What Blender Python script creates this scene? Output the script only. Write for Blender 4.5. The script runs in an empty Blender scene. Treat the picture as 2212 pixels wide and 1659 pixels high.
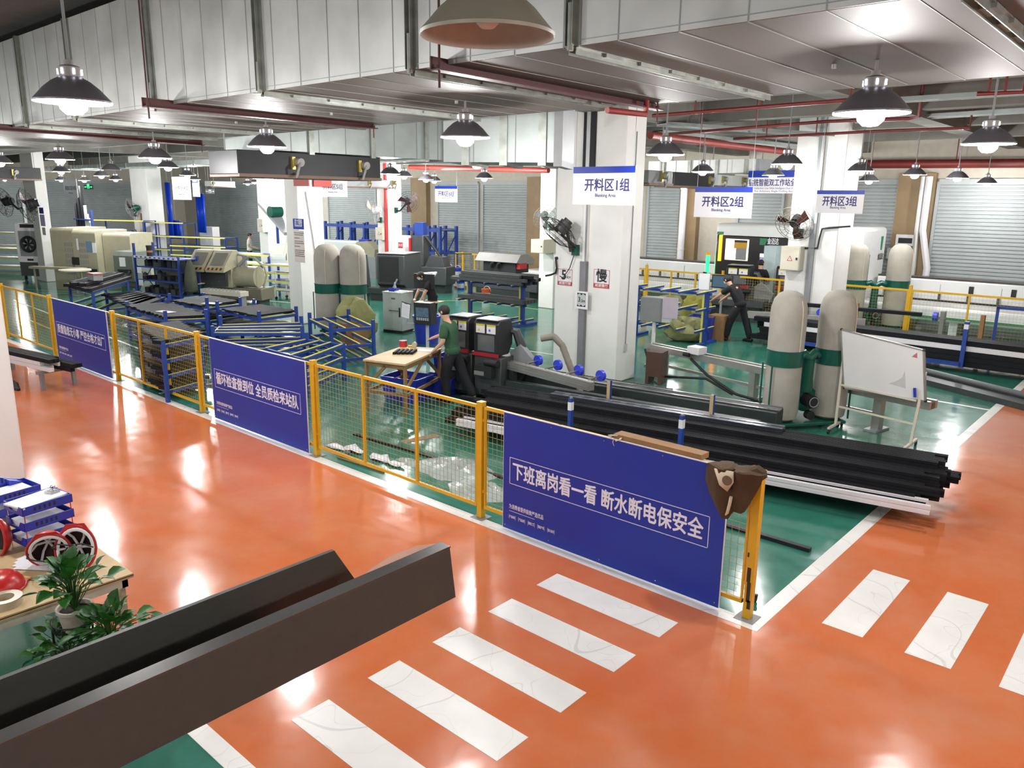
import bpy, bmesh, math, random
from mathutils import Vector, Matrix, Euler
random.seed(7)
scn = bpy.context.scene
C = scn.collection
R = math.radians

# ------------------------------------------------------------------ camera, world, exposure
FPX, PITCH, ROLL, YAW = 1685.757, R(13.4017), R(0.76557), R(-41.39786)
CAM = Vector((2.41905, -5.77077, 3.40518))
_cy, _sy, _cp, _sp = math.cos(YAW), math.sin(YAW), math.cos(PITCH), math.sin(PITCH)
FW = Vector((_sy * _cp, _cy * _cp, -_sp)); _rt = Vector((_cy, -_sy, 0)); _up = _rt.cross(FW)
RT = _rt * math.cos(ROLL) + _up * math.sin(ROLL)
UP = -_rt * math.sin(ROLL) + _up * math.cos(ROLL)
cd = bpy.data.cameras.new('camera'); cam = bpy.data.objects.new('camera', cd); C.objects.link(cam)
cd.sensor_fit = 'HORIZONTAL'; cd.sensor_width = 36.0; cd.lens = FPX / 2212 * 36.0
cd.clip_start = 0.05; cd.clip_end = 200
cam.matrix_world = Matrix(((RT.x, UP.x, -FW.x, CAM.x), (RT.y, UP.y, -FW.y, CAM.y), (RT.z, UP.z, -FW.z, CAM.z), (0, 0, 0, 1)))
scn.camera = cam
w = bpy.data.worlds.new('ambient_fill'); scn.world = w; w.use_nodes = True
w.node_tree.nodes['Background'].inputs[0].default_value = (0.93, 0.96, 1.0, 1)
w.node_tree.nodes['Background'].inputs[1].default_value = 0.30  # weak even fill light, added in place of bounced lamp light
vs = scn.view_settings
vs.view_transform = 'Standard'; vs.look = 'None'; vs.gamma = 1.0; vs.use_curve_mapping = False
vs.exposure = 0.80
LAMP_W = 85.0

# ------------------------------------------------------------------ measuring the place: a pixel of the photograph and one known plane give a point
def ray(px, py): return FW + RT * ((px - 1106) / FPX) - UP * ((py - 829.5) / FPX)
def G(px, py, z=0.0):
    d = ray(px, py); t = (z - CAM.z) / d.z; return CAM + d * t
def GY(px, py, Y):
    d = ray(px, py); t = (Y - CAM.y) / d.y; return CAM + d * t
def GX(px, py, X):
    d = ray(px, py); t = (X - CAM.x) / d.x; return CAM + d * t
def S(p): return (p - CAM).dot(FW) / FPX                              # metres per pixel at a point

# ------------------------------------------------------------------ materials
def lin(h):
    h = h.lstrip('#'); o = []
    for i in (0, 2, 4):
        c = int(h[i:i + 2], 16) / 255
        o.append(c / 12.92 if c <= 0.04045 else ((c + 0.055) / 1.055) ** 2.4)
    return (*o, 1)
MATS = {}
def mat(name, col, rough=0.5, metal=0.0, var=0.06, scale=6.0, bump=0.0, bscale=30.0, emit=None, estr=0.0, alpha=None, trans=0.0, spec=0.5, rvar=0.0):
    if name in MATS: return MATS[name]
    m = bpy.data.materials.new(name); m.use_nodes = True; nt = m.node_tree; b = nt.nodes['Principled BSDF']
    c = lin(col) if isinstance(col, str) else (*col, 1)
    b.inputs['Roughness'].default_value = rough; b.inputs['Metallic'].default_value = metal
    b.inputs['Specular IOR Level'].default_value = spec
    tc = nt.nodes.new('ShaderNodeTexCoord'); n = nt.nodes.new('ShaderNodeTexNoise')
    n.inputs['Scale'].default_value = scale; n.inputs['Detail'].default_value = 4
    nt.links.new(tc.outputs['Object'], n.inputs['Vector'])
    r = nt.nodes.new('ShaderNodeValToRGB'); r.color_ramp.elements[0].position = 0.3; r.color_ramp.elements[1].position = 0.7
    r.color_ramp.elements[0].color = (*[max(0, x * (1 - var)) for x in c[:3]], 1); r.color_ramp.elements[1].color = (*[min(1, x * (1 + var)) for x in c[:3]], 1)
    nt.links.new(n.outputs['Fac'], r.inputs['Fac']); nt.links.new(r.outputs['Color'], b.inputs['Base Color'])
    if rvar:
        mr = nt.nodes.new('ShaderNodeMapRange'); mr.inputs['To Min'].default_value = max(0, rough - rvar); mr.inputs['To Max'].default_value = rough + rvar
        nt.links.new(n.outputs['Fac'], mr.inputs['Value']); nt.links.new(mr.outputs['Result'], b.inputs['Roughness'])
    if bump:
        n2 = nt.nodes.new('ShaderNodeTexNoise'); n2.inputs['Scale'].default_value = bscale; n2.inputs['Detail'].default_value = 3
        nt.links.new(tc.outputs['Object'], n2.inputs['Vector'])
        bp = nt.nodes.new('ShaderNodeBump'); bp.inputs['Strength'].default_value = bump; bp.inputs['Distance'].default_value = 0.02
        nt.links.new(n2.outputs['Fac'], bp.inputs['Height']); nt.links.new(bp.outputs['Normal'], b.inputs['Normal'])
    if emit:
        b.inputs['Emission Color'].default_value = lin(emit); b.inputs['Emission Strength'].default_value = estr
    if trans: b.inputs['Transmission Weight'].default_value = trans
    if alpha is not None: b.inputs['Alpha'].default_value = alpha
    MATS[name] = m; return m
def epoxy(name, col, dirt, rough):
    m = bpy.data.materials.new(name); m.use_nodes = True; nt = m.node_tree; b = nt.nodes['Principled BSDF']; L = nt.links.new
    tc = nt.nodes.new('ShaderNodeTexCoord')
    a = nt.nodes.new('ShaderNodeTexNoise'); a.inputs['Scale'].default_value = 0.9; a.inputs['Detail'].default_value = 8; a.inputs['Roughness'].default_value = 0.65
    f = nt.nodes.new('ShaderNodeTexNoise'); f.inputs['Scale'].default_value = 3.5; f.inputs['Detail'].default_value = 2
    for x in (a, f): L(tc.outputs['Object'], x.inputs['Vector'])
    r = nt.nodes.new('ShaderNodeValToRGB'); r.color_ramp.elements[0].position = 0.36; r.color_ramp.elements[1].position = 0.7
    r.color_ramp.elements[0].color = lin(col); r.color_ramp.elements[1].color = lin(dirt)
    L(a.outputs['Fac'], r.inputs['Fac']); L(r.outputs['Color'], b.inputs['Base Color'])
    mr = nt.nodes.new('ShaderNodeMapRange'); mr.inputs['From Min'].default_value = 0.3; mr.inputs['From Max'].default_value = 0.7
    mr.inputs['To Min'].default_value = rough * 0.85; mr.inputs['To Max'].default_value = rough * 1.25
    L(f.outputs['Fac'], mr.inputs['Value']); L(mr.outputs['Result'], b.inputs['Roughness'])
    wv = nt.nodes.new('ShaderNodeTexNoise'); wv.inputs['Scale'].default_value = 2.6; wv.inputs['Detail'].default_value = 2; L(tc.outputs['Object'], wv.inputs['Vector'])
    bp = nt.nodes.new('ShaderNodeBump'); bp.inputs['Strength'].default_value = 0.25; bp.inputs['Distance'].default_value = 0.012
    L(wv.outputs['Fac'], bp.inputs['Height']); L(bp.outputs['Normal'], b.inputs['Normal'])
    b.inputs['Specular IOR Level'].default_value = 0.5
    MATS[name] = m; return m

M_ORANGE = epoxy('orange_epoxy', '#c9693a', '#c97e58', 0.15)
M_GREEN = epoxy('green_epoxy', '#2c6b59', '#3f7f6e', 0.13)
M_LINE = mat('white_line_paint', '#e9e8e2', 0.3, var=0.05, scale=3)
def scuffs(m):
    """thin curved wheel scuffs and a few dark specks in the paint"""
    nt = m.node_tree; L = nt.links.new; b = nt.nodes['Principled BSDF']; src = b.inputs['Base Color'].links[0].from_socket; tc = nt.nodes.new('ShaderNodeTexCoord')
    for sc, wd, fac in ((0.9, .0035, .26), (2.3, .003, .16)):
        n = nt.nodes.new('ShaderNodeTexNoise'); n.inputs['Scale'].default_value = sc; n.inputs['Detail'].default_value = 1; L(tc.outputs['Object'], n.inputs['Vector'])
        s_ = nt.nodes.new('ShaderNodeMath'); s_.operation = 'SUBTRACT'; s_.inputs[1].default_value = .52; L(n.outputs['Fac'], s_.inputs[0])
        a = nt.nodes.new('ShaderNodeMath'); a.operation = 'ABSOLUTE'; L(s_.outputs[0], a.inputs[0])
        l = nt.nodes.new('ShaderNodeMath'); l.operation = 'LESS_THAN'; l.inputs[1].default_value = wd; L(a.outputs[0], l.inputs[0])
        k = nt.nodes.new('ShaderNodeMath'); k.operation = 'MULTIPLY'; k.inputs[1].default_value = fac; L(l.outputs[0], k.inputs[0])
        mx = nt.nodes.new('ShaderNodeMix'); mx.data_type = 'RGBA'; L(k.outputs[0], mx.inputs['Factor']); L(src, mx.inputs['A']); mx.inputs['B'].default_value = (.25, .24, .23, 1); src = mx.outputs['Result']
    L(src, b.inputs['Base Color'])
scuffs(M_LINE)
M_YLINE = mat('yellow_line_paint', '#b9a54a', 0.35)
M_WHITE = mat('white_plaster', '#dddcd8', 0.75, var=0.05, scale=1.4, bump=0.12, bscale=9)
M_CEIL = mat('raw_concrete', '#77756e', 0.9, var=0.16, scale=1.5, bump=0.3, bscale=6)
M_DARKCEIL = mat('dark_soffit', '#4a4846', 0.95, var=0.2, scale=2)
M_SHUT = mat('shutter_steel', '#a2a8a8', 0.55, metal=0.0, var=0.05, scale=2)
M_TAN = mat('tan_stone', '#8d7656', 0.6, var=0.1, scale=2.5)
M_GALV = mat('galvanised_steel', '#c6c7c4', 0.42, metal=0.55, var=0.10, scale=2.0, bump=0.05, bscale=3, rvar=0.08)
M_GALVD = mat('dull_galvanised_steel', '#9aa09e', 0.45, metal=0.6, var=0.10, scale=2.5)
M_RED = mat('red_pipe_paint', '#6b2421', 0.45, var=0.12)
M_MAROON = mat('maroon_primer', '#4b1f1d', 0.6, var=0.15)
M_YEL = mat('yellow_fence_paint', '#d8a61c', 0.42, var=0.06, scale=5)
M_YEL2 = mat('yellow_strip', '#d9cf62', 0.5)
M_BLUE = mat('blue_rack_paint', '#1f3f8c', 0.42, var=0.1)
M_NAVY = mat('navy_board', '#10309a', 0.45, var=0.04, scale=1.5)
M_LETTER = mat('white_vinyl', '#eceaf2', 0.5, var=0.01)
M_NAVYINK = mat('navy_ink', '#211c66', 0.5, var=0.01)
M_INK = mat('black_ink', '#1b1a1c', 0.5, var=0.01)
M_REDINK = mat('red_ink', '#b3282a', 0.5, var=0.02)
M_SIGN = mat('white_sign_board', '#dedbdd', 0.45, var=0.015)
M_BLK = mat('black_anodised', '#1b1c1f', 0.66, spec=0.15, var=0.15, scale=4, rvar=0.06)
M_BLK2 = mat('black_steel', '#242527', 0.5, spec=0.35, var=0.1)
M_CHAN = mat('dark_brown_sheet', '#45443f', 0.45, spec=0.3, var=0.05, scale=30)
M_MACH = mat('charcoal_machine_paint', '#3c3f40', 0.45, var=0.08)
M_MACHD = mat('dark_bed_paint', '#2c3332', 0.42, var=0.12)
M_BEIGE = mat('beige_machine_paint', '#9a967f', 0.45, var=0.06)
M_CREAM = mat('cream_box_paint', '#c8c2b0', 0.5, var=0.03)
M_GREY = mat('light_grey_paint', '#b3b8b6', 0.45, var=0.04)
M_MGREY = mat('mid_grey_paint', '#85888a', 0.45, var=0.05)
M_ALU = mat('bare_aluminium', '#b4b2ac', 0.34, metal=0.7, var=0.06)
M_CHROME = mat('bright_steel', '#c9c9c9', 0.18, metal=0.95, var=0.03)
M_BAG = mat('grey_filter_cloth', '#a19d92', 0.95, var=0.10, scale=3.0, bump=0.25, bscale=120)
M_DGREEN = mat('dark_green_enamel', '#0e5142', 0.28, var=0.06)
M_PLY = mat('pale_plywood', '#c4a87c', 0.6, var=0.12, scale=5)
M_WOOD = mat('brown_timber', '#86683f', 0.65, var=0.15, scale=6)
M_TUB = mat('blue_plastic', '#2634a0', 0.35, var=0.04)
M_SKIN = mat('skin', '#c99a80', 0.55, var=0.05)
M_HAIR = mat('black_hair', '#17130f', 0.6, var=0.3, scale=40, bump=0.5, bscale=150)
M_GTEE = mat('green_cotton', '#2f5238', 0.9, var=0.08, bump=0.2, bscale=60)
M_BTEE = mat('black_cotton', '#131418', 0.9, var=0.12, bump=0.2, bscale=60)
M_WTEE = mat('white_cotton', '#c9c7bc', 0.9, var=0.04)
M_TROU = mat('black_trousers', '#15151a', 0.9, var=0.15)
M_MASK = mat('pale_blue_mask', '#c8d6da', 0.8)
M_SHOE = mat('black_shoes', '#141414', 0.5)
M_PAPER = mat('white_paper', '#e2e1e4', 0.7, var=0.02)
M_SCREEN = mat('lit_screen', '#10141a', 0.2, emit='#5f7c93', estr=0.35, var=0.6, scale=9)
M_RUB = mat('black_rubber', '#18181a', 0.6)
M_CARD = mat('brown_cardboard', '#8f6c45', 0.8, var=0.08)
M_OLIVE = mat('olive_sacking', '#84855a', 0.95, var=0.15, bump=0.3, bscale=25)
M_LEAF = mat('green_leaf', '#2a6322', 0.4, var=0.35, scale=9)
M_POT = mat('white_pot', '#b8ab9b', 0.5)
M_HELM = mat('red_helmet_plastic', '#b52320', 0.28, var=0.04)
M_MWHITE = mat('white_machine_enamel', '#dcdedd', 0.35, var=0.02)
M_GRN2 = mat('brand_green', '#187a4a', 0.4)
M_GLASS = mat('smoked_window', '#5a5f61', 0.15, var=0.15, scale=4)
M_BROWNBAG = mat('brown_cloth', '#4a3722', 0.95, var=0.12, bump=0.2, bscale=80)
M_CREAMBAG = mat('cream_cloth', '#cdbfa8', 0.95)
M_BULB = mat('glowing_bulb', '#ffffff', 0.5, emit='#f4f0ff', estr=14.0, var=0)
M_SHADE = mat('grey_lamp_enamel', '#6d6b70', 0.4, metal=0.3, var=0.08)
M_SHADEIN = mat('white_lamp_lining', '#d8d4d6', 0.5, var=0.02)

# ------------------------------------------------------------------ mesh building
class MB:
    def __init__(s, M=None): s.v = []; s.f = []; s.sm = []; s.M = M
    def add(s, vs, fs, smooth=False):
        o = len(s.v); s.v += [Vector(v) for v in vs]; s.f += [tuple(i + o for i in f) for f in fs]; s.sm += [smooth] * len(fs); return s
    def box(s, x0, x1, y0, y1, z0, z1):
        return s.add([(x0, y0, z0), (x1, y0, z0), (x1, y1, z0), (x0, y1, z0), (x0, y0, z1), (x1, y0, z1), (x1, y1, z1), (x0, y1, z1)],
                     [(0, 3, 2, 1), (4, 5, 6, 7), (0, 1, 5, 4), (1, 2, 6, 5), (2, 3, 7, 6), (3, 0, 4, 7)])
    def cbox(s, c, sz): return s.box(c[0] - sz[0] / 2, c[0] + sz[0] / 2, c[1] - sz[1] / 2, c[1] + sz[1] / 2, c[2] - sz[2] / 2, c[2] + sz[2] / 2)
    def beam(s, p, q, a, b=None, up=(0, 0, 1)):
        b = a if b is None else b; p, q = Vector(p), Vector(q); d = (q - p).normalized(); u = Vector(up)
        if abs(d.dot(u)) > 0.99: u = Vector((0, 1, 0))
        r = d.cross(u).normalized(); u = r.cross(d); r = r * a / 2; u = u * b / 2
        vs = [p - r - u, p + r - u, p + r + u, p - r + u, q - r - u, q + r - u, q + r + u, q - r + u]
        return s.add(vs, [(0, 1, 2, 3), (7, 6, 5, 4), (0, 4, 5, 1), (1, 5, 6, 2), (2, 6, 7, 3), (3, 7, 4, 0)])
    def cyl(s, p, q, r, r2=None, n=16, cap=True):
        r2 = r if r2 is None else r2; p, q = Vector(p), Vector(q); d = (q - p).normalized()
        u = Vector((1, 0, 0)) if abs(d.z) > 0.9 else Vector((0, 0, 1)); a = d.cross(u).normalized(); b = d.cross(a)
        vs = []; 
        for c, rr in ((p, r), (q, r2)):
            vs += [c + (a * math.cos(t) + b * math.sin(t)) * rr for t in [2 * math.pi * i / n for i in range(n)]]
        s.add(vs, [(i, n + i, n + (i + 1) % n, (i + 1) % n) for i in range(n)], True)
        if cap: s.add(vs, [tuple(range(n)), tuple(range(2 * n - 1, n - 1, -1))])
        return s
    def tube(s, pts, r, n=8, cap=True):
        pts = [Vector(p) for p in pts]; vs = []; k = len(pts); prev = None
        for i, p in enumerate(pts):
            d = (pts[min(i + 1, k - 1)] - pts[max(i - 1, 0)]).normalized()
            if prev is None: u = Vector((1, 0, 0)) if abs(d.z) > 0.9 else Vector((0, 0, 1)); a = d.cross(u).normalized()
            else: a = (prev - d * prev.dot(d)).normalized()
            prev = a; b = d.cross(a); rr = r[i] if isinstance(r, (list, tuple)) else r
            vs += [p + (a * math.cos(t) + b * math.sin(t)) * rr for t in [2 * math.pi * j / n for j in range(n)]]
        fs = [(i * n + j, i * n + (j + 1) % n, (i + 1) * n + (j + 1) % n, (i + 1) * n + j) for i in range(k - 1) for j in range(n)]
        s.add(vs, fs, True)
        if cap: s.add(vs[:n], [tuple(range(n - 1, -1, -1))]); s.add(vs[-n:], [tuple(range(n))])
        return s
    def lathe(s, prof, c=(0, 0, 0), n=24, sx=1.0, sy=1.0):
        c = Vector(c); vs = []
        for r, z in prof: vs += [c + Vector((r * sx * math.cos(2 * math.pi * j / n), r * sy * math.sin(2 * math.pi * j / n), z)) for j in range(n)]
        k = len(prof)
        return s.add(vs, [(i * n + j, i * n + (j + 1) % n, (i + 1) * n + (j + 1) % n, (i + 1) * n + j) for i in range(k - 1) for j in range(n)], True)
    def prism(s, poly, z0, z1, axes='xyz'):
        """poly in the first two axes, extruded along the third"""
        n = len(poly); ix = ['xyz'.index(a) for a in axes]
        def mk(a, b, c):
            v = [0, 0, 0]; v[ix[0]] = a; v[ix[1]] = b; v[ix[2]] = c; return v
        vs = [mk(a, b, z0) for a, b in poly] + [mk(a, b, z1) for a, b in poly]
        return s.add(vs, [tuple(range(n - 1, -1, -1)), tuple(range(n, 2 * n))] + [(i, (i + 1) % n, n + (i + 1) % n, n + i) for i in range(n)])
    def ball(s, c, r, n=12, sc=(1, 1, 1)):
        c = Vector(c); prof = []
        vs = []; k = n // 2 + 1
        for i in range(k):
            t = math.pi * i / (k - 1)
            vs += [c + Vector((math.sin(t) * math.cos(2 * math.pi * j / n) * r * sc[0], math.sin(t) * math.sin(2 * math.pi * j / n) * r * sc[1], -math.cos(t) * r * sc[2])) for j in range(n)]
        return s.add(vs, [(i * n + j, i * n + (j + 1) % n, (i + 1) * n + (j + 1) % n, (i + 1) * n + j) for i in range(k - 1) for j in range(n)], True)
    def torus(s, c, R_, r, n=24, m=8, M=None):
        vs = []
        for i in range(n):
            a = 2 * math.pi * i / n
            for j in range(m):
                b = 2 * math.pi * j / m
                v = Vector(((R_ + r * math.cos(b)) * math.cos(a), (R_ + r * math.cos(b)) * math.sin(a), r * math.sin(b)))
                if M is not None: v = M @ v
                vs.append(Vector(c) + v)
        return s.add(vs, [(i * m + j, ((i + 1) % n) * m + j, ((i + 1) % n) * m + (j + 1) % m, i * m + (j + 1) % m) for i in range(n) for j in range(m)], True)
    def quad(s, a, b, c, d): return s.add([a, b, c, d], [(0, 1, 2, 3)])
    def xform(s, M, start=0):
        for i in range(start, len(s.v)): s.v[i] = M @ s.v[i]
        return s
    def build(s, name, m, parent=None, bevel=0.0, world=False, label=None, seg=2):
        me = bpy.data.meshes.new(name)
        vs = s.v
        if world and parent is not None:
            I = WM[parent.name].inverted(); vs = [I @ v for v in vs]
        me.from_pydata([tuple(v) for v in vs], [], s.f)
        me.validate(); bm = bmesh.new(); bm.from_mesh(me); bmesh.ops.remove_doubles(bm, verts=bm.verts, dist=1e-5) if len(bm.verts) < 4000 else None
        bmesh.ops.recalc_face_normals(bm, faces=bm.faces); bm.to_mesh(me); bm.free()
        me.polygons.foreach_set('use_smooth', [True] * len(me.polygons)); me.set_sharp_from_angle(angle=R(38))
        me.materials.append(m)
        o = bpy.data.objects.new(name, me); C.objects.link(o)
        if parent is not None:
            o.parent = parent
            if parent.name in WM: WM[o.name] = WM[parent.name]
        if bevel:
            b = o.modifiers.new('bevel', 'BEVEL'); b.width = bevel; b.segments = seg; b.limit_method = 'ANGLE'; b.angle_limit = R(40)
        if label: o['label'] = label
        return o
WM = {}
def tag(o, label, cat=None, group=None, kind=None):
    if label: o['label'] = label
    if cat: o['category'] = cat
    if group: o['group'] = group
    if kind: o['kind'] = kind
    return o
def thing(name, label, cat, loc=(0, 0, 0), rz=0.0, group=None):
    o = bpy.data.objects.new(name, None); C.objects.link(o); o.empty_display_size = 0.1
    o.location = loc; o.rotation_euler = (0, 0, rz)
    WM[o.name] = Matrix.Translation(Vector(loc)) @ Matrix.Rotation(rz, 4, 'Z')
    return tag(o, label, cat, group)
def struct(name, mb, m, label=None, **k):
    o = mb.build(name, m, **k); o['kind'] = 'structure'
    if label: o['label'] = label
    return o
def single(name, mb, m, label, cat, group=None, **k):
    """a thing that is one mesh, its origin moved to the middle of its base"""
    lo = [min(v[i] for v in mb.v) for i in range(3)]; hi = [max(v[i] for v in mb.v) for i in range(3)]
    o0 = Vector(((lo[0] + hi[0]) / 2, (lo[1] + hi[1]) / 2, lo[2]))
    mb.v = [v - o0 for v in mb.v]
    o = mb.build(name, m, **k); o.location = o0; WM[o.name] = Matrix.Translation(o0)
    return tag(o, label, cat, group)
def copy_tree(o, loc=None, rz=None, label=None, group=None, parent=None):
    c = o.copy(); C.objects.link(c)
    if parent is not None: c.parent = parent
    if loc is not None: c.location = loc
    if rz is not None: c.rotation_euler = (0, 0, rz)
    if label: c['label'] = label
    if group: c['group'] = group
    for ch in o.children: copy_tree(ch, parent=c)
    WM[c.name] = Matrix.Translation(c.location) @ Matrix.Rotation(c.rotation_euler.z, 4, 'Z')
    return c
def text_mesh(body, size, m, M, parent, name='lettering', bold=0.0, width=None, align='CENTER', world=False, depth=0.0006, label=None):
    """lettering as real geometry; M places it (x along the line, y up, z out of the board)"""
    cu = bpy.data.curves.new(name, 'FONT'); cu.body = body; cu.size = size; cu.align_x = align; cu.align_y = 'CENTER'
    cu.extrude = depth; cu.resolution_u = 3
    t = bpy.data.objects.new('tmp_text', cu); C.objects.link(t)
    dg = bpy.context.evaluated_depsgraph_get(); dg.update()
    me = bpy.data.meshes.new_from_object(t.evaluated_get(dg)); bpy.data.objects.remove(t); bpy.data.curves.remove(cu)
    if width and len(me.vertices):
        xs = [v.co.x for v in me.vertices]; k = width / max(1e-6, max(xs) - min(xs)); c0 = (max(xs) + min(xs)) / 2 if align == 'CENTER' else min(xs)
        for v in me.vertices: v.co.x = (v.co.x - c0) * k
    if bold and len(me.vertices):                                       # a heavier weight: the same strokes set again a hair to each side
        bm = bmesh.new(); bm.from_mesh(me); base = list(bm.verts) + list(bm.edges) + list(bm.faces)
        for i, (dx, dy) in enumerate(((bold, 0), (-bold, 0), (0, bold), (0, -bold))):
            r = bmesh.ops.duplicate(bm, geom=base); bmesh.ops.translate(bm, vec=(dx, dy, .0004 * (i + 1)), verts=[g for g in r['geom'] if isinstance(g, bmesh.types.BMVert)])
        bm.to_mesh(me); bm.free()
    me.materials.clear(); me.materials.append(m)
    I = Matrix.Identity(4)
    if world and parent is not None: I = WM[parent.name].inverted()
    me.transform(I @ M)
    o = bpy.data.objects.new(name, me); C.objects.link(o)
    if parent is not None: o.parent = parent
    if label: o['label'] = label
    return o
def plate(org, xd, yd):
    """frame with x along xd, y along yd, z out of the plate"""
    x = Vector(xd).normalized(); y = Vector(yd).normalized(); z = x.cross(y); o = Vector(org)
    return Matrix(((x.x, y.x, z.x, o.x), (x.y, y.y, z.y, o.y), (x.z, y.z, z.z, o.z), (0, 0, 0, 1)))
# ------------------------------------------------------------------ the hall
H_CEIL = 5.75; YB = 21.0; XL = -52.0
struct('floor', MB().box(XL, 9, -11, YB, -0.2, 0), M_GREEN, 'glossy green epoxy floor of the workshop')
def ground(name, pts, m, z, label=None):
    n = len(pts); return struct(name, MB().prism(pts, 0.0001, z), m, label)
LY = -3.72
ground('floor_walkway', [(XL, -0.15), (0.15, -0.15), (0.15, YB), (9, YB), (9, -11), (-0.2, -11), (-0.2, LY), (XL, LY)], M_ORANGE, 0.002, 'glossy orange painted walkway')
ground('trim_1', [(XL, -0.155), (0.155, -0.155), (0.155, 12.5), (0.02, 12.5), (0.02, -0.01), (XL, -0.01)], M_LINE, 0.004, 'white line along the fence and around its corner')
ground('trim_2', [(XL, LY - 0.13), (-0.2, LY - 0.13), (-0.2, LY), (XL, LY)], M_LINE, 0.004, 'white line at the near edge of the walkway')
k = 0
for i in range(5):
    y = -0.47 - 0.638 * i
    ground('trim_%d' % (3 + k), [(-1.66, y - 0.30), (-0.385, y - 0.30), (-0.385, y), (-1.66, y)], M_LINE, 0.004, 'white zebra crossing stripe'); k += 1
for i in range(5):
    x = 0.497 + 0.32 * 2 * i
    ground('trim_%d' % (3 + k), [(x, 0.345), (x + 0.325, 0.345), (x + 0.325, 1.66), (x, 1.66)], M_LINE, 0.004, 'white zebra crossing stripe'); k += 1
def fline(p, q, wd, m=M_LINE):
    global k
    p = Vector((p[0], p[1])); q = Vector((q[0], q[1])); n = Vector((-(q - p).y, (q - p).x)).normalized() * wd / 2
    ground('trim_%d' % (3 + k), [tuple(p - n), tuple(q - n), tuple(q + n), tuple(p + n)], m, 0.003, 'painted line on the green floor'); k += 1
for a, b, wd in [((1640, 800), (2150, 888), .07), ((1690, 770), (2212, 848), .07), ((345, 850), (470, 826), .06), ((560, 648), (640, 655), .06), ((1020, 740), (1195, 766), .05),
                 ((30, 648), (420, 800), .05)]:
    fline(G(*a), G(*b), wd)
for a, b in [((940, 650), (1045, 648)), ((985, 645), (1190, 672)), ((450, 610), (560, 615)), ((60, 690), (120, 715))]:
    fline(G(*a), G(*b), .06, M_YLINE)

# back wall of roller shutters between tan stone piers
mb = MB().box(XL, 9, YB, YB + 0.3, 4.25, H_CEIL); mb.box(XL, 9, YB, YB + 0.3, 0, 4.25)
struct('wall_back', mb, mat('cream_wall', '#b9b2a4', 0.8, var=0.06))
struct('wall_side', MB().box(XL - 0.3, XL, -11, YB, 0, H_CEIL), MATS['cream_wall'])
struct('wall_right', MB().box(9, 9.3, -11, YB, 0, H_CEIL), MATS['cream_wall'])
def shutter(n, p, q):
    p, q = Vector(p), Vector(q); d = (q - p); L = d.length; d.normalize(); nn = Vector((d.y, -d.x, 0))
    prof = []; z = 0.02
    while z < 4.0:
        prof += [(0.02, z), (0.05, z + 0.02), (0.05, z + 0.075), (0.02, z + 0.095)]; z += 0.11
    vs = []
    for o, zz in prof: vs += [p + nn * o + Vector((0, 0, zz)), q + nn * o + Vector((0, 0, zz))]
    m_ = MB().add(vs, [(2 * i, 2 * i + 1, 2 * i + 3, 2 * i + 2) for i in range(len(prof) - 1)])
    for e in (p, q): m_.beam(e + nn * 0.05, e + nn * 0.05 + Vector((0, 0, 4.05)), 0.09, 0.09)
    m_.beam(p + nn * 0.06 + Vector((0, 0, 4.05)), q + nn * 0.06 + Vector((0, 0, 4.05)), 0.1, 0.16)
    o = m_.build('door_%d' % n, M_SHUT); o['kind'] = 'structure'; o['label'] = 'grey roller shutter with fine slats'; return o
bx = lambda px, py=470: GY(px, py, YB).x
nd = 1
for a, b in [(2020, 2330), (1838, 1935), (1595, 1690), (1400, 1473), (1045, 1142), (948, 1035), (865, 915), (712, 815), (440, 562)]:
    shutter(nd, (bx(a), YB, 0), (bx(b), YB, 0)); nd += 1
for a, b in [((XL, -9), (XL, -2.5)), ((XL, -1.8), (XL, 4.4)), ((XL, 5.2), (XL, 11)), ((XL, 12), (XL, 19.5))]:
    shutter(nd, (a[0], a[1], 0), (b[0], b[1], 0)); nd += 1
def pier(n, a, b):
    m_ = MB().box(bx(a), bx(b), YB - 0.28, YB, 0, 4.3)
    for z in (0.75, 1.5, 2.25, 3.0, 3.75): m_.box(bx(a) - .004, bx(b) + .004, YB - 0.284, YB, z, z + 0.012)
    o = struct('pillar_%d' % n, m_, M_TAN, 'tan stone clad pier between shutters')
for i, (a, b) in enumerate([(1937, 2015), (1474, 1512), (1146, 1175), (897, 930)]): pier(i + 20, a, b)

# square white columns
def column(n, x0, x1, y0, y1, label):
    struct('pillar_%d' % n, MB().box(x0, x1, y0, y1, 0, H_CEIL), M_WHITE, label, bevel=0.02)
column(1, -7.22, -5.68, 6.4, 7.05, 'big white pillar with the speed signs')
column(2, -16.3, -15.72, 6.2, 7.0, 'white pillar with the staff poster')
column(3, -5.5, -4.3, 13.5, 14.5, 'white pillar behind the drill line control box')
column(4, -32.5, -31.2, 5.0, 5.4, 'white pillar beside the air cooler')
column(5, -42.6, -40.6, 13.4, 14.2, 'white pillar with the faded poster')
column(6, -29.9, -29.2, 13.5, 14.4, 'white pillar behind the staff poster pillar')
column(7, -21.5, -20.9, 13.5, 14.2, 'white pillar with the red riser pipe')
column(8, -13.5, -12.9, 13.5, 14.2, 'white pillar hidden behind the big pillar')
pcol = G(58, 1035)
column(9, pcol.x - 0.9, pcol.x, pcol.y - 0.8, pcol.y, 'white pillar beside the paper trays')
column(10, -38.5, -37.4, 20.0, 20.9, 'white pillar by the blue curtain')

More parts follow.
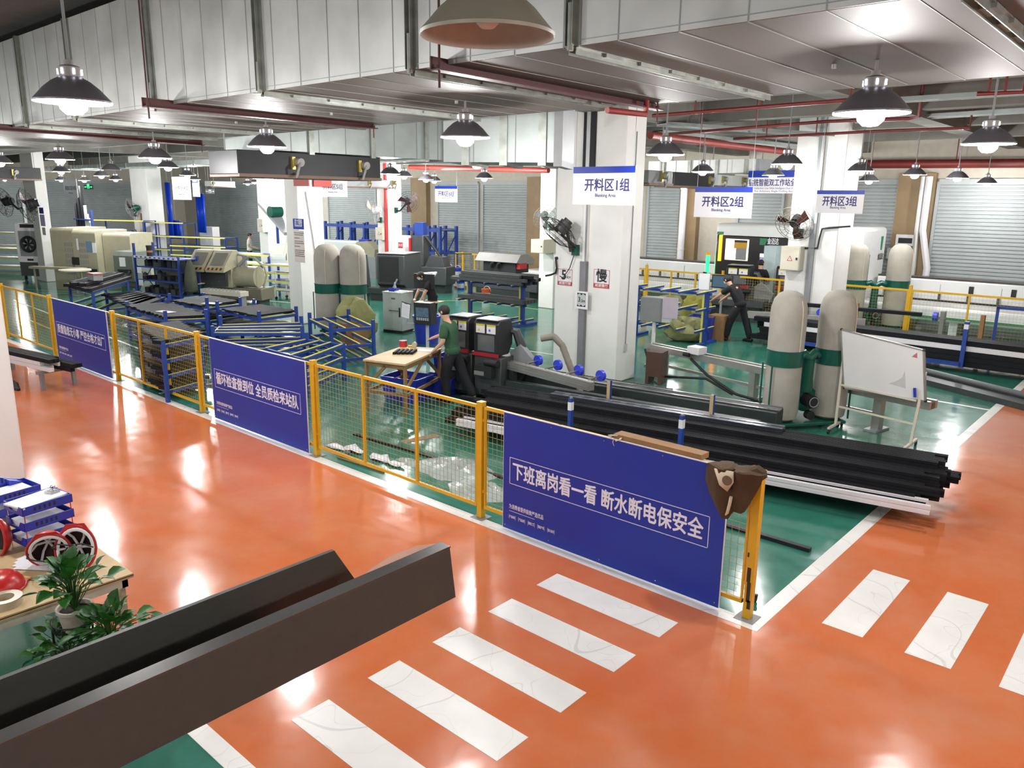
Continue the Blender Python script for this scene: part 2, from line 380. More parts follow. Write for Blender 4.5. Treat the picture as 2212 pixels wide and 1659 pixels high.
# ceiling, beams
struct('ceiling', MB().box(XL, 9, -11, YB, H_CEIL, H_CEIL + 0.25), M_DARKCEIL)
n = 1
for y in (3.2, 6.7, 10.3, 13.9, 17.5):
    struct('beam_%d' % n, MB().box(XL, 9, y - 0.2, y + 0.2, 5.05, H_CEIL), M_CEIL, 'concrete ceiling beam'); n += 1
for x in (6.0, 1.9, -2.2, -6.4, -10.5, -14.9, -19, -23, -31):
    struct('beam_%d' % n, MB().box(x - 0.22, x + 0.22, 2, YB, 4.95, H_CEIL - 0.02), M_CEIL, 'concrete ceiling beam'); n += 1
DZ, DY0, DY1 = 4.35, -1.53, 1.40
# ------------------------------------------------------------------ pendant lamps
def lamp_light(parent, power):
    ld = bpy.data.lights.new('lamp_light', 'POINT'); ld.energy = power; ld.shadow_soft_size = 0.09; ld.color = (1.0, 0.985, 0.97)
    lo = bpy.data.objects.new('lamp_light', ld); C.objects.link(lo); lo.parent = parent; lo.location = (0, 0, -0.13); return lo
def make_lamp(loc, label, lit=True, boost=1.0, rr=0.25, big=False, cord=True, inmat=None, shade=None):
    t = thing('pendant_lamp', label, 'lamp', loc, 0, 'industrial pendant lamps')
    h = 0.62 * rr
    prof = [(rr, 0.0), (rr * 1.01, 0.012), (rr * 0.9, 0.27 * h), (rr * 0.72, 0.6 * h), (rr * 0.5, 0.9 * h), (rr * 0.3, h * 1.08), (rr * 0.26, h * 1.1)]
    inn = [(rr * 0.26, h * 1.06), (rr * 0.48, 0.86 * h), (rr * 0.7, 0.56 * h), (rr * 0.88, 0.24 * h), (rr, 0.0)]
    ls = MB().lathe(prof, n=32).build('lamp_shade', shade or M_SHADE, t)
    MB().lathe(inn, n=32).build('shade_lining', inmat or M_SHADEIN, ls)
    nk = MB().lathe([(rr * .27, h * 1.05), (rr * .29, h * 1.5), (rr * .24, h * 1.55), (rr * .12, h * 1.6), (rr * .12, h * 1.8), (0.0, h * 1.8)], n=20)
    nk = nk.build('socket_housing', MATS.get('pale_socket') or mat('pale_socket', '#8d8a86', 0.5), t)
    sl = MB()
    for a in range(6):
        c, s_ = math.cos(a * math.pi / 3), math.sin(a * math.pi / 3)
        sl.beam((c * rr * .29, s_ * rr * .29, h * 1.18), (c * rr * .29, s_ * rr * .29, h * 1.42), rr * .05, rr * .05)
    sl.build('vent_grille', mat('glowing_vent', '#ffffff', .5, emit='#f4f0ff', estr=3.5, var=0) if lit else M_RUB, nk)
    b = MB().lathe([(0.0, -0.085), (rr * .2, -.078), (rr * .34, -.045), (rr * .38, 0.0), (rr * .34, h * .35), (rr * .2, h)], n=20)
    if not lit: b.v = [Vector((v.x * .5, v.y * .5, v.z * .5 + .07)) for v in b.v]
    b.build('bulb', M_BULB if lit else M_SHADEIN, t)
    top = (DZ if DY0 < loc[1] < DY1 else H_CEIL) - loc[2]
    MB().cyl((0, 0, h * 1.75), (0, 0, top), 0.011 if not big else 0.014, n=8).build('hanging_rod', M_MGREY, t)
    if lit: lamp_light(t, LAMP_W * boost)
    return t
BIG = GY(1053, 80, -3.5)
make_lamp((BIG.x, BIG.y, BIG.z), 'big unlit beige pendant lamp hanging closest, in front of the duct', lit=False, big=True,
          inmat=mat('dusty_pink_lining', '#a39a90', 0.5, var=0.12, scale=9), shade=mat('beige_lamp_enamel', '#8f8878', 0.45, var=0.06))
L0 = [(158, 222, -3.5), (1882, 246, .1), (1005, 298, .1), (577, 318, .1), (335, 342, .1), (130, 345, .1), (0, 352, .1),
      (2135, 312, 3.7), (1437, 335, 3.7), (1030, 353, 3.7), (363, 362, 3.7), (132, 371, 3.7), (1700, 355, 7.3), (843, 376, 7.3), (1518, 371, 10.9), (1670, 379, 12.5),
      (873, 381, 10.9), (1858, 370, 10.9), (1877, 391, 16.5), (1976, 378, 14.5), (2068, 385, 16), (2132, 396, 19.5), (1477, 406, 18.8), (1046, 385, 10.9), (938, 391, 14.5),
      (920, 388, 12), (730, 386, 14.5), (535, 397, 17), (550, 394, 19), (583, 392, 16.5), (604, 388, 13.2), (510, 378, 9), (405, 379, 7.3), (420, 388, 12), (219, 380, 5.6),
      (182, 390, 9), (250, 388, 8.5), (132, 389, 9), (10, 388, 8), (240, 367, 3.7)]
LB = ['lit pendant lamp hung in front of the long duct, with pale socket housing', 'lit pendant lamp hung under the duct, next to a bright patch on its underside', 'lit pendant lamp hung between the duct and the big pillar',
      'lit pendant lamp beside the black ceiling unit', 'lit pendant lamp above the zone 4 sign', 'lit pendant lamp above the air cooler pillar', 'lit pendant lamp cut by the picture edge above the fans',
      'lit pendant lamp in front of the widest shutter', 'lit pendant lamp just beside the zone 1 sign', 'lit pendant lamp with dark shade behind the hanging rod of zone 1', 'lit pendant lamp close to the zone 4 sign top', 'lit pendant lamp over the zone sign beside the air cooler pillar',
      'lit pendant lamp in front of the pillar with control box', 'lit pendant lamp by the end of the black ceiling unit', 'lit pendant lamp above the zone 2 sign', 'lit pendant lamp in front of the long white drill line sign',
      'lit pendant lamp with pointed shade by the end of the black ceiling unit', 'lit pendant lamp behind the control box pillar', 'small lit pendant lamp over the zone 3 sign', 'lit glaring lamp before the tan pier',
      'lit pendant lamp hung before the widest shutter, small', 'smallest lit lamp before the widest shutter', 'lit bare looking lamp beside the white downpipe', 'lit lamp below the dark shaded lamp near the big pillar', 'lit lamp above the zone 6 sign', 'lit lamp close beside the one above the zone 6 sign',
      'lit lamp over the zone 5 sign', 'small lit lamp before the dark shutter', 'small lit lamp before the dark shutter, second of the pair', 'lit lamp on the pillar behind the staff poster', 'lit lamp next to the red boards', 'lit lamp under the long ceiling duct beside the exit arrows sign',
      'lit lamp over the zone 4 sign board', 'lit lamp touching the top of the zone 4 sign', 'lit lamp above the green exit sign', 'lit lamp beside the green exit sign', 'lit lamp between the green exit sign and the faded poster pillar', 'lit lamp touching the sign by the air cooler pillar',
      'lit lamp under the black unit above the wall fan', 'unlit dark pendant lamp above the green exit sign']
for (px, py, Y), lb in zip(L0, LB):
    p = GY(px, py, Y); make_lamp((p.x, p.y, p.z), lb, lit=(lb[:5] != 'unlit'), boost=(1.0 if Y < 5 else 2.7 if p.x < -13 else 1.25))
# lamps of the same grid hanging just outside the picture
for x, y in [(4.2, -7.0), (0.4, -7.6), (4.2, -3.4), (-3.5, -7.1), (4.3, 0.1), (-7.4, -3.5), (-11, -3.5), (-15, -3.5), (-7.4, -7), (4.3, 4), (4.3, 8), (-12, -7), (-19, -3.5)]:
    make_lamp((x, y, 4.0), 'lit pendant lamp outside the picture', lit=True)

# ------------------------------------------------------------------ ducts
DZ, DY0, DY1 = 4.35, -1.53, 1.40
def duct(name, x0, x1, y0, y1, z0, z1, label, flx=(), seams=True, m=M_GALV):
    t = thing(name, label, 'air duct', ((x0 + x1) / 2, (y0 + y1) / 2, z0))
    MB().box(x0, x1, y0, y1, z0, z1).build('duct_shell', m, t, world=True)
    MB().box(x0 + .01, x1 - .01, y0 + .01, y1 - .01, z0 - .002, z0 + .001).build('duct_underside_shade', mat('shaded_beige_sheet', '#5a544f', .62, spec=.3, metal=.0, var=.05, scale=1.5), t, world=True)  # thin added plate; the dimness under the duct is put into its darker colour
    if seams:
        s_ = MB(); x = x0 + 0.3
        while x < x1:
            s_.box(x, x + 0.006, y0 - 0.004, y0, z0, z1); s_.box(x, x + 0.006, y0, y1, z0 - 0.005, z0); x += 0.42
        s_.box(x0, x1, y0 - 0.006, y0, z0 + 0.03, z0 + 0.036)
        s_.build('panel_seams', M_GALVD, t, world=True)
    for x in flx:
        f = MB()
        for dx in (-0.035, 0.02):
            f.box(x + dx, x + dx + 0.006, y0 - 0.05, y0, z0, z1); f.box(x + dx, x + dx + 0.006, y0, y1, z0 - 0.05, z0)
        f.box(x - 0.075, x + 0.06, y0 - 0.008, y0 - 0.001, z0, z1); f.box(x - 0.06, x + 0.045, y0, y1, z0 - 0.008, z0 - 0.001)
        f.cyl((x, y0 - 0.03, z0 - 0.03), (x, y0 - 0.03, z0 + 0.25), 0.022, n=10)
        for q in range(6):
            yy = y0 + 0.3 + q * (y1 - y0 - 0.4) / 6
            f.box(x - 0.05, x + 0.05, yy, yy + 0.2 + 0.05 * (q % 2), z0 - 0.03, z0 - 0.005)
        f.build('flange', mat('flange_steel', '#8f938c', 0.38, metal=0.6, var=0.2, scale=8), t, world=True)
    return t
fl = [GY(px, py, DY0).x for px, py in ((60, 260), (165, 250), (335, 221), (567, 193), (892, 150), (1238, 105))] + [GY(1238, 105, DY0).x + 2.25]
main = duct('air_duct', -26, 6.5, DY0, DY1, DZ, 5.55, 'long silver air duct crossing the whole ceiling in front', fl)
for px, py in ((986, 217), (1802, 138), (716, 243), (510, 262)):
    g_ = G(px, py, DZ); MB().cyl((g_.x, g_.y, DZ - .03), (g_.x, g_.y, DZ), .018, n=10).build('test_plug', M_ALU, main, world=True)
def hanger(px, py, qx, qy, z, label, ends=True):
    p = G(px, py, z); q = G(qx, qy, z); t = thing('duct_hanger', label, 'hanger beam', ((p.x + q.x) / 2, (p.y + q.y) / 2, z), 0, 'maroon beams carrying the duct')
    mb = MB(); mb.beam(p, q, 0.10, 0.012); mb.beam(p + Vector((-.05, 0, .045)), q + Vector((-.05, 0, .045)), 0.012, 0.1); mb.build('hanger_beam', M_MAROON, t, world=True)
    for e in (p, q):
        MB().cyl(e + Vector((0, 0.04 if e is p else -0.04, -0.12)), e + Vector((0, 0.04 if e is p else -0.04, H_CEIL - z)), 0.009, n=8).cyl(e + Vector((0, 0.04 if e is p else -.04, 0.0)), e + Vector((0, 0.04 if e is p else -.04, .035)), 0.02, n=6).build('threaded_rod', M_MAROON, t, world=True)
hanger(940, 150, 1425, 238, DZ - .06, 'maroon hanger beam with rod under the duct, in front of the big pillar')
hanger(312, 230, 812, 278, DZ - .06, 'maroon hanger beam under the duct, ending above the black ceiling unit')
hanger(-40, 278, 440, 314, DZ - .06, 'maroon hanger beam under the far part of the duct')
p1, p2 = Vector((-9.2, 1.43, 0)), Vector((-9.2, 5.34, 0))
def duct_between(p, q, wd, z0, z1, label, nf=3, m=M_GALVD):
    """a duct whose visible face runs from p to q"""
    p = Vector((p.x, p.y, 0)); q = Vector((q.x, q.y, 0)); d = (q - p); L = d.length; a = math.atan2(d.y, d.x)
    t = thing('air_duct', label, 'air duct', (p.x, p.y, z0), a)
    MB().box(0, L, 0, wd, 0, z1 - z0).build('duct_shell', m, t)
    for x in (.3, L - .3):
        for y in (.1, wd - .1): MB().cyl((x, y, z1 - z0 - .01), (x, y, H_CEIL - z0), .01, n=6).build('hanging_rod', M_MGREY, t)
    s_ = MB(); x = 0.4
    while x < L: s_.box(x, x + .01, -.006, 0, 0, z1 - z0); x += 0.55
    s_.build('panel_seams', M_MGREY, t)
    for i in range(nf):
        x = (i + 0.6) * L / nf
        MB().box(x - .05, x + .05, -.04, wd + .04, -.04, z1 - z0).build('flange', MATS['flange_steel'], t)
    MB().box(L - .05, L + .06, -.05, wd + .05, -.05, z1 - z0).build('flange', M_MGREY, t)
    return t
duct_between(p1, p2, 1.4, 4.11, 5.2, 'dull silver air duct crossing behind the front duct, above the black unit')
duct_between(G(958, 350, 3.85), G(1205, 351, 3.85), 1.0, 3.85, 5.0, 'dull silver air duct just behind the big pillar')
a_, b_ = GY(1400, 378, 15.5), GY(1636, 378, 15.5)
duct_between(Vector((a_.x, 15.5, 0)), Vector((b_.x, 15.5, 0)), 1.0, a_.z + .03, 4.55, 'silver air duct with dark straps above the zone 2 sign', 4, M_GALV)
a_, b_ = GY(-60, 373, 8.6), GY(492, 375, 8.6)
duct_between(Vector((a_.x, 8.6, 0)), Vector((b_.x, 8.6, 0)), 1.2, a_.z, 4.6, 'long dull silver duct above the beige machines', 5)
a_ = GX(822, 378, -14.6)
# black fan coil units
def ac_unit(a, b, py0, py1, X, label, depth=0.7, valves=(0.4, 0.9), m=M_BLK2, zmax=9):
    p, q = GX(a, py1, X), GX(b, py1, X); zt = min(GX(a, py0, X).z, zmax)
    t = thing('ceiling_unit', label, 'air unit', (X - depth / 2, (p.y + q.y) / 2, p.z))
    y0, y1 = sorted((p.y, q.y))
    MB().box(X - depth, X, y0, y1, p.z, zt).build('casing', m, t, world=True, bevel=.01)
    MB().box(X - depth, X + .03, y0, y1, p.z - .03, p.z + .02).build('bottom_lip', mat('brown_lip', '#6d5546', .6), t, world=True)
    for e in (y0 + .05, y1 - .05): MB().cyl((X - depth / 2, e, zt - .01), (X - depth / 2, e, DZ if e < DY1 + .1 and X > -26 else H_CEIL), .012, n=6).build('hanging_rod', M_MGREY, t, world=True)
    for f in valves:
        y = y0 + (y1 - y0) * f; zc = (p.z + zt) / 2
        MB().cyl((X - .02, y, zc + .05), (X + .12, y, zc + .03), .07, n=12).tube([(X + .1, y, zc + .05), (X + .16, y - .08, zc - .08), (X + .12, y - .1, zc - .2), (X + .05, y - .02, p.z + .05)], .02, 8).build('valve', MATS['pale_socket'], t, world=True)
        MB().box(X + .001, X + .05, y - .12, y - .06, zc - .08, zc + .12).build('brass_handle', mat('brass', '#a8974f', .35, metal=.6), t, world=True)
    return t
ac_unit(515, 822, 322, 377, -9.2, 'big black ceiling unit with two valves over the staff poster pillar', .9, (.38, .86), zmax=4.09)
ac_unit(-60, 90, 358, 385, -27.5, 'black ceiling unit above the wall fans by the air cooler', .8, (.62,))
ac_unit(692, 866, 384, 402, -20.3, 'slim grey ceiling unit behind the zone 5 sign', .7, (.6, .92), M_MGREY)
ac_unit(1400, 1452, 367, 397, -6.2, 'dark ceiling unit just behind the big pillar', .5, (.6,), mat('dark_grey_unit', '#5e6163', .5))
ac_unit(1456, 1542, 371, 402, -8.3, 'black ceiling unit above the zone 2 sign', .6, (.9,))
ac_unit(1552, 1645, 376, 402, -8.6, 'pale grey ceiling unit with two dark vents beside the drill line sign', .5, (.1, .55), M_GREY)
ac_unit(455, 508, 391, 403, -37, 'grey ceiling unit by the exit arrows sign', .6, (.1,), M_GREY)

# ------------------------------------------------------------------ sprinkler pipes and cable trays under the ceiling
def pipe(name, pts, r, m, label, cat='pipe', drops=()):
    mb = MB().tube(pts, r, 10)
    for d in drops: mb.cyl(d, (d[0], d[1], H_CEIL - .02), .015, n=6)
    return single(name, mb, m, label, cat, None)
def runX(Y, a, b, z, r, m, label, n=3, drop=True):
    pts = [(a, Y, z), (b, Y, z)]
    return pipe('sprinkler_pipe', pts, r, m, label, drops=[(a + (b - a) * (i + .5) / n, Y, z) for i in range(n)])
p, q = G(1405, 292, 4.75), G(1700, 328, 4.75)
pipe('sprinkler_pipe', [p, q], .085, mat('bright_red_pipe', '#8a342d', .5), 'thick red water pipe passing behind the big pillar', drops=[tuple(p.lerp(q, .3)), tuple(p.lerp(q, .8))])
p, q = G(1050, 253, 4.6), G(1206, 274, 4.6)
pipe('sprinkler_pipe', [p, q], .07, M_RED, 'thick red pipe from the duct to the big pillar', drops=[tuple(p.lerp(q, .5))])
p, q = GY(885, 361, 12.2), GY(1185, 368, 12.2)
pipe('sprinkler_pipe', [p, q], .08, MATS['bright_red_pipe'], 'red pipe below the duct behind the big pillar', drops=[tuple(p.lerp(q, .5))])
p, q = GY(1840, 355, YB - .5), GY(2330, 352, YB - .5)
pipe('sprinkler_pipe', [p, q], .13, M_RED, 'long red pipe along the top of the shutters', drops=[tuple(p.lerp(q, t_)) for t_ in (.1, .5, .9)])
p, q = G(1312, 238, 4.22), G(1395, 247, 4.22)
pipe('sprinkler_pipe', [p, q, q + Vector((0, 0, .25))], .03, MATS['bright_red_pipe'], 'short red sprinkler pipe with head under the hanger beam', drops=[tuple(q + Vector((0, 0, .2)))])
def branch(pts, z, label):
    P = [G(x, y, z) for x, y in pts]
    P = [P[0]] + P[1:] + [P[-1] + Vector((0, 0, .55))]
    pipe('sprinkler_pipe', P, .028, M_RED, label, drops=[tuple(P[0].lerp(P[1], t_)) for t_ in (.25, .6)])
branch([(1410, 250), (1835, 216)], 4.75, 'thin red sprinkler branch rising beside the duct edge')
branch([(1440, 290), (1790, 262), (1965, 256), (1985, 252)], 4.75, 'thin red sprinkler branch passing behind the bright lamp')
branch([(1585, 300), (1900, 283), (2095, 276)], 4.75, 'thin red sprinkler branch nearest to the control box pillar')
branch([(2110, 203), (2212, 199)], 4.7, 'thin red sprinkler bend at the edge of the duct')
for i, (a, b, c, z) in enumerate([((1430, 268), (1790, 292), .34, 4.9), ((1420, 285), (1850, 330), .3, 4.85), ((1850, 222), (2260, 196), .22, 5.0), ((1840, 262), (2260, 236), .3, 5.0)]):
    p, q = G(*a, z), G(*b, z); L = (q - p).length; t = thing('cable_tray', ['grey cable tray crossing behind the red water pipe', 'grey cable tray running to the control box pillar', 'grey cable tray close under the duct edge', 'grey cable tray across the concrete beams'][i], 'cable tray', ((p.x + q.x) / 2, (p.y + q.y) / 2, z))
    mb = MB(); nrm = Vector((-(q - p).y, (q - p).x, 0)).normalized() * c / 2
    mb.beam(p, q, c, .01); mb.beam(p + nrm, q + nrm, .012, .07); mb.beam(p - nrm, q - nrm, .012, .07); mb.build('tray', M_GALVD, t, world=True)
    cb = MB()
    for kk in range(4): cb.tube([p + nrm * (-.6 + .4 * kk) + Vector((0, 0, .02)), q + nrm * (-.6 + .4 * kk) + Vector((0, 0, .02))], .014, 6)
    cb.build('cables', M_RUB, t, world=True)
    for f in (.2, .8):
        e = p.lerp(q, f); MB().cyl(e, (e.x, e.y, H_CEIL), .008, n=6).build('hanging_rod', M_MGREY, t, world=True)
# ------------------------------------------------------------------ yellow mesh fence along the walkway
PX = [0.0] + [G(x, y).x for x, y in ((1052, 1112), (693, 982), (440, 890), (257, 822))]
PX.append(GY(105, 640, 0).x)
while PX[-1] > -32: PX.append(PX[-1] - 3.08)
PLB = ['yellow fence post at the corner of the white line, chipped near its foot', 'yellow fence post between the mesh and the big blue board', 'yellow fence post beside the middle blue board',
       'yellow fence post at the start of the middle blue board', 'yellow fence post beside the farthest blue board', 'yellow fence post before the farthest blue board']
def fence_post(x, y, label, h=1.3, group='yellow fence posts by the walkway'):
    t = thing('fence_post', label, 'post', (x, y, 0), 0, group)
    MB().box(-.035, .035, -.035, .035, .008, h).build('post', M_YEL, t, bevel=.004)
    MB().box(-.04, .04, -.04, .04, h, h + .012).build('post_cap', M_YEL, t, bevel=.004)
    MB().box(-.085, .085, -.085, .085, 0, .008).build('base_plate', M_MGREY, t)
    return t
for i, x in enumerate(PX):
    o = fence_post(x, 0, PLB[i] if i < len(PLB) else 'yellow fence post far along the walkway, seen through haze')
    if i == 0:
        c = MB()
        for (a, b, z0, z1) in [(-.012, .02, .16, .34), (-.02, .012, .34, .47), (.0, .03, .10, .18), (-.03, -.015, .56, .6)]: c.box(a, b, -.0365, -.035, z0, z1)
        c.build('chipped_paint', mat('rusty_scrape', '#3a2a1c', .8), o)
def fence_panel(x0, x1, y, label, h=1.27, z0=.12, mesh=True, n=3, group='yellow mesh fence panels by the walkway'):
    a, b = min(x0, x1) + .055, max(x0, x1) - .055
    t = thing('mesh_fence', label, 'fence panel', ((a + b) / 2, y, 0), 0, group); L = (b - a) / 2
    f = MB().box(-L, L, -.016, .016, h - .035, h); f.box(-L, L, -.016, .016, z0, z0 + .035)
    for i in range(n + 1):
        x = -L + 2 * L * i / n; f.box(max(-L, x - .018), min(L, x + .018), -.014, .014, z0, h)
    f.build('frame', M_YEL, t)
    m_ = MB(); x = -L + .05
    while x < L: m_.box(x, x + .0026, -.004, -.0005, z0 + .03, h - .03); x += .062
    z = z0 + .08
    while z < h - .04: m_.box(-L, L, -.0005, .003, z, z + .0026); z += .062
    m_.build('wire_mesh', mat('yellow_mesh_wire', '#ad9a55', .5), t)
    for e in (-L - .03, L + .03):
        for z in (.3, 1.1): MB().box(e - .03, e + .03, -.02, .02, z, z + .03).build('bracket', M_YEL, t)
    return t
FLB = ['yellow mesh fence panel behind the big blue board, ending at the corner post', 'yellow mesh fence panel in front of the scattered paper and plastic', 'yellow mesh fence panel behind the middle blue board',
       'yellow mesh fence panel in front of the dark profile shelves', 'yellow mesh fence panel behind the farthest blue board', 'yellow mesh fence panel behind the white profiles, seen through haze']
for i in range(len(PX) - 1): fence_panel(PX[i], PX[i + 1], 0, FLB[i] if i < len(FLB) else 'yellow mesh fence panel far along the walkway')

def board(px0, px1, lab, slogan, z0=.02, z1=1.275, y=-.045):
    x0, x1 = px0, px1; W_ = x1 - x0; H_ = z1 - z0
    t = thing('slogan_board', lab, 'notice board', ((x0 + x1) / 2, y, z0), 0, 'blue slogan boards on the fence')
    MB().box(-W_ / 2, W_ / 2, -.008, .008, 0, H_).build('panel', M_NAVY, t)
    e = MB().box(-W_ / 2 - .006, W_ / 2 + .006, -.007, .0085, H_, H_ + .008); e.box(-W_ / 2 - .006, -W_ / 2, -.007, .0085, 0, H_); e.box(W_ / 2, W_ / 2 + .006, -.007, .0085, 0, H_)
    e.build('white_edge', M_SIGN, t)
    P = lambda u, v: plate((-W_ / 2 + u * W_, -.0085, v * H_), (1, 0, 0), (0, 0, 1))
    fr = MB(); yy = -.0095
    a, b, c, d = -W_ * .465, W_ * .445, H_ * .405, H_ * .63
    for bx_ in ((a, b, c, c + .006), (a, b, d, d + .006), (a, a + .006, c, d), (b - .006, b, c, d + .006)): fr.box(bx_[0], bx_[1], yy, -.008, bx_[2], bx_[3])
    fr.build('text_frame', M_LETTER, t)
    text_mesh(slogan, .2, M_LETTER, P(.488, .515), t, 'slogan_lettering', .004, W_ * .87)
    text_mesh('为消费者提供极致严选优品', .055, M_LETTER, P(.035, .205), t, 'small_lettering', .0004, W_ * .185, 'LEFT')
    MB().box(-W_ * .465, -W_ * .325, -.0095, -.008, H_ * .165, H_ * .168).build('rule_line', M_LETTER, t)
    for i, s_ in enumerate(['产品新颖', '产品品质', '精细工艺', '智能产线', '恒久耐用']):
        u = .053 + .052 * i
        text_mesh(s_, .034, M_LETTER, P(u, .115), t, 'small_lettering', .0003, W_ * .031)
        o_ = MB()
        for sg in (-1, 1):
            pts = [(-W_ / 2 + u * W_ + sg * (W_ * .016 + .006 * math.cos(q_)), -.009, H_ * .115 + .026 * math.sin(q_)) for q_ in [R(-80 + 20 * k_) for k_ in range(9)]]
            o_.tube(pts, .0016, 4)
        o_.build('oval_border', M_LETTER, t)
    sc = MB()
    for u in (.012, .25, .5, .75, .985):
        for v in (.03, .975): sc.cyl((-W_ / 2 + u * W_, -.011, v * H_), (-W_ / 2 + u * W_, -.008, v * H_), .006, n=8)
    sc.build('screws', M_CHROME, t)
    return t
E_ = lambda px, py: GY(px, py, -.045).x
board(E_(1090, 900), E_(1571, 1080), 'big blue slogan board on the fence end, with a brown bag over its corner', '下班离岗看一看 断水断电保安全')
board(E_(453, 740), E_(659, 790), 'middle blue slogan board on the fence, beside the profile racks', '循环检查做到位 全员质检来站队')
board(E_(113, 650), E_(229, 680), 'farthest blue slogan board on the fence, behind white profiles', '质量隐患无小事 严控合格才出厂')
# string bow and cardboard tube end resting on the big board, brown bag hung over the corner
p = GY(1330, 935, -.03)
s_ = MB()
for k_ in range(3):
    pts = [(p.x + .05 * math.cos(a) * (1 + .2 * k_), -.04 + .02 * math.sin(a * 2), 1.29 + .022 * math.sin(a) + .004 * k_) for a in [i * math.pi / 8 for i in range(17)]]
    s_.tube(pts, .004, 5)
s_.tube([(p.x, -.055, 1.29), (p.x - .01, -.056, 1.25), (p.x + .005, -.055, 1.22)], .004, 5)
single('string_bow', s_, M_CREAMBAG, 'white string knotted on the top edge of the big blue board', 'string')
a, b = G(1350, 958, 1.2), G(1522, 1000, 1.2)
ca = MB().box(GY(1342, 950, .1).x, GY(1530, 1000, .1).x, -.03, .1, 1.2765, 1.325)
o = single('cardboard_strip', ca, M_CARD, 'long brown cardboard box lying behind the top of the big blue board', 'cardboard box')
def cloth(name, cx, y, w_, z1, z0, m, label, seed=0, parent=None, thick=.03, skew=0.0, cat=None):
    rnd = random.Random(seed); nx, nz = 14, 12; vs = []; 
    for j in range(nz + 1):
        v = j / nz
        for i in range(nx + 1):
            u = i / nx - .5
            zz = z1 + (z0 - z1) * v - .05 * abs(u) * (1 - v) + .02 * math.sin(9 * u + seed)
            wv = w_ * (1 - .18 * v + .25 * math.sin(math.pi * v) * .3)
            fold = thick * math.sin(u * 17 + seed + v * 1.5) * (.3 + .7 * v) + .02 * math.sin(u * 7 + v * 6)
            vs.append((cx + u * wv + skew * v, y - .03 - abs(fold) * .9 - .05 * math.sin(math.pi * v), zz))
    k0 = nx + 1
    fs = [(j * k0 + i, j * k0 + i + 1, (j + 1) * k0 + i + 1, (j + 1) * k0 + i) for j in range(nz) for i in range(nx)]
    o = MB().add(vs, fs, True).build(name, m, parent)
    so = o.modifiers.new('thickness', 'SOLIDIFY'); so.thickness = .012
    return o
bagx = GY(1590, 1040, -.06)
bag = thing('cloth_bag', 'brown and cream cloth bag hung over the fence corner on the big blue board', 'bag', (bagx.x, -.05, .98))
n_ = 20
def lobe(cx, y0, prof, nm, ph):
    vs = []
    for i, (hw, z, hd, sx) in enumerate(prof):
        for j in range(n_):
            a_ = 2 * math.pi * j / n_; fold = 1 + .14 * math.sin(4 * a_ + i * .6 + ph) + .07 * math.sin(9 * a_ + i * 1.7)
            vs.append((cx + sx + hw * math.cos(a_) * fold, y0 + hd * math.sin(a_) * fold, z - .98))
    fs = [(i * n_ + j, i * n_ + (j + 1) % n_, (i + 1) * n_ + (j + 1) % n_, (i + 1) * n_ + j) for i in range(len(prof) - 1) for j in range(n_)]
    MB().add(vs, fs, True).add(vs[:n_], [tuple(range(n_))]).add(vs[-n_:], [tuple(range(n_))]).build(nm, M_BROWNBAG, bag)
lobe(-.07, -.08, [(.07, 1.335, .10, .02), (.12, 1.325, .11, .0), (.135, 1.27, .075, -.01), (.13, 1.16, .06, -.01), (.11, 1.05, .05, .0), (.08, .96, .04, .02), (.03, .88, .02, .03)], 'bag_body', 0)
lobe(.10, -.07, [(.07, 1.34, .11, .02), (.13, 1.33, .12, .03), (.125, 1.25, .08, .01), (.10, 1.13, .06, -.01), (.08, 1.04, .05, -.02), (.04, .96, .03, -.03)], 'bag_fold', 2)
MB().add([(-.12, -.175, .33), (.05, -.185, .345), (.05, -.17, .25), (.0, -.16, .16), (-.07, -.165, .2)], [(0, 1, 2, 3, 4)]).build('cream_patch', M_CREAMBAG, bag).modifiers.new('thickness', 'SOLIDIFY').thickness = .01
MB().cyl((.0, -.185, .26), (.0, -.172, .26), .04, n=20).build('round_print', mat('brown_print', '#6d5a4a', .9), bag)
MB().tube([(.03, -.145, .12), (.02, -.14, .05), (-.0, -.125, -.03), (-.02, -.11, -.06)], [.014, .014, .012, .006], 8).build('strap', M_CREAMBAG, bag)
MB().tube([(.16, -.06, .33), (.19, -.05, .345), (.225, -.05, .33), (.25, -.05, .30)], [.05, .06, .055, .03], 8).build('gathered_end', M_BROWNBAG, bag)

# ------------------------------------------------------------------ dark sheet metal channel lying in the foreground, from the gallery out over the aisle
CZ = 2.18
e1, e2 = G(970, 1183, CZ), G(718, 1187, CZ)
chx, cfx = e1.x, e2.x; yend1, yend2 = e1.y, e2.y
ch = thing('sheet_metal_channel', 'long dark grey folded sheet channel reaching in from the near gallery', 'metal channel', ((chx + cfx) / 2, yend1 - 1.5, CZ - .35))
d1 = G(987, 1291, CZ - .205)
zb_ = CZ - .205
MB().prism([(-7.5, zb_), (d1.y, zb_), (yend1, CZ), (-7.5, CZ)], chx - .012, chx + .004, 'yzx').build('near_flange', M_CHAN, ch, world=True)
MB().box(chx - .05, chx + .004, -7.5, yend1 + .004, CZ, CZ + .006).build('rolled_lip', mat('worn_sheet_edge', '#5a5856', .25, metal=.5, var=.05), ch, world=True)
MB().prism([(-7.5, zb_), (yend2 + .12, zb_), (yend2, CZ), (-7.5, CZ)], cfx - .004, cfx + .012, 'yzx').build('far_flange', M_CHAN, ch, world=True)
MB().box(cfx - .004, chx, -7.5, min(yend1, yend2) - .25, CZ - .2, CZ - .19).build('web', M_CHAN, ch, world=True)
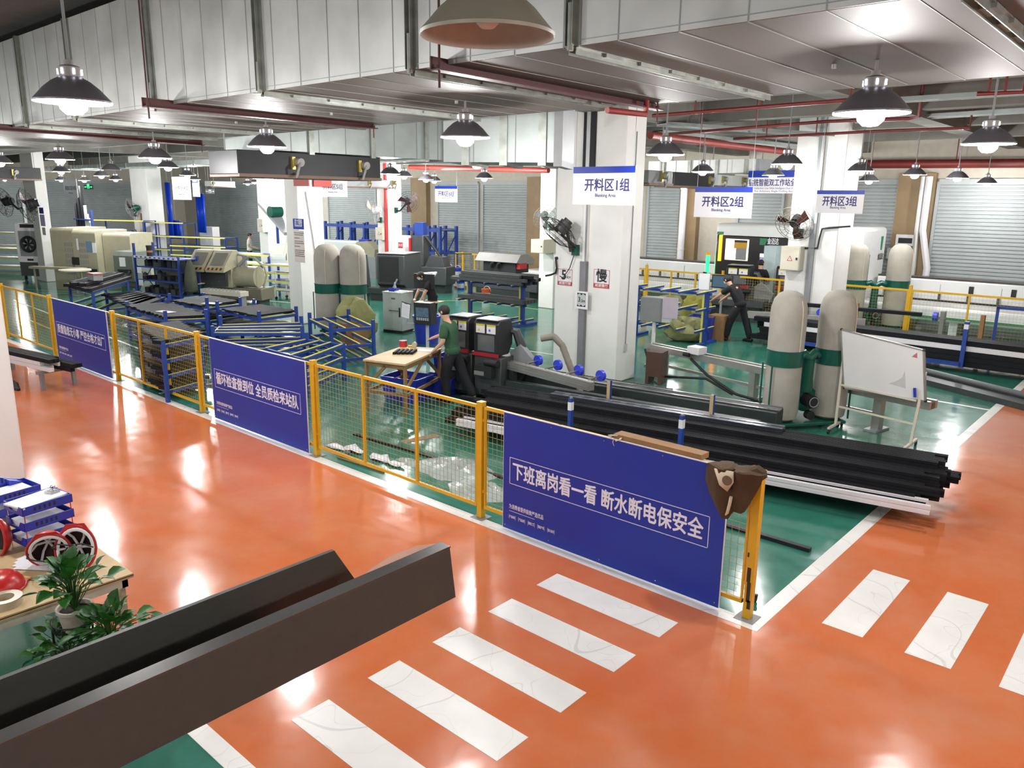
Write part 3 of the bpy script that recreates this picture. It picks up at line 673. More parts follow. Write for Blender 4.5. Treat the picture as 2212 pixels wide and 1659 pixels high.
fm = MB().add([(chx - .05, yend1 - .34, CZ + .006), (chx - .045, yend1 - .02, CZ + .008), (chx - .075, yend1 - .08, CZ + .012), (chx - .08, yend1 - .2, CZ + .014), (chx - .06, yend1 - .3, CZ + .01)], [(0, 1, 2, 3, 4)])
fm.build('peeling_film', mat('clear_film', '#d8d2c4', .25, alpha=.55), ch, world=True)
# gallery deck below the camera that carries the channel
struct('trim_90', MB().box(-1.2, 6, -9.5, -6.9, 1.72, 1.96), M_CEIL, 'edge of the gallery deck under the viewer')
struct('trim_91', MB().box(-1.1, -.8, -9.4, -9.1, 0, 1.72).box(3.7, 4.0, -9.4, -9.1, 0, 1.72).box(1.4, 1.7, -7.6, -7.3, 0, 1.72), M_WHITE, 'posts under the gallery deck')

# ------------------------------------------------------------------ plywood table with trays, helmets and plants
TZ = .82
tc = G(288, 1238, TZ); tx, ty = tc.x, tc.y
TW, TD = 1.5, 1.25                                                       # along -X and -Y
far = G(150, 1142, TZ)
table = thing('work_table', 'pale plywood table in front, with trays and helmets on it', 'table', (tx - .8, ty - .7, 0))
x0t = -5.35
tb = MB().box(x0t, tx, ty - 1.9, ty, TZ - .03, TZ); tb.build('table_top', M_PLY, table, world=True)
MB().box(x0t, tx + .001, ty - 1.9, ty + .001, TZ - .016, TZ - .010).build('top_edge_band', M_RUB, table, world=True)
ap = MB().box(x0t + .03, tx - .03, ty - 1.87, ty - 1.83, TZ - .10, TZ - .03); ap.box(tx - .07, tx - .03, ty - 1.87, ty - .03, TZ - .10, TZ - .03); ap.box(x0t + .03, tx - .03, ty - .07, ty - .03, TZ - .10, TZ - .03)
ap.build('apron', M_CREAM, table, world=True)
for lx, ly in ((tx - .07, ty - .07), (tx - .07, ty - 1.0), (x0t + .07, ty - .07), (x0t + .07, ty - 1.8)):
    MB().box(lx - .025, lx + .025, ly - .025, ly + .025, 0, TZ - .03).build('leg', mat('slotted_angle', '#a79c86', .5, var=.35, scale=25), table, world=True)
def on_table(px, py): return G(px, py, TZ)
def tray(c, z, label, paper=True, clip=False, rz=.15):
    t = thing('document_tray', label, 'paper tray', (c.x, c.y, z), rz, 'blue document trays on the plywood table')
    Wx, Wy, h = .27, .36, .065
    b_ = MB().box(-Wx / 2, Wx / 2, -Wy / 2, Wy / 2, 0, .005)
    b_.box(-Wx / 2, -Wx / 2 + .005, -Wy / 2, Wy / 2, 0, h); b_.box(Wx / 2 - .005, Wx / 2, -Wy / 2, Wy / 2, 0, h); b_.box(-Wx / 2, Wx / 2, Wy / 2 - .005, Wy / 2, 0, h)
    b_.prism([(-Wx / 2, 0), (Wx / 2, 0), (Wx / 2, h), (Wx * .3, h), (Wx * .18, .02), (-Wx * .18, .02), (-Wx * .3, h), (-Wx / 2, h)], -Wy / 2, -Wy / 2 + .005, 'xzy')
    b_.build('tray', M_TUB, t)
    if paper: MB().box(-.105, .105, -.16, .14, .006, .045).build('papers', M_PAPER, t)
    sl = MB()
    for i in range(5): sl.box(Wx / 2, Wx / 2 + .001, -.1 + .035 * i, -.085 + .035 * i, .02, .05)
    sl.build('slot_pattern', M_RUB, t)
    for sx in (-1, 1):
        for sy in (-1, 1): MB().cyl((sx * .125, sy * .165, -.055), (sx * .125, sy * .165, 0), .004, n=6).build('tray_riser', M_REDINK if sx > 0 else M_CHROME, t)
    return t
tc1 = on_table(95, 1170); 
tray(tc1, TZ + .055, 'blue paper tray at the bottom of the stack on the plywood table'); tray(tc1 + Vector((0, 0, 0)), TZ + .175, 'blue paper tray in the middle of the stack')
tray(tc1, TZ + .295, 'blue paper tray on top of the stack, under a clip of papers'); tc2 = on_table(28, 1112)
tray(tc2, TZ + .055, 'blue paper tray standing behind the tray stack, lower'); tray(tc2, TZ + .175, 'blue paper tray standing behind the tray stack, upper')
cb = thing('clip_of_papers', 'sheaf of white papers with a steel bulldog clip on the tray stack', 'papers', (tc1.x, tc1.y, TZ + .345), .3)
MB().box(-.11, .11, -.19, .17, 0, .012).build('papers', M_PAPER, cb); 
kk = MB().prism([(-.05, 0), (.05, 0), (.035, .03), (-.035, .03)], .08, .15, 'xzy'); kk.torus((-.02, .13, .045), .017, .003, 14, 6, Matrix.Rotation(R(70), 3, 'X')); kk.torus((.02, .13, .045), .017, .003, 14, 6, Matrix.Rotation(R(70), 3, 'X'))
kk.build('bulldog_clip', M_CHROME, cb)
pc = on_table(28, 1065)
fh = on_table(50, 1090)
fb = thing('file_holder', 'dark blue upright file holder behind the tray stack', 'file holder', (fh.x, fh.y, TZ), .2)
for i in range(3): MB().prism([(-.12, 0), (.12, 0), (.12, .16), (.06, .2), (-.12, .27)], -.02 + .06 * i - .06, .02 + .06 * i - .07, 'yzx').build('holder_bay', M_TUB, fb)
pp = on_table(95, 1205)
ps = thing('paper_sheets', 'loose white papers on the plywood table, below the tray stack', 'papers', (pp.x, pp.y, TZ), .5)
for i in range(4): MB().box(-.15 + .02 * i, .15 + .03 * i, -.11 - .03 * i, .1 - .01 * i, .001 + .002 * i, .0025 + .002 * i).xform(Matrix.Rotation(.12 * i - .2, 4, 'Z')).build('sheet', M_PAPER, ps)
def helmet(c, label, tilt, strap=True, k_=1.0, flip=False):
    t = thing('safety_helmet', label, 'helmet', (c.x, c.y, c.z), .4); t.rotation_euler = tilt; WM[t.name] = Matrix.Translation(c)
    r_ = .13
    dome = [(r_ * math.cos(a_), r_ * .95 * math.sin(a_)) for a_ in [R(90 * i / 8) for i in range(9)]]
    MB().lathe(dome, n=28, sx=1, sy=1.2).build('shell', M_HELM, t)
    inn = [(x * .95, z * .95) for x, z in dome]
    MB().lathe(inn, n=24, sx=1, sy=1.2).build('shell_lining', mat('dark_helmet_lining', '#2a1210', .7), t)
    MB().torus((0, 0, 0), r_ * 1.03, .008, 28, 6, Matrix.Diagonal((1, 1.2, 1))).build('brim', M_HELM, t)
    MB().prism([(-.09, .13), (.09, .13), (.06, .178), (-.06, .178)], -.004, .003).build('peak', M_HELM, t)
    if strap:
        s1 = MB()
        for a_ in (0, 60, 120):
            c_, s_2 = math.cos(R(a_)), math.sin(R(a_)); s1.tube([(r_ * .9 * c_, r_ * 1.08 * s_2, .0), (r_ * .55 * c_, r_ * .66 * s_2, .07), (0, 0, .085), (-r_ * .55 * c_, -r_ * .66 * s_2, .07), (-r_ * .9 * c_, -r_ * 1.08 * s_2, 0)], .009, 6)
        s1.torus((0, 0, -.004), r_ * .88, .011, 26, 6, Matrix.Diagonal((1, 1.2, 1)))
        s1.build('suspension_harness', M_PAPER, t)
        MB().tube([(.12, 0, 0), (.13, .03, -.07), (.08, .06, -.13), (0, .05, -.15), (-.08, .05, -.12), (-.12, 0, 0)], .005, 6).build('chin_strap', M_RUB, t)
    return t
helmet(on_table(110, 1225) + Vector((0, 0, .13)), 'red safety helmet on its side on the plywood table', Vector((-.85, .30, .42)).to_track_quat('Z', 'Y').to_euler())
helmet(on_table(168, 1222) + Vector((0, 0, .13)), 'upturned helmet showing its white harness, beside the potted plant', Vector((-.75, .55, -.25)).to_track_quat('Z', 'Y').to_euler())
helmet(on_table(2, 1275) + Vector((0, 0, .012)), 'red safety helmet standing upright at the table edge', (0, 0, .5), strap=False)
helmet(on_table(-12, 1195) + Vector((0, 0, .12)), 'red safety helmet lying among the papers at the picture edge', (R(95), 0, R(200)), strap=False)
tp = on_table(12, 1305)
tpo = single('tape_roll', MB().lathe([(.055, 0), (.1, 0), (.1, .05), (.055, .05), (.055, 0)], (tp.x, tp.y, TZ), 28), mat('clear_tape', '#b7ad94', .3), 'roll of clear packing tape on the plywood table', 'tape')
yk = on_table(50, 1250)
kn = thing('utility_knife', 'yellow utility knife beside the upright red helmet', 'knife', (yk.x, yk.y, TZ), .5)
MB().box(-.06, .06, -.014, .014, 0, .018).build('knife_handle', mat('yellow_plastic', '#c79a1e', .4), kn, bevel=.005); MB().box(.06, .09, -.009, .009, .006, .009).build('blade', M_CHROME, kn)
# wire plant stand with pothos pots
ps0 = G(165, 1345, .74); 
def plant(c, label, seed, r_=.24, n=60, pot=True, lift=.0):
    t = thing('potted_pothos', label, 'potted plant', c, seed * .7, 'leafy pot plants beside the table'); rnd = random.Random(seed)
    if pot:
        MB().lathe([(0, 0), (.075, 0), (.1, .13), (.108, .13), (.108, .15), (.094, .15), (.09, .12), (0, .12)], n=24).build('pot', M_POT, t)
        MB().cyl((0, 0, .10), (0, 0, .122), .09, n=18).build('soil', mat('soil', '#2c2218', .95), t)
    st = MB(); lv = MB()
    for i in range(n):
        a_ = rnd.uniform(0, 6.283); e_ = rnd.uniform(.15, .95); L = r_ * rnd.uniform(.55, 1.15)
        b_ = Vector((0, 0, .12)); tip = Vector((math.cos(a_) * L * e_, math.sin(a_) * L * e_, .12 + lift + max(.05, L * (1.05 - e_ * .8)) + rnd.uniform(-.02, .06)))
        mid = b_.lerp(tip, .5) + Vector((0, 0, .06)); st.tube([b_, mid, tip], .0028, 4, False)
        d = (tip - mid).normalized(); d = (d + Vector((0, 0, rnd.uniform(-.7, .2)))).normalized(); s_ = d.cross(Vector((0, 0, 1))); s_ = s_.normalized() if s_.length > .01 else Vector((1, 0, 0)); s_ = (s_ + Vector((0, 0, rnd.uniform(-.5, .5)))).normalized(); nn = s_.cross(d).normalized()
        l_ = rnd.uniform(.075, .12); w_ = l_ * .42
        shp = [(0, 0, 0), (.16, .75, .1), (.42, 1, .16), (.72, .6, .1), (1, 0, -.12)]
        vs = [tip + d * l_ * u + s_ * w_ * v + nn * l_ * k_ * .9 for u, v, k_ in shp] + [tip + d * l_ * u - s_ * w_ * v + nn * l_ * k_ * .9 for u, v, k_ in shp[1:4]] + [tip + d * l_ * u for u in (.16, .42, .72)]
        lv.add(vs, [(0, 1, 8), (1, 2, 9, 8), (2, 3, 10, 9), (3, 4, 10), (0, 8, 5), (8, 9, 6, 5), (9, 10, 7, 6), (10, 4, 7)], True)
    st.build('stems', mat('green_stem', '#2d5a22', .6), t); lv.build('leaves', M_LEAF, t)
    return t
stn = thing('plant_stand', 'black wire plant stand in front of the plywood table', 'plant stand', (ps0.x, ps0.y, 0))
m_ = MB()
sp = [(0, 0, .70), (.26, .10, .50), (-.05, -.05, .30)]
for dx, dy, zz in sp:
    m_.torus((dx, dy, zz), .12, .006, 22, 6); m_.torus((dx, dy, zz + .07), .135, .005, 22, 6)
    for a_ in range(4): m_.tube([(dx + .12 * math.cos(a_ * 1.57), dy + .12 * math.sin(a_ * 1.57), zz), (dx + .135 * math.cos(a_ * 1.57), dy + .135 * math.sin(a_ * 1.57), zz + .07)], .005, 5)
    m_.tube([(dx - .12, dy, zz), (dx + .12, dy, zz)], .005, 5); m_.tube([(dx, dy - .12, zz), (dx, dy + .12, zz)], .005, 5)
m_.build('ring_shelf', M_RUB, stn)
for a_ in ((-.14, -.1), (.14, .14), (.12, -.12), (-.12, .13)): MB().cyl((a_[0], a_[1], 0), (a_[0], a_[1], .78), .008, n=6).build('leg', M_RUB, stn)
plant((ps0.x, ps0.y, .705), 'bushy green plant in a white pot at the table edge', 3, .2, 62, lift=.1)
plant((ps0.x + .26, ps0.y + .10, .505), 'leafy plant reaching out beside the table corner, lower than the white pot', 5, .24, 80)
plant((ps0.x - .05, ps0.y - .05, .305), 'dark leafy plant hanging lowest on the stand', 8, .26, 70)
# ------------------------------------------------------------------ rack of long black profiles at the fence corner
PA = math.atan2(3.0 - 1.77, .63 + 5.88)                                # direction of the bars
PU = Vector((math.cos(PA), math.sin(PA), 0)); PV = Vector((-PU.y, PU.x, 0))
def F(o, u, v, z): return Vector((o.x, o.y, 0)) + PU * u + PV * v + Vector((0, 0, z))
PO = G(2008, 1108, .22); PO.z = 0                                         # front corner of the bar ends
ZP = .84
fa, fb2 = G(1230, 862, ZP), G(1475, 897, ZP)
rk = lambda p: ((p - PO).dot(PU), (p - PO).dot(PV))
rack = thing('profile_rack', 'blue U-shaped profile rack under the long black bars at the fence corner', 'rack', F(PO, -2.9, .5, 0), PA)
us = sorted([rk(fa)[0], rk(fb2)[0]])
for i, u in enumerate(us):
    fr = MB().beam(F(PO, u, .05, .12), F(PO, u, 1.35, .12), .06, .08); fr.beam(F(PO, u, .1, .0), F(PO, u, .1, .12), .06, .06); fr.beam(F(PO, u, 1.3, .0), F(PO, u, 1.3, .12), .06, .06)
    fr.build('base_beam', M_BLUE, rack, world=True)
    for v, front in ((.08, True), (1.33, False)):
        MB().beam(F(PO, u, v, .1), F(PO, u, v, ZP), .05, .06).build('upright', M_BLUE, rack, world=True)
        if front: MB().beam(F(PO, u, v - .002, ZP - .16), F(PO, u, v - .002, ZP - .05), .054, .064).build('white_tape_mark', M_SIGN, rack, world=True)
        else: MB().beam(F(PO, u - .0, v - .036, .1), F(PO, u, v - .036, ZP), .05, .008).build('yellow_strip', mat('tan_strip', '#c0a878', .5), rack, world=True)
    MB().cyl(F(PO, u, .08, ZP), F(PO, u, .08, ZP + .02), .02, n=8).build('post_cap', M_MGREY, rack, world=True)
MB().beam(F(PO, us[0], .7, .06), F(PO, us[1], .7, .06), .05, .05).build('tie_bar', M_BLUE, rack, world=True)
def profile_mesh(L, a=.055, b=.075):
    """extrusion with a groove along each side"""
    g = .008
    poly = [(-a / 2, 0), (a / 2, 0), (a / 2, b * .4), (a / 2 - g, b * .42), (a / 2 - g, b * .58), (a / 2, b * .6), (a / 2, b), (a * .12, b), (a * .1, b - g), (-a * .1, b - g), (-a * .12, b), (-a / 2, b), (-a / 2, b * .6), (-a / 2 + g, b * .58), (-a / 2 + g, b * .42), (-a / 2, b * .4)]
    return MB().prism(poly, -L, 0, 'yzx')
rnd = random.Random(11)
bar0 = None
def bar(u, v, z, L, m, label, group, a=.055, b=.075, da=0.0):
    o = profile_mesh(L, a, b).build('aluminium_profile', m); o.location = F(PO, u, v, z); o.rotation_euler = (0, 0, PA + da)
    return tag(o, label, 'metal profile', group)
ENDS = []
LBL = 'long black aluminium profile in the pile at the fence corner'
bar(0.0, .03, .19, 6.1, M_SIGN, 'white profile lowest and frontmost of the bars at the fence corner', None, .05, .10)
bar(-.03, .13, .29, 6.0, M_SIGN, 'white profile lying just above the frontmost white one', None, .05, .03)
for j, (z, n, v0, um) in enumerate([(.18, 14, .12, -.14), (.26, 13, .16, -.05), (.34, 12, .24, .03), (.42, 9, .42, .06), (.50, 5, .72, .02)]):
    for i in range(n):
        v = v0 + i * .082
        uu = um + rnd.uniform(-.2, .1) * (1 if j < 4 else .6) + (.22 * i / 14)
        ENDS.append((uu, v, z)); o = bar(uu, v, z, 6.1 + rnd.uniform(-.1, .15), M_BLK, LBL, 'black profiles piled at the fence corner', .072, .078, rnd.uniform(-.002, .002))
for uu, v, z in (ENDS[20], ENDS[31], ENDS[44], ENDS[9]):
    single('end_plug', MB().cyl(F(PO, uu - .01, v, z + .04), F(PO, uu + .025, v, z + .04), .022, n=10), M_SIGN, 'small white plug on a bar end in the pile at the fence corner', 'end plug', 'white plugs on the black bar ends')
bar(-1.75, 1.0, .578, 3.3, mat('filmed_profile', '#3a3f47', .3, metal=.3), 'wide profile wrapped in printed protective film, on top of the pile', None, .2, .05)
f_ = MB()
for i in range(14):
    for jj in range(2): f_.box(-.25 - i * .22, -.16 - i * .22, -.06 + .07 * jj, -.05 + .07 * jj, .0505, .0512)
o = f_.build('film_print', M_GREY, bpy.data.objects['aluminium_profile.%03d' % (len([o for o in bpy.data.objects if o.name.startswith('aluminium_profile')]) - 1)])
# profiles lying low behind the mesh fence (white ends)
for i, (dx, dz, L, m) in enumerate([(0, .18, 2.6, M_SIGN), (.03, .30, 2.6, M_SIGN), (.1, .24, 2.5, M_BLK2)]):
    p = G(925, 910, .2)
# dark strips and litter on the floor behind the fence
def strip(a, b, wd, h, m, name, label, cat):
    p, q = G(*a), G(*b); mb = MB().beam(p + Vector((0, 0, h / 2)), q + Vector((0, 0, h / 2)), wd, h); return single(name, mb, m, label, cat)
strip((765, 940), (1090, 1035), .05, .03, M_BLK2, 'metal_strip', 'dark flat bar on the green floor behind the mesh fence', 'metal bar')
strip((1560, 1135), (1750, 1192), .06, .04, M_BLK2, 'metal_strip', 'short dark bar on the floor behind the fence corner post', 'metal bar')
strip((870, 955), (945, 940), .16, .004, mat('kraft_paper', '#8a765c', .9), 'paper_scrap', 'brown paper scrap on the green floor behind the mesh', 'scrap paper')
strip((730, 990), (830, 1022), .02, .02, M_WOOD, 'timber_strip', 'thin wooden strip along the fence foot', 'timber')
rnd = random.Random(4)
for i, (px, py, s_, lb) in enumerate([(765, 975, .42, 'crumpled white paper sheet next to the fence post by the middle board'), (820, 992, .35, 'white paper sheet with torn edge behind the mesh'), (850, 1005, .30, 'white paper scrap with round cut-out behind the mesh'), (725, 968, .3, 'white paper scrap partly behind the middle blue board'), (745, 985, .22, 'dark backed paper scrap behind the mesh')]):
    c = G(px, py); n = 9; vs = [(c.x, c.y, .03)]
    for k_ in range(n):
        a_ = 2 * math.pi * k_ / n; r_ = s_ * rnd.uniform(.45, 1.0) * .55; vs.append((c.x + r_ * 1.3 * math.cos(a_), c.y + r_ * .7 * math.sin(a_), rnd.uniform(.004, .06)))
    o = single('paper_scrap', MB().add(vs, [(0, 1 + k_, 1 + (k_ + 1) % n) for k_ in range(n)]), M_PAPER if i != 4 else M_BLK2, lb, 'scrap paper', 'scraps of paper behind the fence')
    o.modifiers.new('thickness', 'SOLIDIFY').thickness = .003
def film_heap(px, py, sx, sy, h, label, seed):
    c = G(px, py); rnd = random.Random(seed); n, k_ = 18, 7; vs = [(c.x, c.y, h)]
    for j in range(1, k_):
        for i in range(n):
            a_ = 2 * math.pi * i / n; r_ = j / (k_ - 1)
            vs.append((c.x + sx * r_ * math.cos(a_) * rnd.uniform(.85, 1.1), c.y + sy * r_ * math.sin(a_) * rnd.uniform(.85, 1.1), max(.003, h * (1 - r_ ** 1.5) * rnd.uniform(.4, 1.2))))
    fs = [(0, 1 + i, 1 + (i + 1) % n) for i in range(n)] + [(1 + j * n + i, 1 + j * n + (i + 1) % n, 1 + (j + 1) * n + (i + 1) % n, 1 + (j + 1) * n + i) for j in range(k_ - 2) for i in range(n)]
    return single('plastic_film', MB().add(vs, fs), mat('crumpled_film', '#c8d2cd', .18, alpha=.6, bump=.4, bscale=20), label, 'plastic film', None)
film_heap(985, 1015, .62, .42, .13, 'heap of clear plastic film on the floor behind the mesh', 2)
film_heap(1035, 1060, .45, .3, .12, 'clear plastic film lying against the foot of the fence', 5)
film_heap(890, 1000, .3, .12, .06, 'thin twist of clear plastic film behind the mesh', 9)
cs = G(1630, 1300); ct = thing('caster_wheel', 'black caster behind the foot of the corner post', 'caster', (cs.x, cs.y, 0)); MB().cyl((-.012, 0, .03), (.012, 0, .03), .03, n=16).build('wheel', M_RUB, ct); MB().box(-.02, .02, -.015, .015, .05, .075).build('bracket', M_BLK2, ct)

# ------------------------------------------------------------------ dust collectors
def dust_collector(loc, rz, label, gap=.95, r_=.26, zmid=.95, hb=.98, splay=False, motor=True):
    t = thing('dust_collector', label, 'dust collector', loc, rz, 'twin bag dust collectors')
    b_ = MB().box(-gap / 2 - .15, gap / 2 + .15, -.28, .28, .06, .11); b_.build('base_plate', M_DGREEN, t, bevel=.01)
    for sx in (-1, 1):
        for sy in (-1, 1): MB().cyl((sx * (gap / 2 + .05) - .015, sy * .22, .03), (sx * (gap / 2 + .05) + .015, sy * .22, .03), .03, n=12).build('caster', M_RUB, t)
    for i, sx in enumerate((-1, 1)):
        x = sx * gap / 2
        MB().lathe([(r_ * 1.01, zmid - .02), (r_ * 1.03, zmid - .02), (r_ * 1.03, zmid), (r_ * 1.01, zmid), (r_ * 1.01, zmid + .2), (r_ * 1.03, zmid + .2), (r_ * 1.03, zmid + .22), (r_ * .99, zmid + .22)], (x, 0, 0), 32).build('filter_drum', M_DGREEN, t)
        up = [(r_ * .99, zmid + .2), (r_ * 1.0, zmid + .35), (r_ * 1.0, zmid + hb * .75), (r_ * .97, zmid + hb * .88), (r_ * .86, zmid + hb * 1.0), (r_ * .62, zmid + hb * 1.09), (r_ * .3, zmid + hb * 1.13), (0, zmid + hb * 1.13)]
        MB().lathe(up, (x, 0, 0), 32).build('upper_bag', M_BAG, t)
        lo = [(0, .115), (r_ * .7, .115), (r_ * .93, .16), (r_ * 1.0, .3), (r_ * .99, .7), (r_ * .98, zmid)]
        MB().lathe(lo, (x, 0, 0), 32).build('lower_bag', M_BAG, t)
        a_ = R(-40 if sx > 0 else -75)
        sm_ = [(x + (r_ * f + .004) * math.cos(a_), (r_ * f + .004) * math.sin(a_), z) for f, z in ((1.0, zmid + .22), (1.0, zmid + hb * .75), (.97, zmid + hb * .88), (.86, zmid + hb))]
        MB().tube(sm_, .008, 6).build('bag_seam', M_CREAMBAG, t)
        tf = MB().ball((x + .03, -r_ * .35, zmid + hb * 1.1), .025, 8)
        for q in range(10): a2 = q * .628; tf.tube([(x + .03, -r_ * .35, zmid + hb * 1.1), (x + .03 + .12 * math.cos(a2), -r_ * .35 + .11 * math.sin(a2), zmid + hb * 1.075 - .02)], .004, 4)
        tf.build('gathered_top', M_BAG, t)
        for q in (-1, 1): MB().beam((x + sx * r_ * 1.05, q * .13, .1), (x + sx * r_ * 1.05, q * .13, zmid), .02, .02).build('support_post', M_DGREEN, t)
    cv = MB().tube([(-gap / 2 + r_, 0, zmid + .1), (-gap * .12, .0, zmid + .14), (0, 0, zmid + .05), (gap * .12, 0, zmid + .14), (gap / 2 - r_, 0, zmid + .1)], .075, 12)
    cv.build('manifold', M_DGREEN, t)
    MB().tube([(0, 0, zmid + .05), (0, .02, .75), (0, .03, .55)], [.09, .1, .12], 14).build('riser_duct', M_DGREEN, t)
    MB().cyl((0, -.02, .42), (0, .14, .42), .2, n=28).build('fan_housing', M_DGREEN, t)
    MB().cyl((0, -.2, .42), (0, -.02, .42), .1, n=20).cyl((0, -.24, .42), (0, -.2, .42), .085, n=20).build('motor', M_BLK2, t)
    MB().torus((0, -.24, .42), .075, .008, 20, 6, Matrix.Rotation(R(90), 3, 'X')).build('fan_guard', M_MGREY, t)
    MB().cyl((0, -.19, .2), (0, -.1, .2), .07, n=18).build('inlet', M_RUB, t)
    return t
da = G(1676, 925); db = G(1783, 925)
mid = (da + db) / 2
dl, dr = G(1676, 932), G(1782, 936)
DA = Vector((-2.35, 5.75)); 
dl, dr = G(1681, 920), G(1784, 914); dm = (dl + dr) / 2
dust_collector((dm.x, dm.y, 0), math.atan2((dr - dl).y, (dr - dl).x), 'big dust collector with two tall grey bags beside the whiteboard', (dr - dl).length, .268, 1.0, .98)
d2 = G(1880, 712)
dust_collector((d2.x, d2.y, 0), R(38), 'dust collector with curved green pipes before the white drill line', 1.15, .31, 1.15, 1.05)
d3 = G(740, 720)
dust_collector((d3.x, d3.y, 0), R(30), 'dust collector beside the staff poster pillar, with stained bags', .68, .33, 1.05, 1.05)
# corrugated hose from the front dust collector
hp = [Vector((-2.6, 5.2, .2)), Vector((-2.9, 5.1, .17)), Vector((-3.25, 5.05, .16)), Vector((-3.6, 5.12, .2))]
def hose(pts, r_, m, label, name='flexible_hose'):
    P = []; n = 40
    for i in range(n + 1):
        f = i / n * (len(pts) - 1); a_ = min(int(f), len(pts) - 2); P.append(Vector(pts[a_]).lerp(Vector(pts[a_ + 1]), f - a_))
    return single(name, MB().tube(P, [r_ * (1 + .09 * (i % 2)) for i in range(n + 1)], 12), m, label, 'hose')
hose(hp, .09, mat('hose_beige', '#7d766a', .6), 'beige corrugated hose on the floor beside the front dust collector')

# ------------------------------------------------------------------ whiteboard on a wheeled stand
wa, wb, wc, wd = (1818, 712), (1995, 757), (2000, 866), (1822, 838)
w1 = G(1982, 975); w0 = G(1812, 905)
wb_dir = Vector((1, .35, 0)).normalized()
wbt = thing('whiteboard', 'tilted white marker board on a wheeled stand, beside the big dust collector', 'whiteboard', (w1.x - .6, w1.y + .1, 0))
xa, xb = GY(1816, 800, w1.y + .12), GY(1999, 860, w1.y - .05)
A0, B0 = GY(1818, 712, w1.y + .25), GY(1996, 757, w1.y)
A1, B1 = GY(1824, 838, w1.y + .25), GY(1999, 866, w1.y)
nr = (B0 - A0).cross(A1 - A0).normalized(); nr = nr if nr.y < 0 else -nr
th = .014
vs = [p_ + nr * s_ for s_ in (th, -th) for p_ in (A0, B0, B1, A1)]
MB().add(vs, [(0, 1, 2, 3), (7, 6, 5, 4), (0, 4, 5, 1), (1, 5, 6, 2), (2, 6, 7, 3), (3, 7, 4, 0)]).build('board_face', mat('whiteboard_enamel', '#d4d3d1', .3, var=.03, scale=2), wbt, world=True)
fr = MB()
for a_, b_ in ((A0, B0), (B0, B1), (B1, A1), (A1, A0)): fr.beam(a_, b_, .022, .036, up=nr)
fr.build('board_frame', M_ALU, wbt, world=True)
for p_ in (A0, B0, B1, A1): MB().ball(p_, .024, 8).build('corner_cap', M_RUB, wbt, world=True)
st_ = M_CREAM
pl, pr = (A0 + A1) / 2, (B0 + B1) / 2
fl_, fr_ = Vector((pl.x, pl.y, .1)), Vector((pr.x - .06, pr.y, .1))
for q_, s_ in ((pl, fl_), (pr, fr_)):
    MB().beam(s_, (q_.x, q_.y + .02, q_.z + .05), .035, .035).build('stand_post', st_, wbt, world=True)
    MB().beam((s_.x, s_.y - .3, .09), (s_.x, s_.y + .3, .09), .035, .03).build('stand_foot', st_, wbt, world=True)
    for e in (-.28, .28): MB().cyl((s_.x - .012, s_.y + e, .035), (s_.x + .012, s_.y + e, .035), .035, n=14).build('caster', M_RUB, wbt, world=True)
for z in (.38, .72): MB().beam((fl_.x, fl_.y, z), (fr_.x, fr_.y, z), .025, .025).build('cross_bar', st_, wbt, world=True)
cen = (A1 * .42 + B1 * .58).lerp(A0 * .42 + B0 * .58, .22) + nr * (th + .001)
bd = (B0 - A0).normalized(); bu = (A0 - A1).normalized()
MB().add([cen + bd * x + bu * y for x, y in ((0, 0), (.25, 0), (.25, .26), (.2, .14), (.1, .06))], [(0, 1, 2, 3, 4)]).build('pen_mark', mat('faint_marker', '#b6b6b4', .5), wbt, world=True)
c2 = B0 - bd * .12 - bu * .1 + nr * (th + .001)
MB().add([c2 + bd * x + bu * y for x, y in ((-.05, -.03), (.03, -.03), (.03, .05))], [(0, 1, 2)]).build('red_mark', mat('red_marker', '#b86466', .5), wbt, world=True)
e_ = B1 - bd * .13 + bu * .02 + nr * .03
MB().beam(e_, e_ + bu * .13, .05, .03).build('eraser', M_TUB, wbt, world=True)
# ------------------------------------------------------------------ people
def skin_mesh(nodes, edges, root, name, m, parent, sub=2):
    """nodes: {key: (pos, rx, ry)}; one continuous surface grown along connected edges"""
    keys = list(nodes); ix = {k_: i for i, k_ in enumerate(keys)}
    me = bpy.data.meshes.new('tmp'); me.from_pydata([tuple(nodes[k_][0]) for k_ in keys], [(ix[a], ix[b]) for a, b in edges], [])
    o = bpy.data.objects.new('tmp_skin', me); C.objects.link(o)
    sk = o.modifiers.new('skin', 'SKIN'); sk.use_smooth_shade = True; sk.branch_smoothing = .4
    sd = o.modifiers.new('sub', 'SUBSURF'); sd.levels = sub; sd.render_levels = sub
    if not me.skin_vertices: me.skin_vertices.new()
    for i, k_ in enumerate(keys):
        v = me.skin_vertices[0].data[i]; v.radius = (nodes[k_][1], nodes[k_][2]); v.use_root = (k_ == root)
    dg = bpy.context.evaluated_depsgraph_get(); dg.update()
    nm = bpy.data.meshes.new_from_object(o.evaluated_get(dg)); bpy.data.objects.remove(o); bpy.data.meshes.remove(me)
    nm.materials.clear(); nm.materials.append(m); nm.name = name
    nm.polygons.foreach_set('use_smooth', [True] * len(nm.polygons))
    r = bpy.data.objects.new(name, nm); C.objects.link(r); r.parent = parent; return r
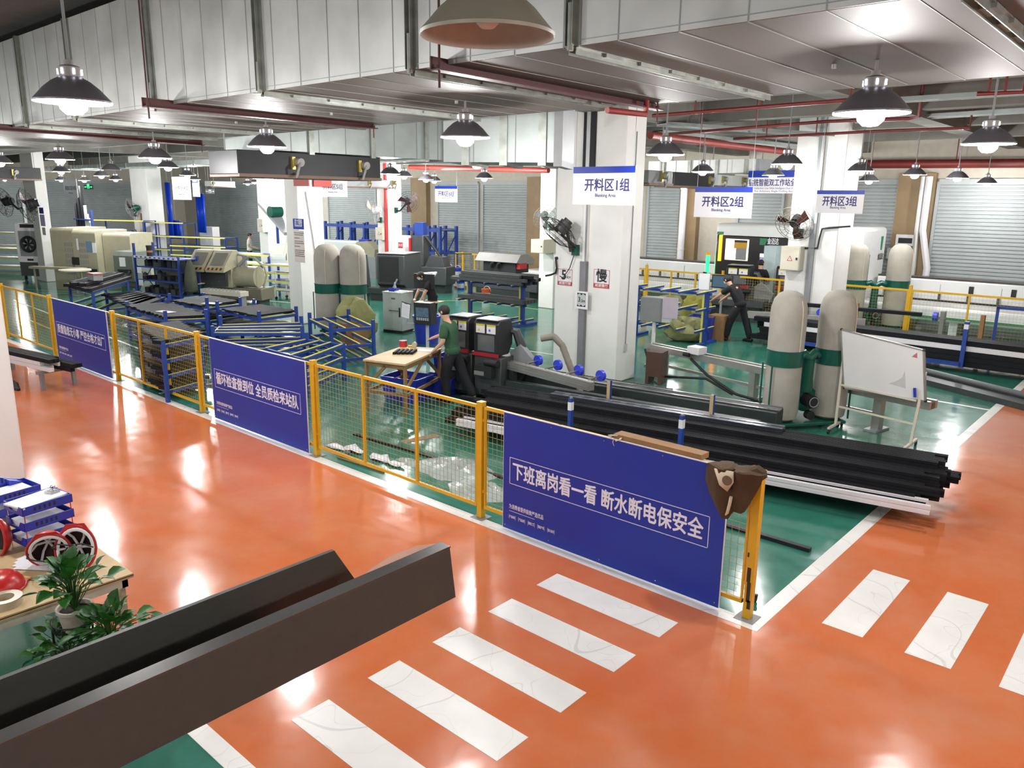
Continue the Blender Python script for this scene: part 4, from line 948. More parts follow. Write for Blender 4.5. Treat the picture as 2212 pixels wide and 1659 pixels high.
def person(loc, facing, h, label, pose, shirt, trousers=None, mask=True, glove=False, hair_r=1.0, cap=False):
    rz = math.atan2(facing[1], facing[0]) - math.pi / 2
    t = thing('person', label, 'person', loc, rz); k_ = h / 1.70
    J = dict(pel=(0, 0, .93), sp=(0, .0, 1.08), ch=(0, .0, 1.28), nk=(0, .01, 1.45), h0=(0, .03, 1.52), h1=(0, .045, 1.60), h2=(0, .04, 1.67),
             sl=(-.17, 0, 1.39), sr=(.17, 0, 1.39), el=(-.22, -.02, 1.10), er=(.22, -.02, 1.10), wl=(-.22, .12, .90), wr=(.22, .12, .90),
             hl=(-.09, 0, .88), hr=(.09, 0, .88), kl=(-.1, .02, .49), kr=(.1, .02, .49), al=(-.11, -.03, .09), ar=(.11, -.03, .09), tl=(-.12, .12, .035), tr=(.12, .12, .035))
    J.update(pose); J = {a: Vector(b) * k_ for a, b in J.items()}
    N = {}
    def n_(key, rx, ry=None): N[key] = (J[key], rx * k_, (ry or rx) * k_)
    n_('pel', .115, .085); n_('sp', .105, .075); n_('ch', .12, .085); n_('nk', .052); n_('h0', .066, .074); n_('h1', .078, .092); n_('h2', .062, .075)
    for s_ in 'lr':
        n_('s' + s_, .052); n_('e' + s_, .042); n_('w' + s_, .028); n_('h' + s_, .09) if False else None
        N['hp' + s_] = (J['h' + s_], .07 * k_, .07 * k_); n_('k' + s_, .05); n_('a' + s_, .04); n_('t' + s_, .035, .03)
    E = [('pel', 'sp'), ('sp', 'ch'), ('ch', 'nk'), ('nk', 'h0'), ('h0', 'h1'), ('h1', 'h2')]
    for s_ in 'lr':
        E += [('ch', 's' + s_), ('s' + s_, 'e' + s_), ('e' + s_, 'w' + s_), ('pel', 'hp' + s_), ('hp' + s_, 'k' + s_), ('k' + s_, 'a' + s_), ('a' + s_, 't' + s_)]
        fd = (J['w' + s_] - J['e' + s_]).normalized(); sd = fd.cross(Vector((0, 0, 1)));  sd = sd.normalized() if sd.length > .05 else Vector((1, 0, 0)); dn = sd.cross(fd)
        if dn.z > 0: dn = -dn
        sgn = 1 if s_ == 'l' else -1
        pm = J['w' + s_] + fd * .045 * k_; N['pm' + s_] = (pm, .032 * k_, .018 * k_); E.append(('w' + s_, 'pm' + s_))
        for f, (off, L) in enumerate([(-.03, .062), (-.01, .072), (.011, .068), (.031, .052)]):
            b0 = pm + fd * .04 * k_ + sd * off * k_; b1 = b0 + (fd * .75 + dn * .35) * L * .55 * k_; b2 = b1 + (fd * .45 + dn * .8) * L * .45 * k_
            for q, (pp_, r_) in enumerate(((b0, .0095), (b1, .0088), (b2, .0075))): N['f%s%d%d' % (s_, f, q)] = (pp_, r_ * k_, r_ * k_)
            E += [('pm' + s_, 'f%s%d0' % (s_, f)), ('f%s%d0' % (s_, f), 'f%s%d1' % (s_, f)), ('f%s%d1' % (s_, f), 'f%s%d2' % (s_, f))]
        th_ = J['w' + s_] + fd * .03 * k_ + sd * sgn * .032 * k_; t1_ = th_ + (fd * .6 + sd * sgn * .5 + dn * .3) * .045 * k_
        N['th' + s_] = (th_, .012 * k_, .012 * k_); N['tq' + s_] = (t1_, .009 * k_, .009 * k_); E += [('pm' + s_, 'th' + s_), ('th' + s_, 'tq' + s_)]
    skin_mesh(N, E, 'pel', 'body', M_SKIN, t)
    # clothes follow the body
    Ns = {'hem': (J['pel'] + (J['pel'] - J['sp']) * .7, .18 * k_, .15 * k_), 'w': (J['pel'].lerp(J['sp'], .1), .175 * k_, .145 * k_), 'sp': (J['sp'], .17 * k_, .138 * k_), 'ch': (J['ch'], .19 * k_, .142 * k_), 'nk': (J['ch'].lerp(J['nk'], .92), .085 * k_, .085 * k_)}
    Es = [('hem', 'w'), ('w', 'sp'), ('sp', 'ch'), ('ch', 'nk')]
    for s_ in 'lr':
        Ns['s' + s_] = (J['s' + s_], .092 * k_, .092 * k_); Ns['q' + s_] = (J['s' + s_].lerp(J['e' + s_], .5), .082 * k_, .082 * k_); Ns['c' + s_] = (J['s' + s_].lerp(J['e' + s_], .85), .078 * k_, .078 * k_); Es.append(('q' + s_, 'c' + s_)); Es += [('ch', 's' + s_), ('s' + s_, 'q' + s_)]
    skin_mesh(Ns, Es, 'sp', 'shirt', shirt, t)
    Nt = {'pel': (J['pel'], .165 * k_, .135 * k_), 'w': (J['pel'].lerp(J['sp'], .45), .135 * k_, .105 * k_)}; Et = [('w', 'pel')]
    for s_ in 'lr':
        Nt['h' + s_] = (J['h' + s_], .118 * k_, .118 * k_); Nt['m' + s_] = (J['h' + s_].lerp(J['k' + s_], .5), .108 * k_, .108 * k_); Nt['k' + s_] = (J['k' + s_], .09 * k_, .09 * k_); Nt['a' + s_] = (J['a' + s_] - Vector((0, 0, .015)), .078 * k_, .078 * k_)
        Et += [('pel', 'h' + s_), ('h' + s_, 'm' + s_), ('m' + s_, 'k' + s_), ('k' + s_, 'a' + s_)]
    skin_mesh(Nt, Et, 'pel', 'trousers', trousers or M_TROU, t)
    for s_ in 'lr':
        a_, b_ = J['a' + s_], J['t' + s_]
        d_ = Vector((b_.x - a_.x, b_.y - a_.y, 0)).normalized()
        sh = MB(); base = Vector((a_.x, a_.y, 0)) - d_ * .06 * k_
        sh.tube([base + Vector((0, 0, .045 * k_)), base + d_ * .05 * k_ + Vector((0, 0, .055 * k_)), base + d_ * .13 * k_ + Vector((0, 0, .05 * k_)), base + d_ * .2 * k_ + Vector((0, 0, .038 * k_)), base + d_ * .26 * k_ + Vector((0, 0, .03 * k_))], [.042 * k_, .052 * k_, .05 * k_, .045 * k_, .025 * k_], 12)
        for i, v in enumerate(sh.v): sh.v[i] = Vector((v.x, v.y, max(.0, v.z)))
        sh.build('shoe', M_SHOE, t)
    # head parts, in the head's own frame
    up = (J['h2'] - J['h0']).normalized(); fw = Vector((0, 1, 0)); fw = (fw - up * fw.dot(up)).normalized(); hx = fw.cross(up)
    if 'look' in pose: fw = Vector(pose['look']); fw = (fw - up * fw.dot(up)).normalized(); hx = fw.cross(up)
    hc = J['h1']; HM = Matrix(((hx.x, fw.x, up.x, hc.x), (hx.y, fw.y, up.y, hc.y), (hx.z, fw.z, up.z, hc.z), (0, 0, 0, 1)))
    hr = MB(); nseg, nr_ = 18, 8; vs = []
    for i in range(nr_ + 1):
        ph = math.pi * .74 * i / nr_
        for j in range(nseg):
            a_ = 2 * math.pi * j / nseg; fr = math.sin(a_)
            lim = ph * (1.0 if fr < .25 else (1 - .66 * (fr - .25)))
            vs.append(((.088 * math.sin(lim) * math.cos(a_) + 0) * hair_r, (.106 * math.sin(lim) * math.sin(a_) - .006) * hair_r, .012 + .102 * math.cos(lim) * hair_r))
    hr.add(vs, [(i * nseg + j, i * nseg + (j + 1) % nseg, (i + 1) * nseg + (j + 1) % nseg, (i + 1) * nseg + j) for i in range(nr_) for j in range(nseg)], True)
    hr.v = [HM @ (v * k_) for v in hr.v]; ho = hr.build('hair', M_HAIR, t); ho.modifiers.new('thickness', 'SOLIDIFY').thickness = .012
    def hp_(mb, nm, m): mb.v = [HM @ (v * k_) for v in mb.v]; return mb.build(nm, m, t)
    hp_(MB().ball((-.084, 0, -.01), .024, 8, (.45, .8, 1.2)), 'ear', M_SKIN); hp_(MB().ball((.084, 0, -.01), .024, 8, (.45, .8, 1.2)), 'ear', M_SKIN)
    for x in (-.032, .032): hp_(MB().ball((x, .085, .005), .0095, 8, (1.2, .5, .7)), 'eye', M_INK); hp_(MB().box(x - .018, x + .018, .088, .096, .022, .028), 'eyebrow', M_HAIR)
    hp_(MB().prism([(-.016, .086), (.016, .086), (0, .118)], -.035, .008), 'nose', M_SKIN)
    if mask: hp_(MB().ball((0, .065, -.045), .06, 12, (1.05, .62, .72)), 'face_mask', M_MASK)
    else: hp_(MB().box(-.022, .022, .084, .092, -.06, -.052), 'mouth', mat('lips', '#8f5a50', .6))
    if glove:
        for s_ in 'lr':
            g_ = MB().ball(J['w' + s_] + (J['w' + s_] - J['e' + s_]).normalized() * .05 * k_, .05 * k_, 10, (1, 1, .7)); g_.build('glove_cuff', M_PAPER, t)
    return t
gm = G(978, 868)
# the man in green stands sideways with one leg back, left hand reaching over the table
person((gm.x, gm.y, 0), (-.93, -.30), 1.66, 'person in a green t-shirt and black trousers standing at the plywood bench, reaching forward',
       dict(sp=(0, .02, 1.09), ch=(0, .06, 1.28), nk=(0, .11, 1.44), h0=(0, .14, 1.51), h1=(0, .165, 1.585), h2=(0, .165, 1.655), sl=(-.17, .07, 1.37), sr=(.17, .07, 1.37),
            el=(-.23, .06, 1.09), wl=(-.22, .24, .93), er=(.22, .25, 1.16), wr=(.16, .46, 1.08), kl=(-.1, .10, .48), al=(-.1, .06, .09), tl=(-.1, .21, .035), kr=(.12, -.14, .48), ar=(.14, -.36, .11), tr=(.15, -.23, .035), look=(0, 1, -.25)), M_GTEE)
bm2 = (G(1568, 738) + G(1617, 737)) / 2
person((bm2.x, bm2.y, 0), (-.88, .10), 1.72, 'person in a black t-shirt with white print leaning over the saw, legs apart',
       dict(sp=(0, .06, 1.08), ch=(0, .19, 1.25), nk=(0, .31, 1.37), h0=(0, .37, 1.42), h1=(0, .41, 1.48), h2=(0, .43, 1.55), sl=(-.17, .22, 1.32), sr=(.17, .22, 1.32), el=(-.22, .44, 1.12), wl=(-.19, .66, .98), er=(.22, .42, 1.12), wr=(.18, .62, .96),
            hl=(-.1, 0, .9), hr=(.1, 0, .9), kl=(-.14, .16, .48), al=(-.16, .24, .09), tl=(-.17, .4, .035), kr=(.14, -.12, .48), ar=(.17, -.24, .09), tr=(.18, -.1, .035), look=(0, 1, -.5)), M_BTEE)
p3 = GY(1647, 520, 16.55)
person((p3.x, 16.55, 0), (-.05, 1), 1.72, 'person in black seen from behind at the drill line screen', dict(wl=(-.12, .3, 1.1), wr=(.12, .3, 1.12), el=(-.24, .05, 1.1), er=(.24, .05, 1.1)), M_BTEE, mask=False)
p4 = G(542, 580); 
person((p4.x, p4.y, 0), (.6, .8), 1.65, 'person in a white t-shirt with back turned, among the far racks', dict(wl=(-.14, .28, 1.0), wr=(.14, .28, 1.0)), M_WTEE, mask=False)
p5 = G(935, 715); 
person((p5.x, p5.y, 0), (-.3, -.9), 1.66, 'person in black hidden behind the black monitor, gloved hand on papers', dict(sp=(0, .05, 1.08), ch=(0, .14, 1.25), nk=(0, .24, 1.38), h0=(0, .3, 1.42), h1=(0, .33, 1.48), h2=(0, .35, 1.55), sl=(-.17, .16, 1.33), sr=(.17, .16, 1.33), el=(-.22, .3, 1.08), wl=(-.2, .42, .88), er=(.22, .3, 1.08), wr=(.18, .42, .88)), M_BTEE, glove=True)
for px, py, Y, lb in [(238, 503, 11, 'person whose dark hair shows above the far beige machine'), (292, 500, 9.5, 'person whose dark hair shows beside the faded poster pillar')]:
    q = GY(px, py, Y); person((q.x, Y, 0), (0, -1), q.z + .1, lb, {}, M_WTEE, mask=False)

# ------------------------------------------------------------------ packing bench in front of the man in green
BZ = .85
bc = [G(784, 776, BZ), G(875, 787, BZ), G(955, 752, BZ), G(868, 748, BZ)]
b_o = (bc[0] + bc[2]) / 2
bench = thing('work_bench', 'plywood bench on timber legs beside the man in green', 'workbench', (b_o.x, b_o.y, 0))
MB().prism([(p.x, p.y) for p in bc], BZ - .03, BZ).build('bench_top', M_PLY, bench, world=True)
inn = [p.lerp(b_o, .08) for p in bc]
for i in range(4): MB().beam((inn[i].x, inn[i].y, 0), (inn[i].x, inn[i].y, BZ - .03), .045, .045).build('leg', M_WOOD, bench, world=True)
for i in range(4):
    a_, b_ = inn[i], inn[(i + 1) % 4]
    MB().beam((a_.x, a_.y, BZ - .07), (b_.x, b_.y, BZ - .07), .03, .07).build('apron', M_WOOD, bench, world=True)
    MB().beam((a_.x, a_.y, .32), (b_.x, b_.y, .32), .03, .05).build('lower_rail', M_WOOD, bench, world=True)
    MB().beam((a_.x, a_.y, .4), ((a_.x + b_.x) / 2, (a_.y + b_.y) / 2, BZ - .08), .03, .05).build('brace', M_WOOD, bench, world=True)
def bin_(name, c, rz, w_, d_, h_, m, label, cat, taper=.86, group=None):
    t = thing(name, label, cat, c, rz, group); t0 = taper; mb = MB()
    o_ = [(-w_ / 2, -d_ / 2), (w_ / 2, -d_ / 2), (w_ / 2, d_ / 2), (-w_ / 2, d_ / 2)]
    vs = [(x * t0, y * t0, 0) for x, y in o_] + [(x, y, h_) for x, y in o_] + [(x * .96, y * .96, h_) for x, y in o_] + [(x * t0 * .95, y * t0 * .95, .01) for x, y in o_]
    fs = [(3, 2, 1, 0)] + [(i, (i + 1) % 4, 4 + (i + 1) % 4, 4 + i) for i in range(4)] + [(4 + i, 4 + (i + 1) % 4, 8 + (i + 1) % 4, 8 + i) for i in range(4)] + [(8 + i, 8 + (i + 1) % 4, 12 + (i + 1) % 4, 12 + i) for i in range(4)] + [(12, 13, 14, 15)]
    mb.add(vs, fs).build('bin_body', m, t)
    rm = MB(); 
    for i in range(4): rm.beam((o_[i][0], o_[i][1], h_ - .02), (o_[(i + 1) % 4][0], o_[(i + 1) % 4][1], h_ - .02), .02, .035)
    rm.build('rim', m, t)
    return t
c = G(852, 868); b1_ = bin_('plastic_crate', (c.x, c.y + .3, .0), .25, .72, .55, .42, M_TUB, 'large blue plastic crate under the plywood bench', 'crate')
MB().box(-.06, .08, -.26, -.235, .12, .26).build('printed_mark', M_GREY, b1_)
c = G(918, 872); bin_('plastic_crate', (c.x - .28, c.y + .62, 0), .4, .6, .4, .34, M_TUB, 'blue crate standing on the floor by the feet of the man in green', 'crate')
bin_('plastic_crate', (c.x - .35, c.y + 1.0, 0), .35, .55, .45, .65, M_TUB, 'tall blue crate behind the plywood bench', 'crate')
def on_bench(px, py): return G(px, py, BZ)
bp = on_bench(875, 762)
for i in range(5):
    o = single('cut_profile', MB().box(-.025, .025, -.16, .16, 0, .035).box(-.019, .019, -.16, .16, .035, .04).xform(Matrix.Translation((bp.x + (i - 2) * .062 * .8, bp.y + (i - 2) * .05, BZ)) @ Matrix.Rotation(.6, 4, 'Z')), M_BLK, 'short black profile piece lying in a row on the plywood bench', 'metal profile', 'short profiles on the plywood bench')
tn = on_bench(871, 749); t_ = thing('paint_tin', 'dark red tin on the plywood bench', 'tin', tn); MB().cyl((0, 0, 0), (0, 0, .11), .065, n=20).build('can', M_REDINK, t_); MB().torus((0, 0, .11), .065, .005, 20, 6).build('rim', M_MGREY, t_)
pp = on_bench(920, 757); single('paper_sheet', MB().box(-.15, .15, -.1, .1, 0, .004).xform(Matrix.Translation((pp.x, pp.y, BZ)) @ Matrix.Rotation(.5, 4, 'Z')), M_PAPER, 'white paper lying on the plywood bench before the man in green', 'paper')
pp = on_bench(890, 750); t_ = thing('tape_cutter', 'yellow tape gun on the plywood bench', 'tape gun', (pp.x, pp.y, BZ), .4); MB().box(-.07, .07, -.015, .015, .0, .03).build('gun_handle', MATS['yellow_plastic'], t_); MB().cyl((.05, -.02, .05), (.05, .02, .05), .045, n=16).build('roller', MATS['clear_tape'], t_)
# operator monitor, clipboard
mn = G(905, 790); mcl = Vector((-.45, -.9, 0)).normalized(); 
mon = thing('saw_control_panel', 'black saw control panel with a lit screen, behind the plywood bench', 'control panel', (mn.x - .15, mn.y + .35, 0), R(18))
MB().cyl((0, 0.05, 0), (0, .05, .85), .035, n=12).build('stand', M_GREY, mon)
pv = MB().prism([(-.14, .82), (-.17, 1.28), (.05, 1.28), (.12, .82)], -.2, .2, 'yzx'); pv.build('casing', M_BLK2, mon, bevel=.01)
SM = plate((0, -.158, 1.07), (1, 0, 0), (0, -.065, 1))
MB().box(-.15, .15, -.09, .11, .001, .006).xform(SM).build('screen', mat('blue_grey_screen', '#2b3742', .25, emit='#56707f', estr=.28, var=.7, scale=22), mon)
kb = MB()
for i in range(6):
    for j in range(2): kb.box(-.14 + i * .05, -.105 + i * .05, -.155 + j * .03, -.135 + j * .03, .001, .008)
kb.xform(SM).build('key_pad', M_GREY, mon)
cbm = thing('clipboard', 'clipboard of white paper fixed beside the black control panel', 'clipboard', (mn.x - .52, mn.y + .12, .95), R(18))
CP = plate((0, 0, .14), (1, 0, -.2), (.18, -.15, 1))
MB().box(-.11, .11, -.17, .17, -.004, 0).xform(CP).build('board', M_BLK2, cbm); MB().box(-.1, .1, -.165, .15, 0, .006).xform(CP).build('paper', M_PAPER, cbm); MB().box(-.04, .04, .145, .175, 0, .014).xform(CP).build('clip', M_CHROME, cbm)
ln = MB()
for i in range(11): ln.box(-.08, .06 + .02 * (i % 3), .1 - i * .022, .103 - i * .022, .006, .0068)
ln.xform(CP).build('print_lines', M_MGREY, cbm)
MB().cyl((0, .03, -.15), (.02, .05, .1), .008, n=6).beam((0, .03, -.14), (.37, .16, -.14), .015, .015).build('arm', M_MGREY, cbm)

# ------------------------------------------------------------------ double head saw on its long bed
q0, q1 = G(1000, 806, .42), G(1640, 912, .42)
SA = math.atan2(q1.y - q0.y, q1.x - q0.x); SL = (q1 - q0).length
saw = thing('double_head_saw', 'long dark double head saw between the bar pile and the big pillar', 'saw machine', (q0.x, q0.y, 0), SA)
MB().box(-.5, SL, 0, .12, .06, .42).build('bed_front', M_MACHD, saw, bevel=.01)
MB().box(-.5, SL, .12, .5, .06, .22).build('chip_tray', M_MACHD, saw)
MB().box(-.5, SL + .1, .5, .86, .06, .45).build('bed_rear', M_MACHD, saw, bevel=.01)
MB().box(-.4, SL + .1, .53, .58, .45, .485).box(-.4, SL + .1, .76, .81, .45, .485).build('guide_rail', M_CHROME, saw)
ccv = MB()
for i in range(46): ccv.box(1.2 + i * .055, 1.242 + i * .055, .87, .96, .42 - (.0 if i < 42 else .05 * (i - 41)), .47 - (.0 if i < 42 else .05 * (i - 41)))
ccv.build('cable_chain', M_RUB, saw)
for x in (0, SL * .33, SL * .66, SL - .2): MB().box(x, x + .15, .1, .75, 0, .06).build('foot', M_MACH, saw)
rr = random.Random(3); of = MB()
for i in range(26):
    x = .9 + rr.random() * 2.4; of.cbox((x, .2 + rr.random() * .22, .25 + rr.random() * .08), (.1 + .2 * rr.random(), .05, .04))
o = of.build('offcuts', M_BLK2, saw); o['kind'] = 'stuff'
def saw_head(parent, x, y, label=None, scale=1.0, w=.42, zb=.45, logo=2):
    """upright cabinet with a window, two warning stickers, red sill and a bent arm behind"""
    T = Matrix.Translation((x, y, 0)) @ Matrix.Scale(scale, 4); P = lambda mb, nm, m, par=None, **kw: mb.xform(T).build(nm, m, par or parent, **kw)
    P(MB().box(-w / 2, w / 2 + .05, 0, .55, .12, zb + .35), 'head_base', M_MACH, bevel=.015)
    cabi = P(MB().prism([(-.02, zb + .38), (-.02, 1.36), (.06, 1.42), (.34, 1.42), (.42, 1.34), (.42, 1.0), (.3, zb + .38)], -w / 2, w / 2, 'yzx'), 'cabinet', M_BLK2, bevel=.012)
    P(MB().box(-w / 2 + .03, w / 2 - .03, .0, .4, 1.42, 1.432), 'roof_plate', M_MGREY, cabi)
    P(MB().box(-w * .32, w * .36, -.03, -.02, zb + .45, 1.17), 'window', M_GLASS, cabi)
    P(MB().box(-w / 2 - .005, w / 2 + .005, -.045, -.005, zb + .36, zb + .42), 'red_sill', mat('red_sill', '#9a1f28', .4), cabi)
    for i in (-1, 1):
        P(MB().box(i * w * .22 - w * .18, i * w * .22 + w * .18, -.0235, -.0205, 1.2, 1.35), 'warning_sticker', M_SIGN, cabi)
        P(MB().box(i * w * .22 - w * .18, i * w * .22 + w * .18, -.025, -.0235, 1.32, 1.35), 'sticker_band', mat('sticker_yellow', '#cfc02e', .5), cabi)
        cx = i * w * .22
        if i > 0 and logo == 2: P(MB().cyl((cx - .03, -.025, 1.255), (cx - .03, -.0235, 1.255), .022, n=14), 'sticker_mark', mat('sticker_blue', '#3d74c0', .5), cabi)
        else: P(MB().prism([(cx - .055, 1.232), (cx - .005, 1.232), (cx - .03, 1.278)], -.025, -.0235, 'xzy'), 'sticker_mark', MATS['sticker_yellow'], cabi)
    P(MB().tube([(w * .4, .5, .2), (w * .75, .5, .5), (w * .8, .48, .95), (w * .6, .45, 1.2), (w * .35, .4, 1.22)], [.09, .1, .09, .075, .06], 8), 'bent_arm', M_MACH)
    P(MB().prism([(-.1, .55), (.3, .48), (.38, .7), (.05, 1.0), (-.15, .85)], .28, .4, 'xzy').xform(Matrix.Translation((w * .75, .1, 0))), 'blade_guard', M_MGREY)
    P(MB().cyl((w * .1, -.1, zb + .28), (w * .6, -.1, zb + .28), .055, n=14), 'clamp_cylinder', M_RUB)
    P(MB().box(-w * .3, w * .4, -.14, -.02, zb + .02, zb + .22), 'fixture', M_BLK2)
    P(MB().box(-w * .3, w * .1, -.145, -.14, zb + .05, zb + .12), 'rating_plate', M_ALU)
SW = lambda px, py, z: WM[saw.name].inverted() @ G(px, py, z)
a = SW(1052, 770, .8); saw_head(saw, a.x, a.y - .02, w=.5)
a2 = SW(990, 762, .8); saw_head(saw, a.x - .62, a.y + .02, w=.46)
# roller arm with blue wheels
ra, rb = SW(1092, 778, .72), SW(1278, 826, .72)
rm_ = thing('outfeed_conveyor', 'aluminium outfeed arm with four blue rollers, on the double head saw', 'roller arm', WM[saw.name] @ Vector((ra.x, ra.y, .66)), SA)
L = (rb - ra).length; dv = Vector((rb.x - ra.x, rb.y - ra.y, 0)).normalized(); ang = math.atan2(dv.y, dv.x); rm_.rotation_euler.z = SA + ang
WM[rm_.name] = Matrix.Translation(rm_.location) @ Matrix.Rotation(SA + ang, 4, 'Z')
MB().prism([(-.06, -.07), (.06, -.07), (.06, .07), (.045, .07), (.04, .055), (-.04, .055), (-.045, .07), (-.06, .07)], 0, L, 'yzx').build('beam', M_ALU, rm_)
MB().box(.02, L - .02, -.062, -.06, -.012, -.004).box(.02, L - .02, -.062, -.06, .02, .026).build('groove', M_MGREY, rm_)
MB().box(-.12, .03, -.09, .09, -.16, .12).build('mount_plate', M_MGREY, rm_, bevel=.01)
for i in range(4):
    x = L * (.26 + .235 * i)
    MB().cyl((x, .0, .09), (x, .26, .11), .016, n=10).build('roller_axle', M_CHROME, rm_)
    MB().cyl((x - .0, .24, .115), (x + .0, .30, .115), .085, n=22).build('roller_wheel', mat('blue_roller', '#3142c8', .35), rm_)
MB().box(.15, .25, -.05, .05, -.62, -.07).build('support_post', M_MACHD, rm_)
# extraction hose of the saw
h0 = [G(1150, 712, 1.05), G(1168, 716, 1.03), G(1175, 735, .9), G(1198, 775, .45), G(1208, 794, .3)]
h0 = [Vector(p) for p in h0]; base_ = G(1170, 800, 0); v0 = WM[saw.name] @ Vector((a.x + .75, a.y + .5, 0)); 
hh = [v0 + Vector((0, 0, 1.12)), v0 + Vector((.18, .12, 1.16)), v0 + Vector((.32, .18, 1.02)), v0 + Vector((.58, .2, .5)), v0 + Vector((.74, .2, .28))]
hose(hh, .055, MATS['hose_beige'], 'beige corrugated hose arching from the saw head to the bed')

# ------------------------------------------------------------------ electric cabinet, tub, printer stand behind the saw
ec = G(845, 718)
cab = thing('electric_cabinet', 'pale grey electric cabinet on the floor with a blue tray on top', 'cabinet', (ec.x, ec.y + .25, 0), R(14))
MB().box(-.3, .3, -.25, .25, .06, 1.02).build('body', M_GREY, cab, bevel=.01); MB().box(-.26, .28, -.262, -.25, .1, .98).build('door', M_GREY, cab, bevel=.004)
MB().box(.22, .25, -.285, -.262, .42, .66).build('door_handle', M_RUB, cab); MB().box(-.31, .31, -.26, .26, 1.02, 1.04).build('top_plate', M_GREY, cab)
mk = MB().box(-.02, .1, -.264, -.262, .86, .9)
for i in range(9): mk.box(-.1 + i * .032, -.075 + i * .032, -.264, -.262, .55, .585)
mk.box(-.08, .17, -.264, -.262, .52, .527).build('printed_mark', mat('grey_ink', '#5a5c60', .5), cab)
MB().box(-.3, .3, -.25, .25, 0, .06).build('plinth', M_RUB, cab)
bin_('parts_tray', (ec.x - .1, ec.y + .2, 1.04), R(14), .24, .18, .07, M_TUB, 'small blue tray on top of the grey electric cabinet', 'tray')
bt = thing('spray_bottle', 'clear spray bottle beside the blue tray on the electric cabinet', 'bottle', (ec.x - .16, ec.y + .3, 1.04)); MB().lathe([(0, 0), (.035, 0), (.035, .1), (.012, .15), (.012, .18), (0, .18)], n=14).build('bottle', mat('clear_plastic', '#c4ccce', .2, alpha=.6), bt); MB().box(-.03, .01, -.01, .01, .18, .21).build('spray_head', M_SIGN, bt)
single('paper_sheets', MB().box(ec.x + .02, ec.x + .28, ec.y + .12, ec.y + .34, 1.042, 1.06), M_PAPER, 'white papers on top of the grey electric cabinet', 'papers')
tc_ = G(905, 745); tub = thing('round_tub', 'big round blue plastic tub behind the black control panel', 'tub', (tc_.x - .1, tc_.y + .35, 0))
MB().lathe([(0, .0), (.26, 0), (.33, .62), (.345, .62), (.345, .66), (.31, .66), (.25, .03), (0, .03)], n=32).build('tub_body', M_TUB, tub)
st0 = G(917, 715); pst = thing('printer_stand', 'grey post stand with a small table, beside the black monitor', 'stand', (st0.x, st0.y, 0), R(10))
MB().box(-.025, .025, -.025, .025, 0, 1.05).build('post', M_GREY, pst); MB().box(-.05, .5, -.3, .2, .78, .8).build('shelf_board', M_PLY, pst); MB().cyl((.3, 0, 0), (.3, 0, .78), .04, n=12).build('leg', M_BLK2, pst); MB().box(-.2, .5, -.25, .25, 0, .03).build('foot', M_MGREY, pst)
pr_ = thing('label_printer', 'small white label printer on the post stand', 'printer', (st0.x + .05, st0.y - .02, 1.05), R(10)); MB().box(-.1, .14, -.1, .1, 0, .13).build('printer_body', M_SIGN, pr_, bevel=.015); MB().box(-.07, .11, -.102, -.1, .03, .05).build('paper_slot', M_RUB, pr_); MB().box(-.08, .12, -.08, .08, .13, .14).build('lid', M_MGREY, pr_)
sc_ = G(898, 715); scl = thing('weighing_display', 'tilted white tray display on a thin pole, behind the black monitor', 'display', (sc_.x - .3, sc_.y + .7, 0), R(10))
MB().cyl((0, 0, 0), (0, 0, 1.35), .018, n=8).build('pole', M_MGREY, scl); MB().box(-.2, .2, -.18, .18, 0, .03).build('foot', M_MGREY, scl)
DM = plate((0, 0, 1.38), (1, 0, .12), (0, .8, .6)); MB().box(-.24, .24, -.14, .14, -.06, 0).xform(DM).build('display_case', M_SIGN, scl, bevel=.02); MB().box(-.16, .16, -.08, .08, .001, .006).xform(DM).build('screen', M_MGREY, scl)
bmn = thing('computer_monitor', 'black monitor seen from the back, on a post above the floor', 'monitor', (st0.x + .12, st0.y - .1, 0), R(16))
MB().box(-.3, .3, -.03, .03, 1.12, 1.5).build('screen_back', M_BLK2, bmn, bevel=.01); MB().cyl((0, .02, 0), (0, .02, 1.2), .02, n=8).build('post', M_MGREY, bmn); MB().box(-.15, .15, -.12, .15, 0, .03).build('foot', M_MGREY, bmn)
v_ = MB()
for x in (-.05, .05):
    for z in (1.27, 1.36): v_.cyl((x, -.033, z), (x, -.03, z), .008, n=8)
v_.build('screws', M_CHROME, bmn)
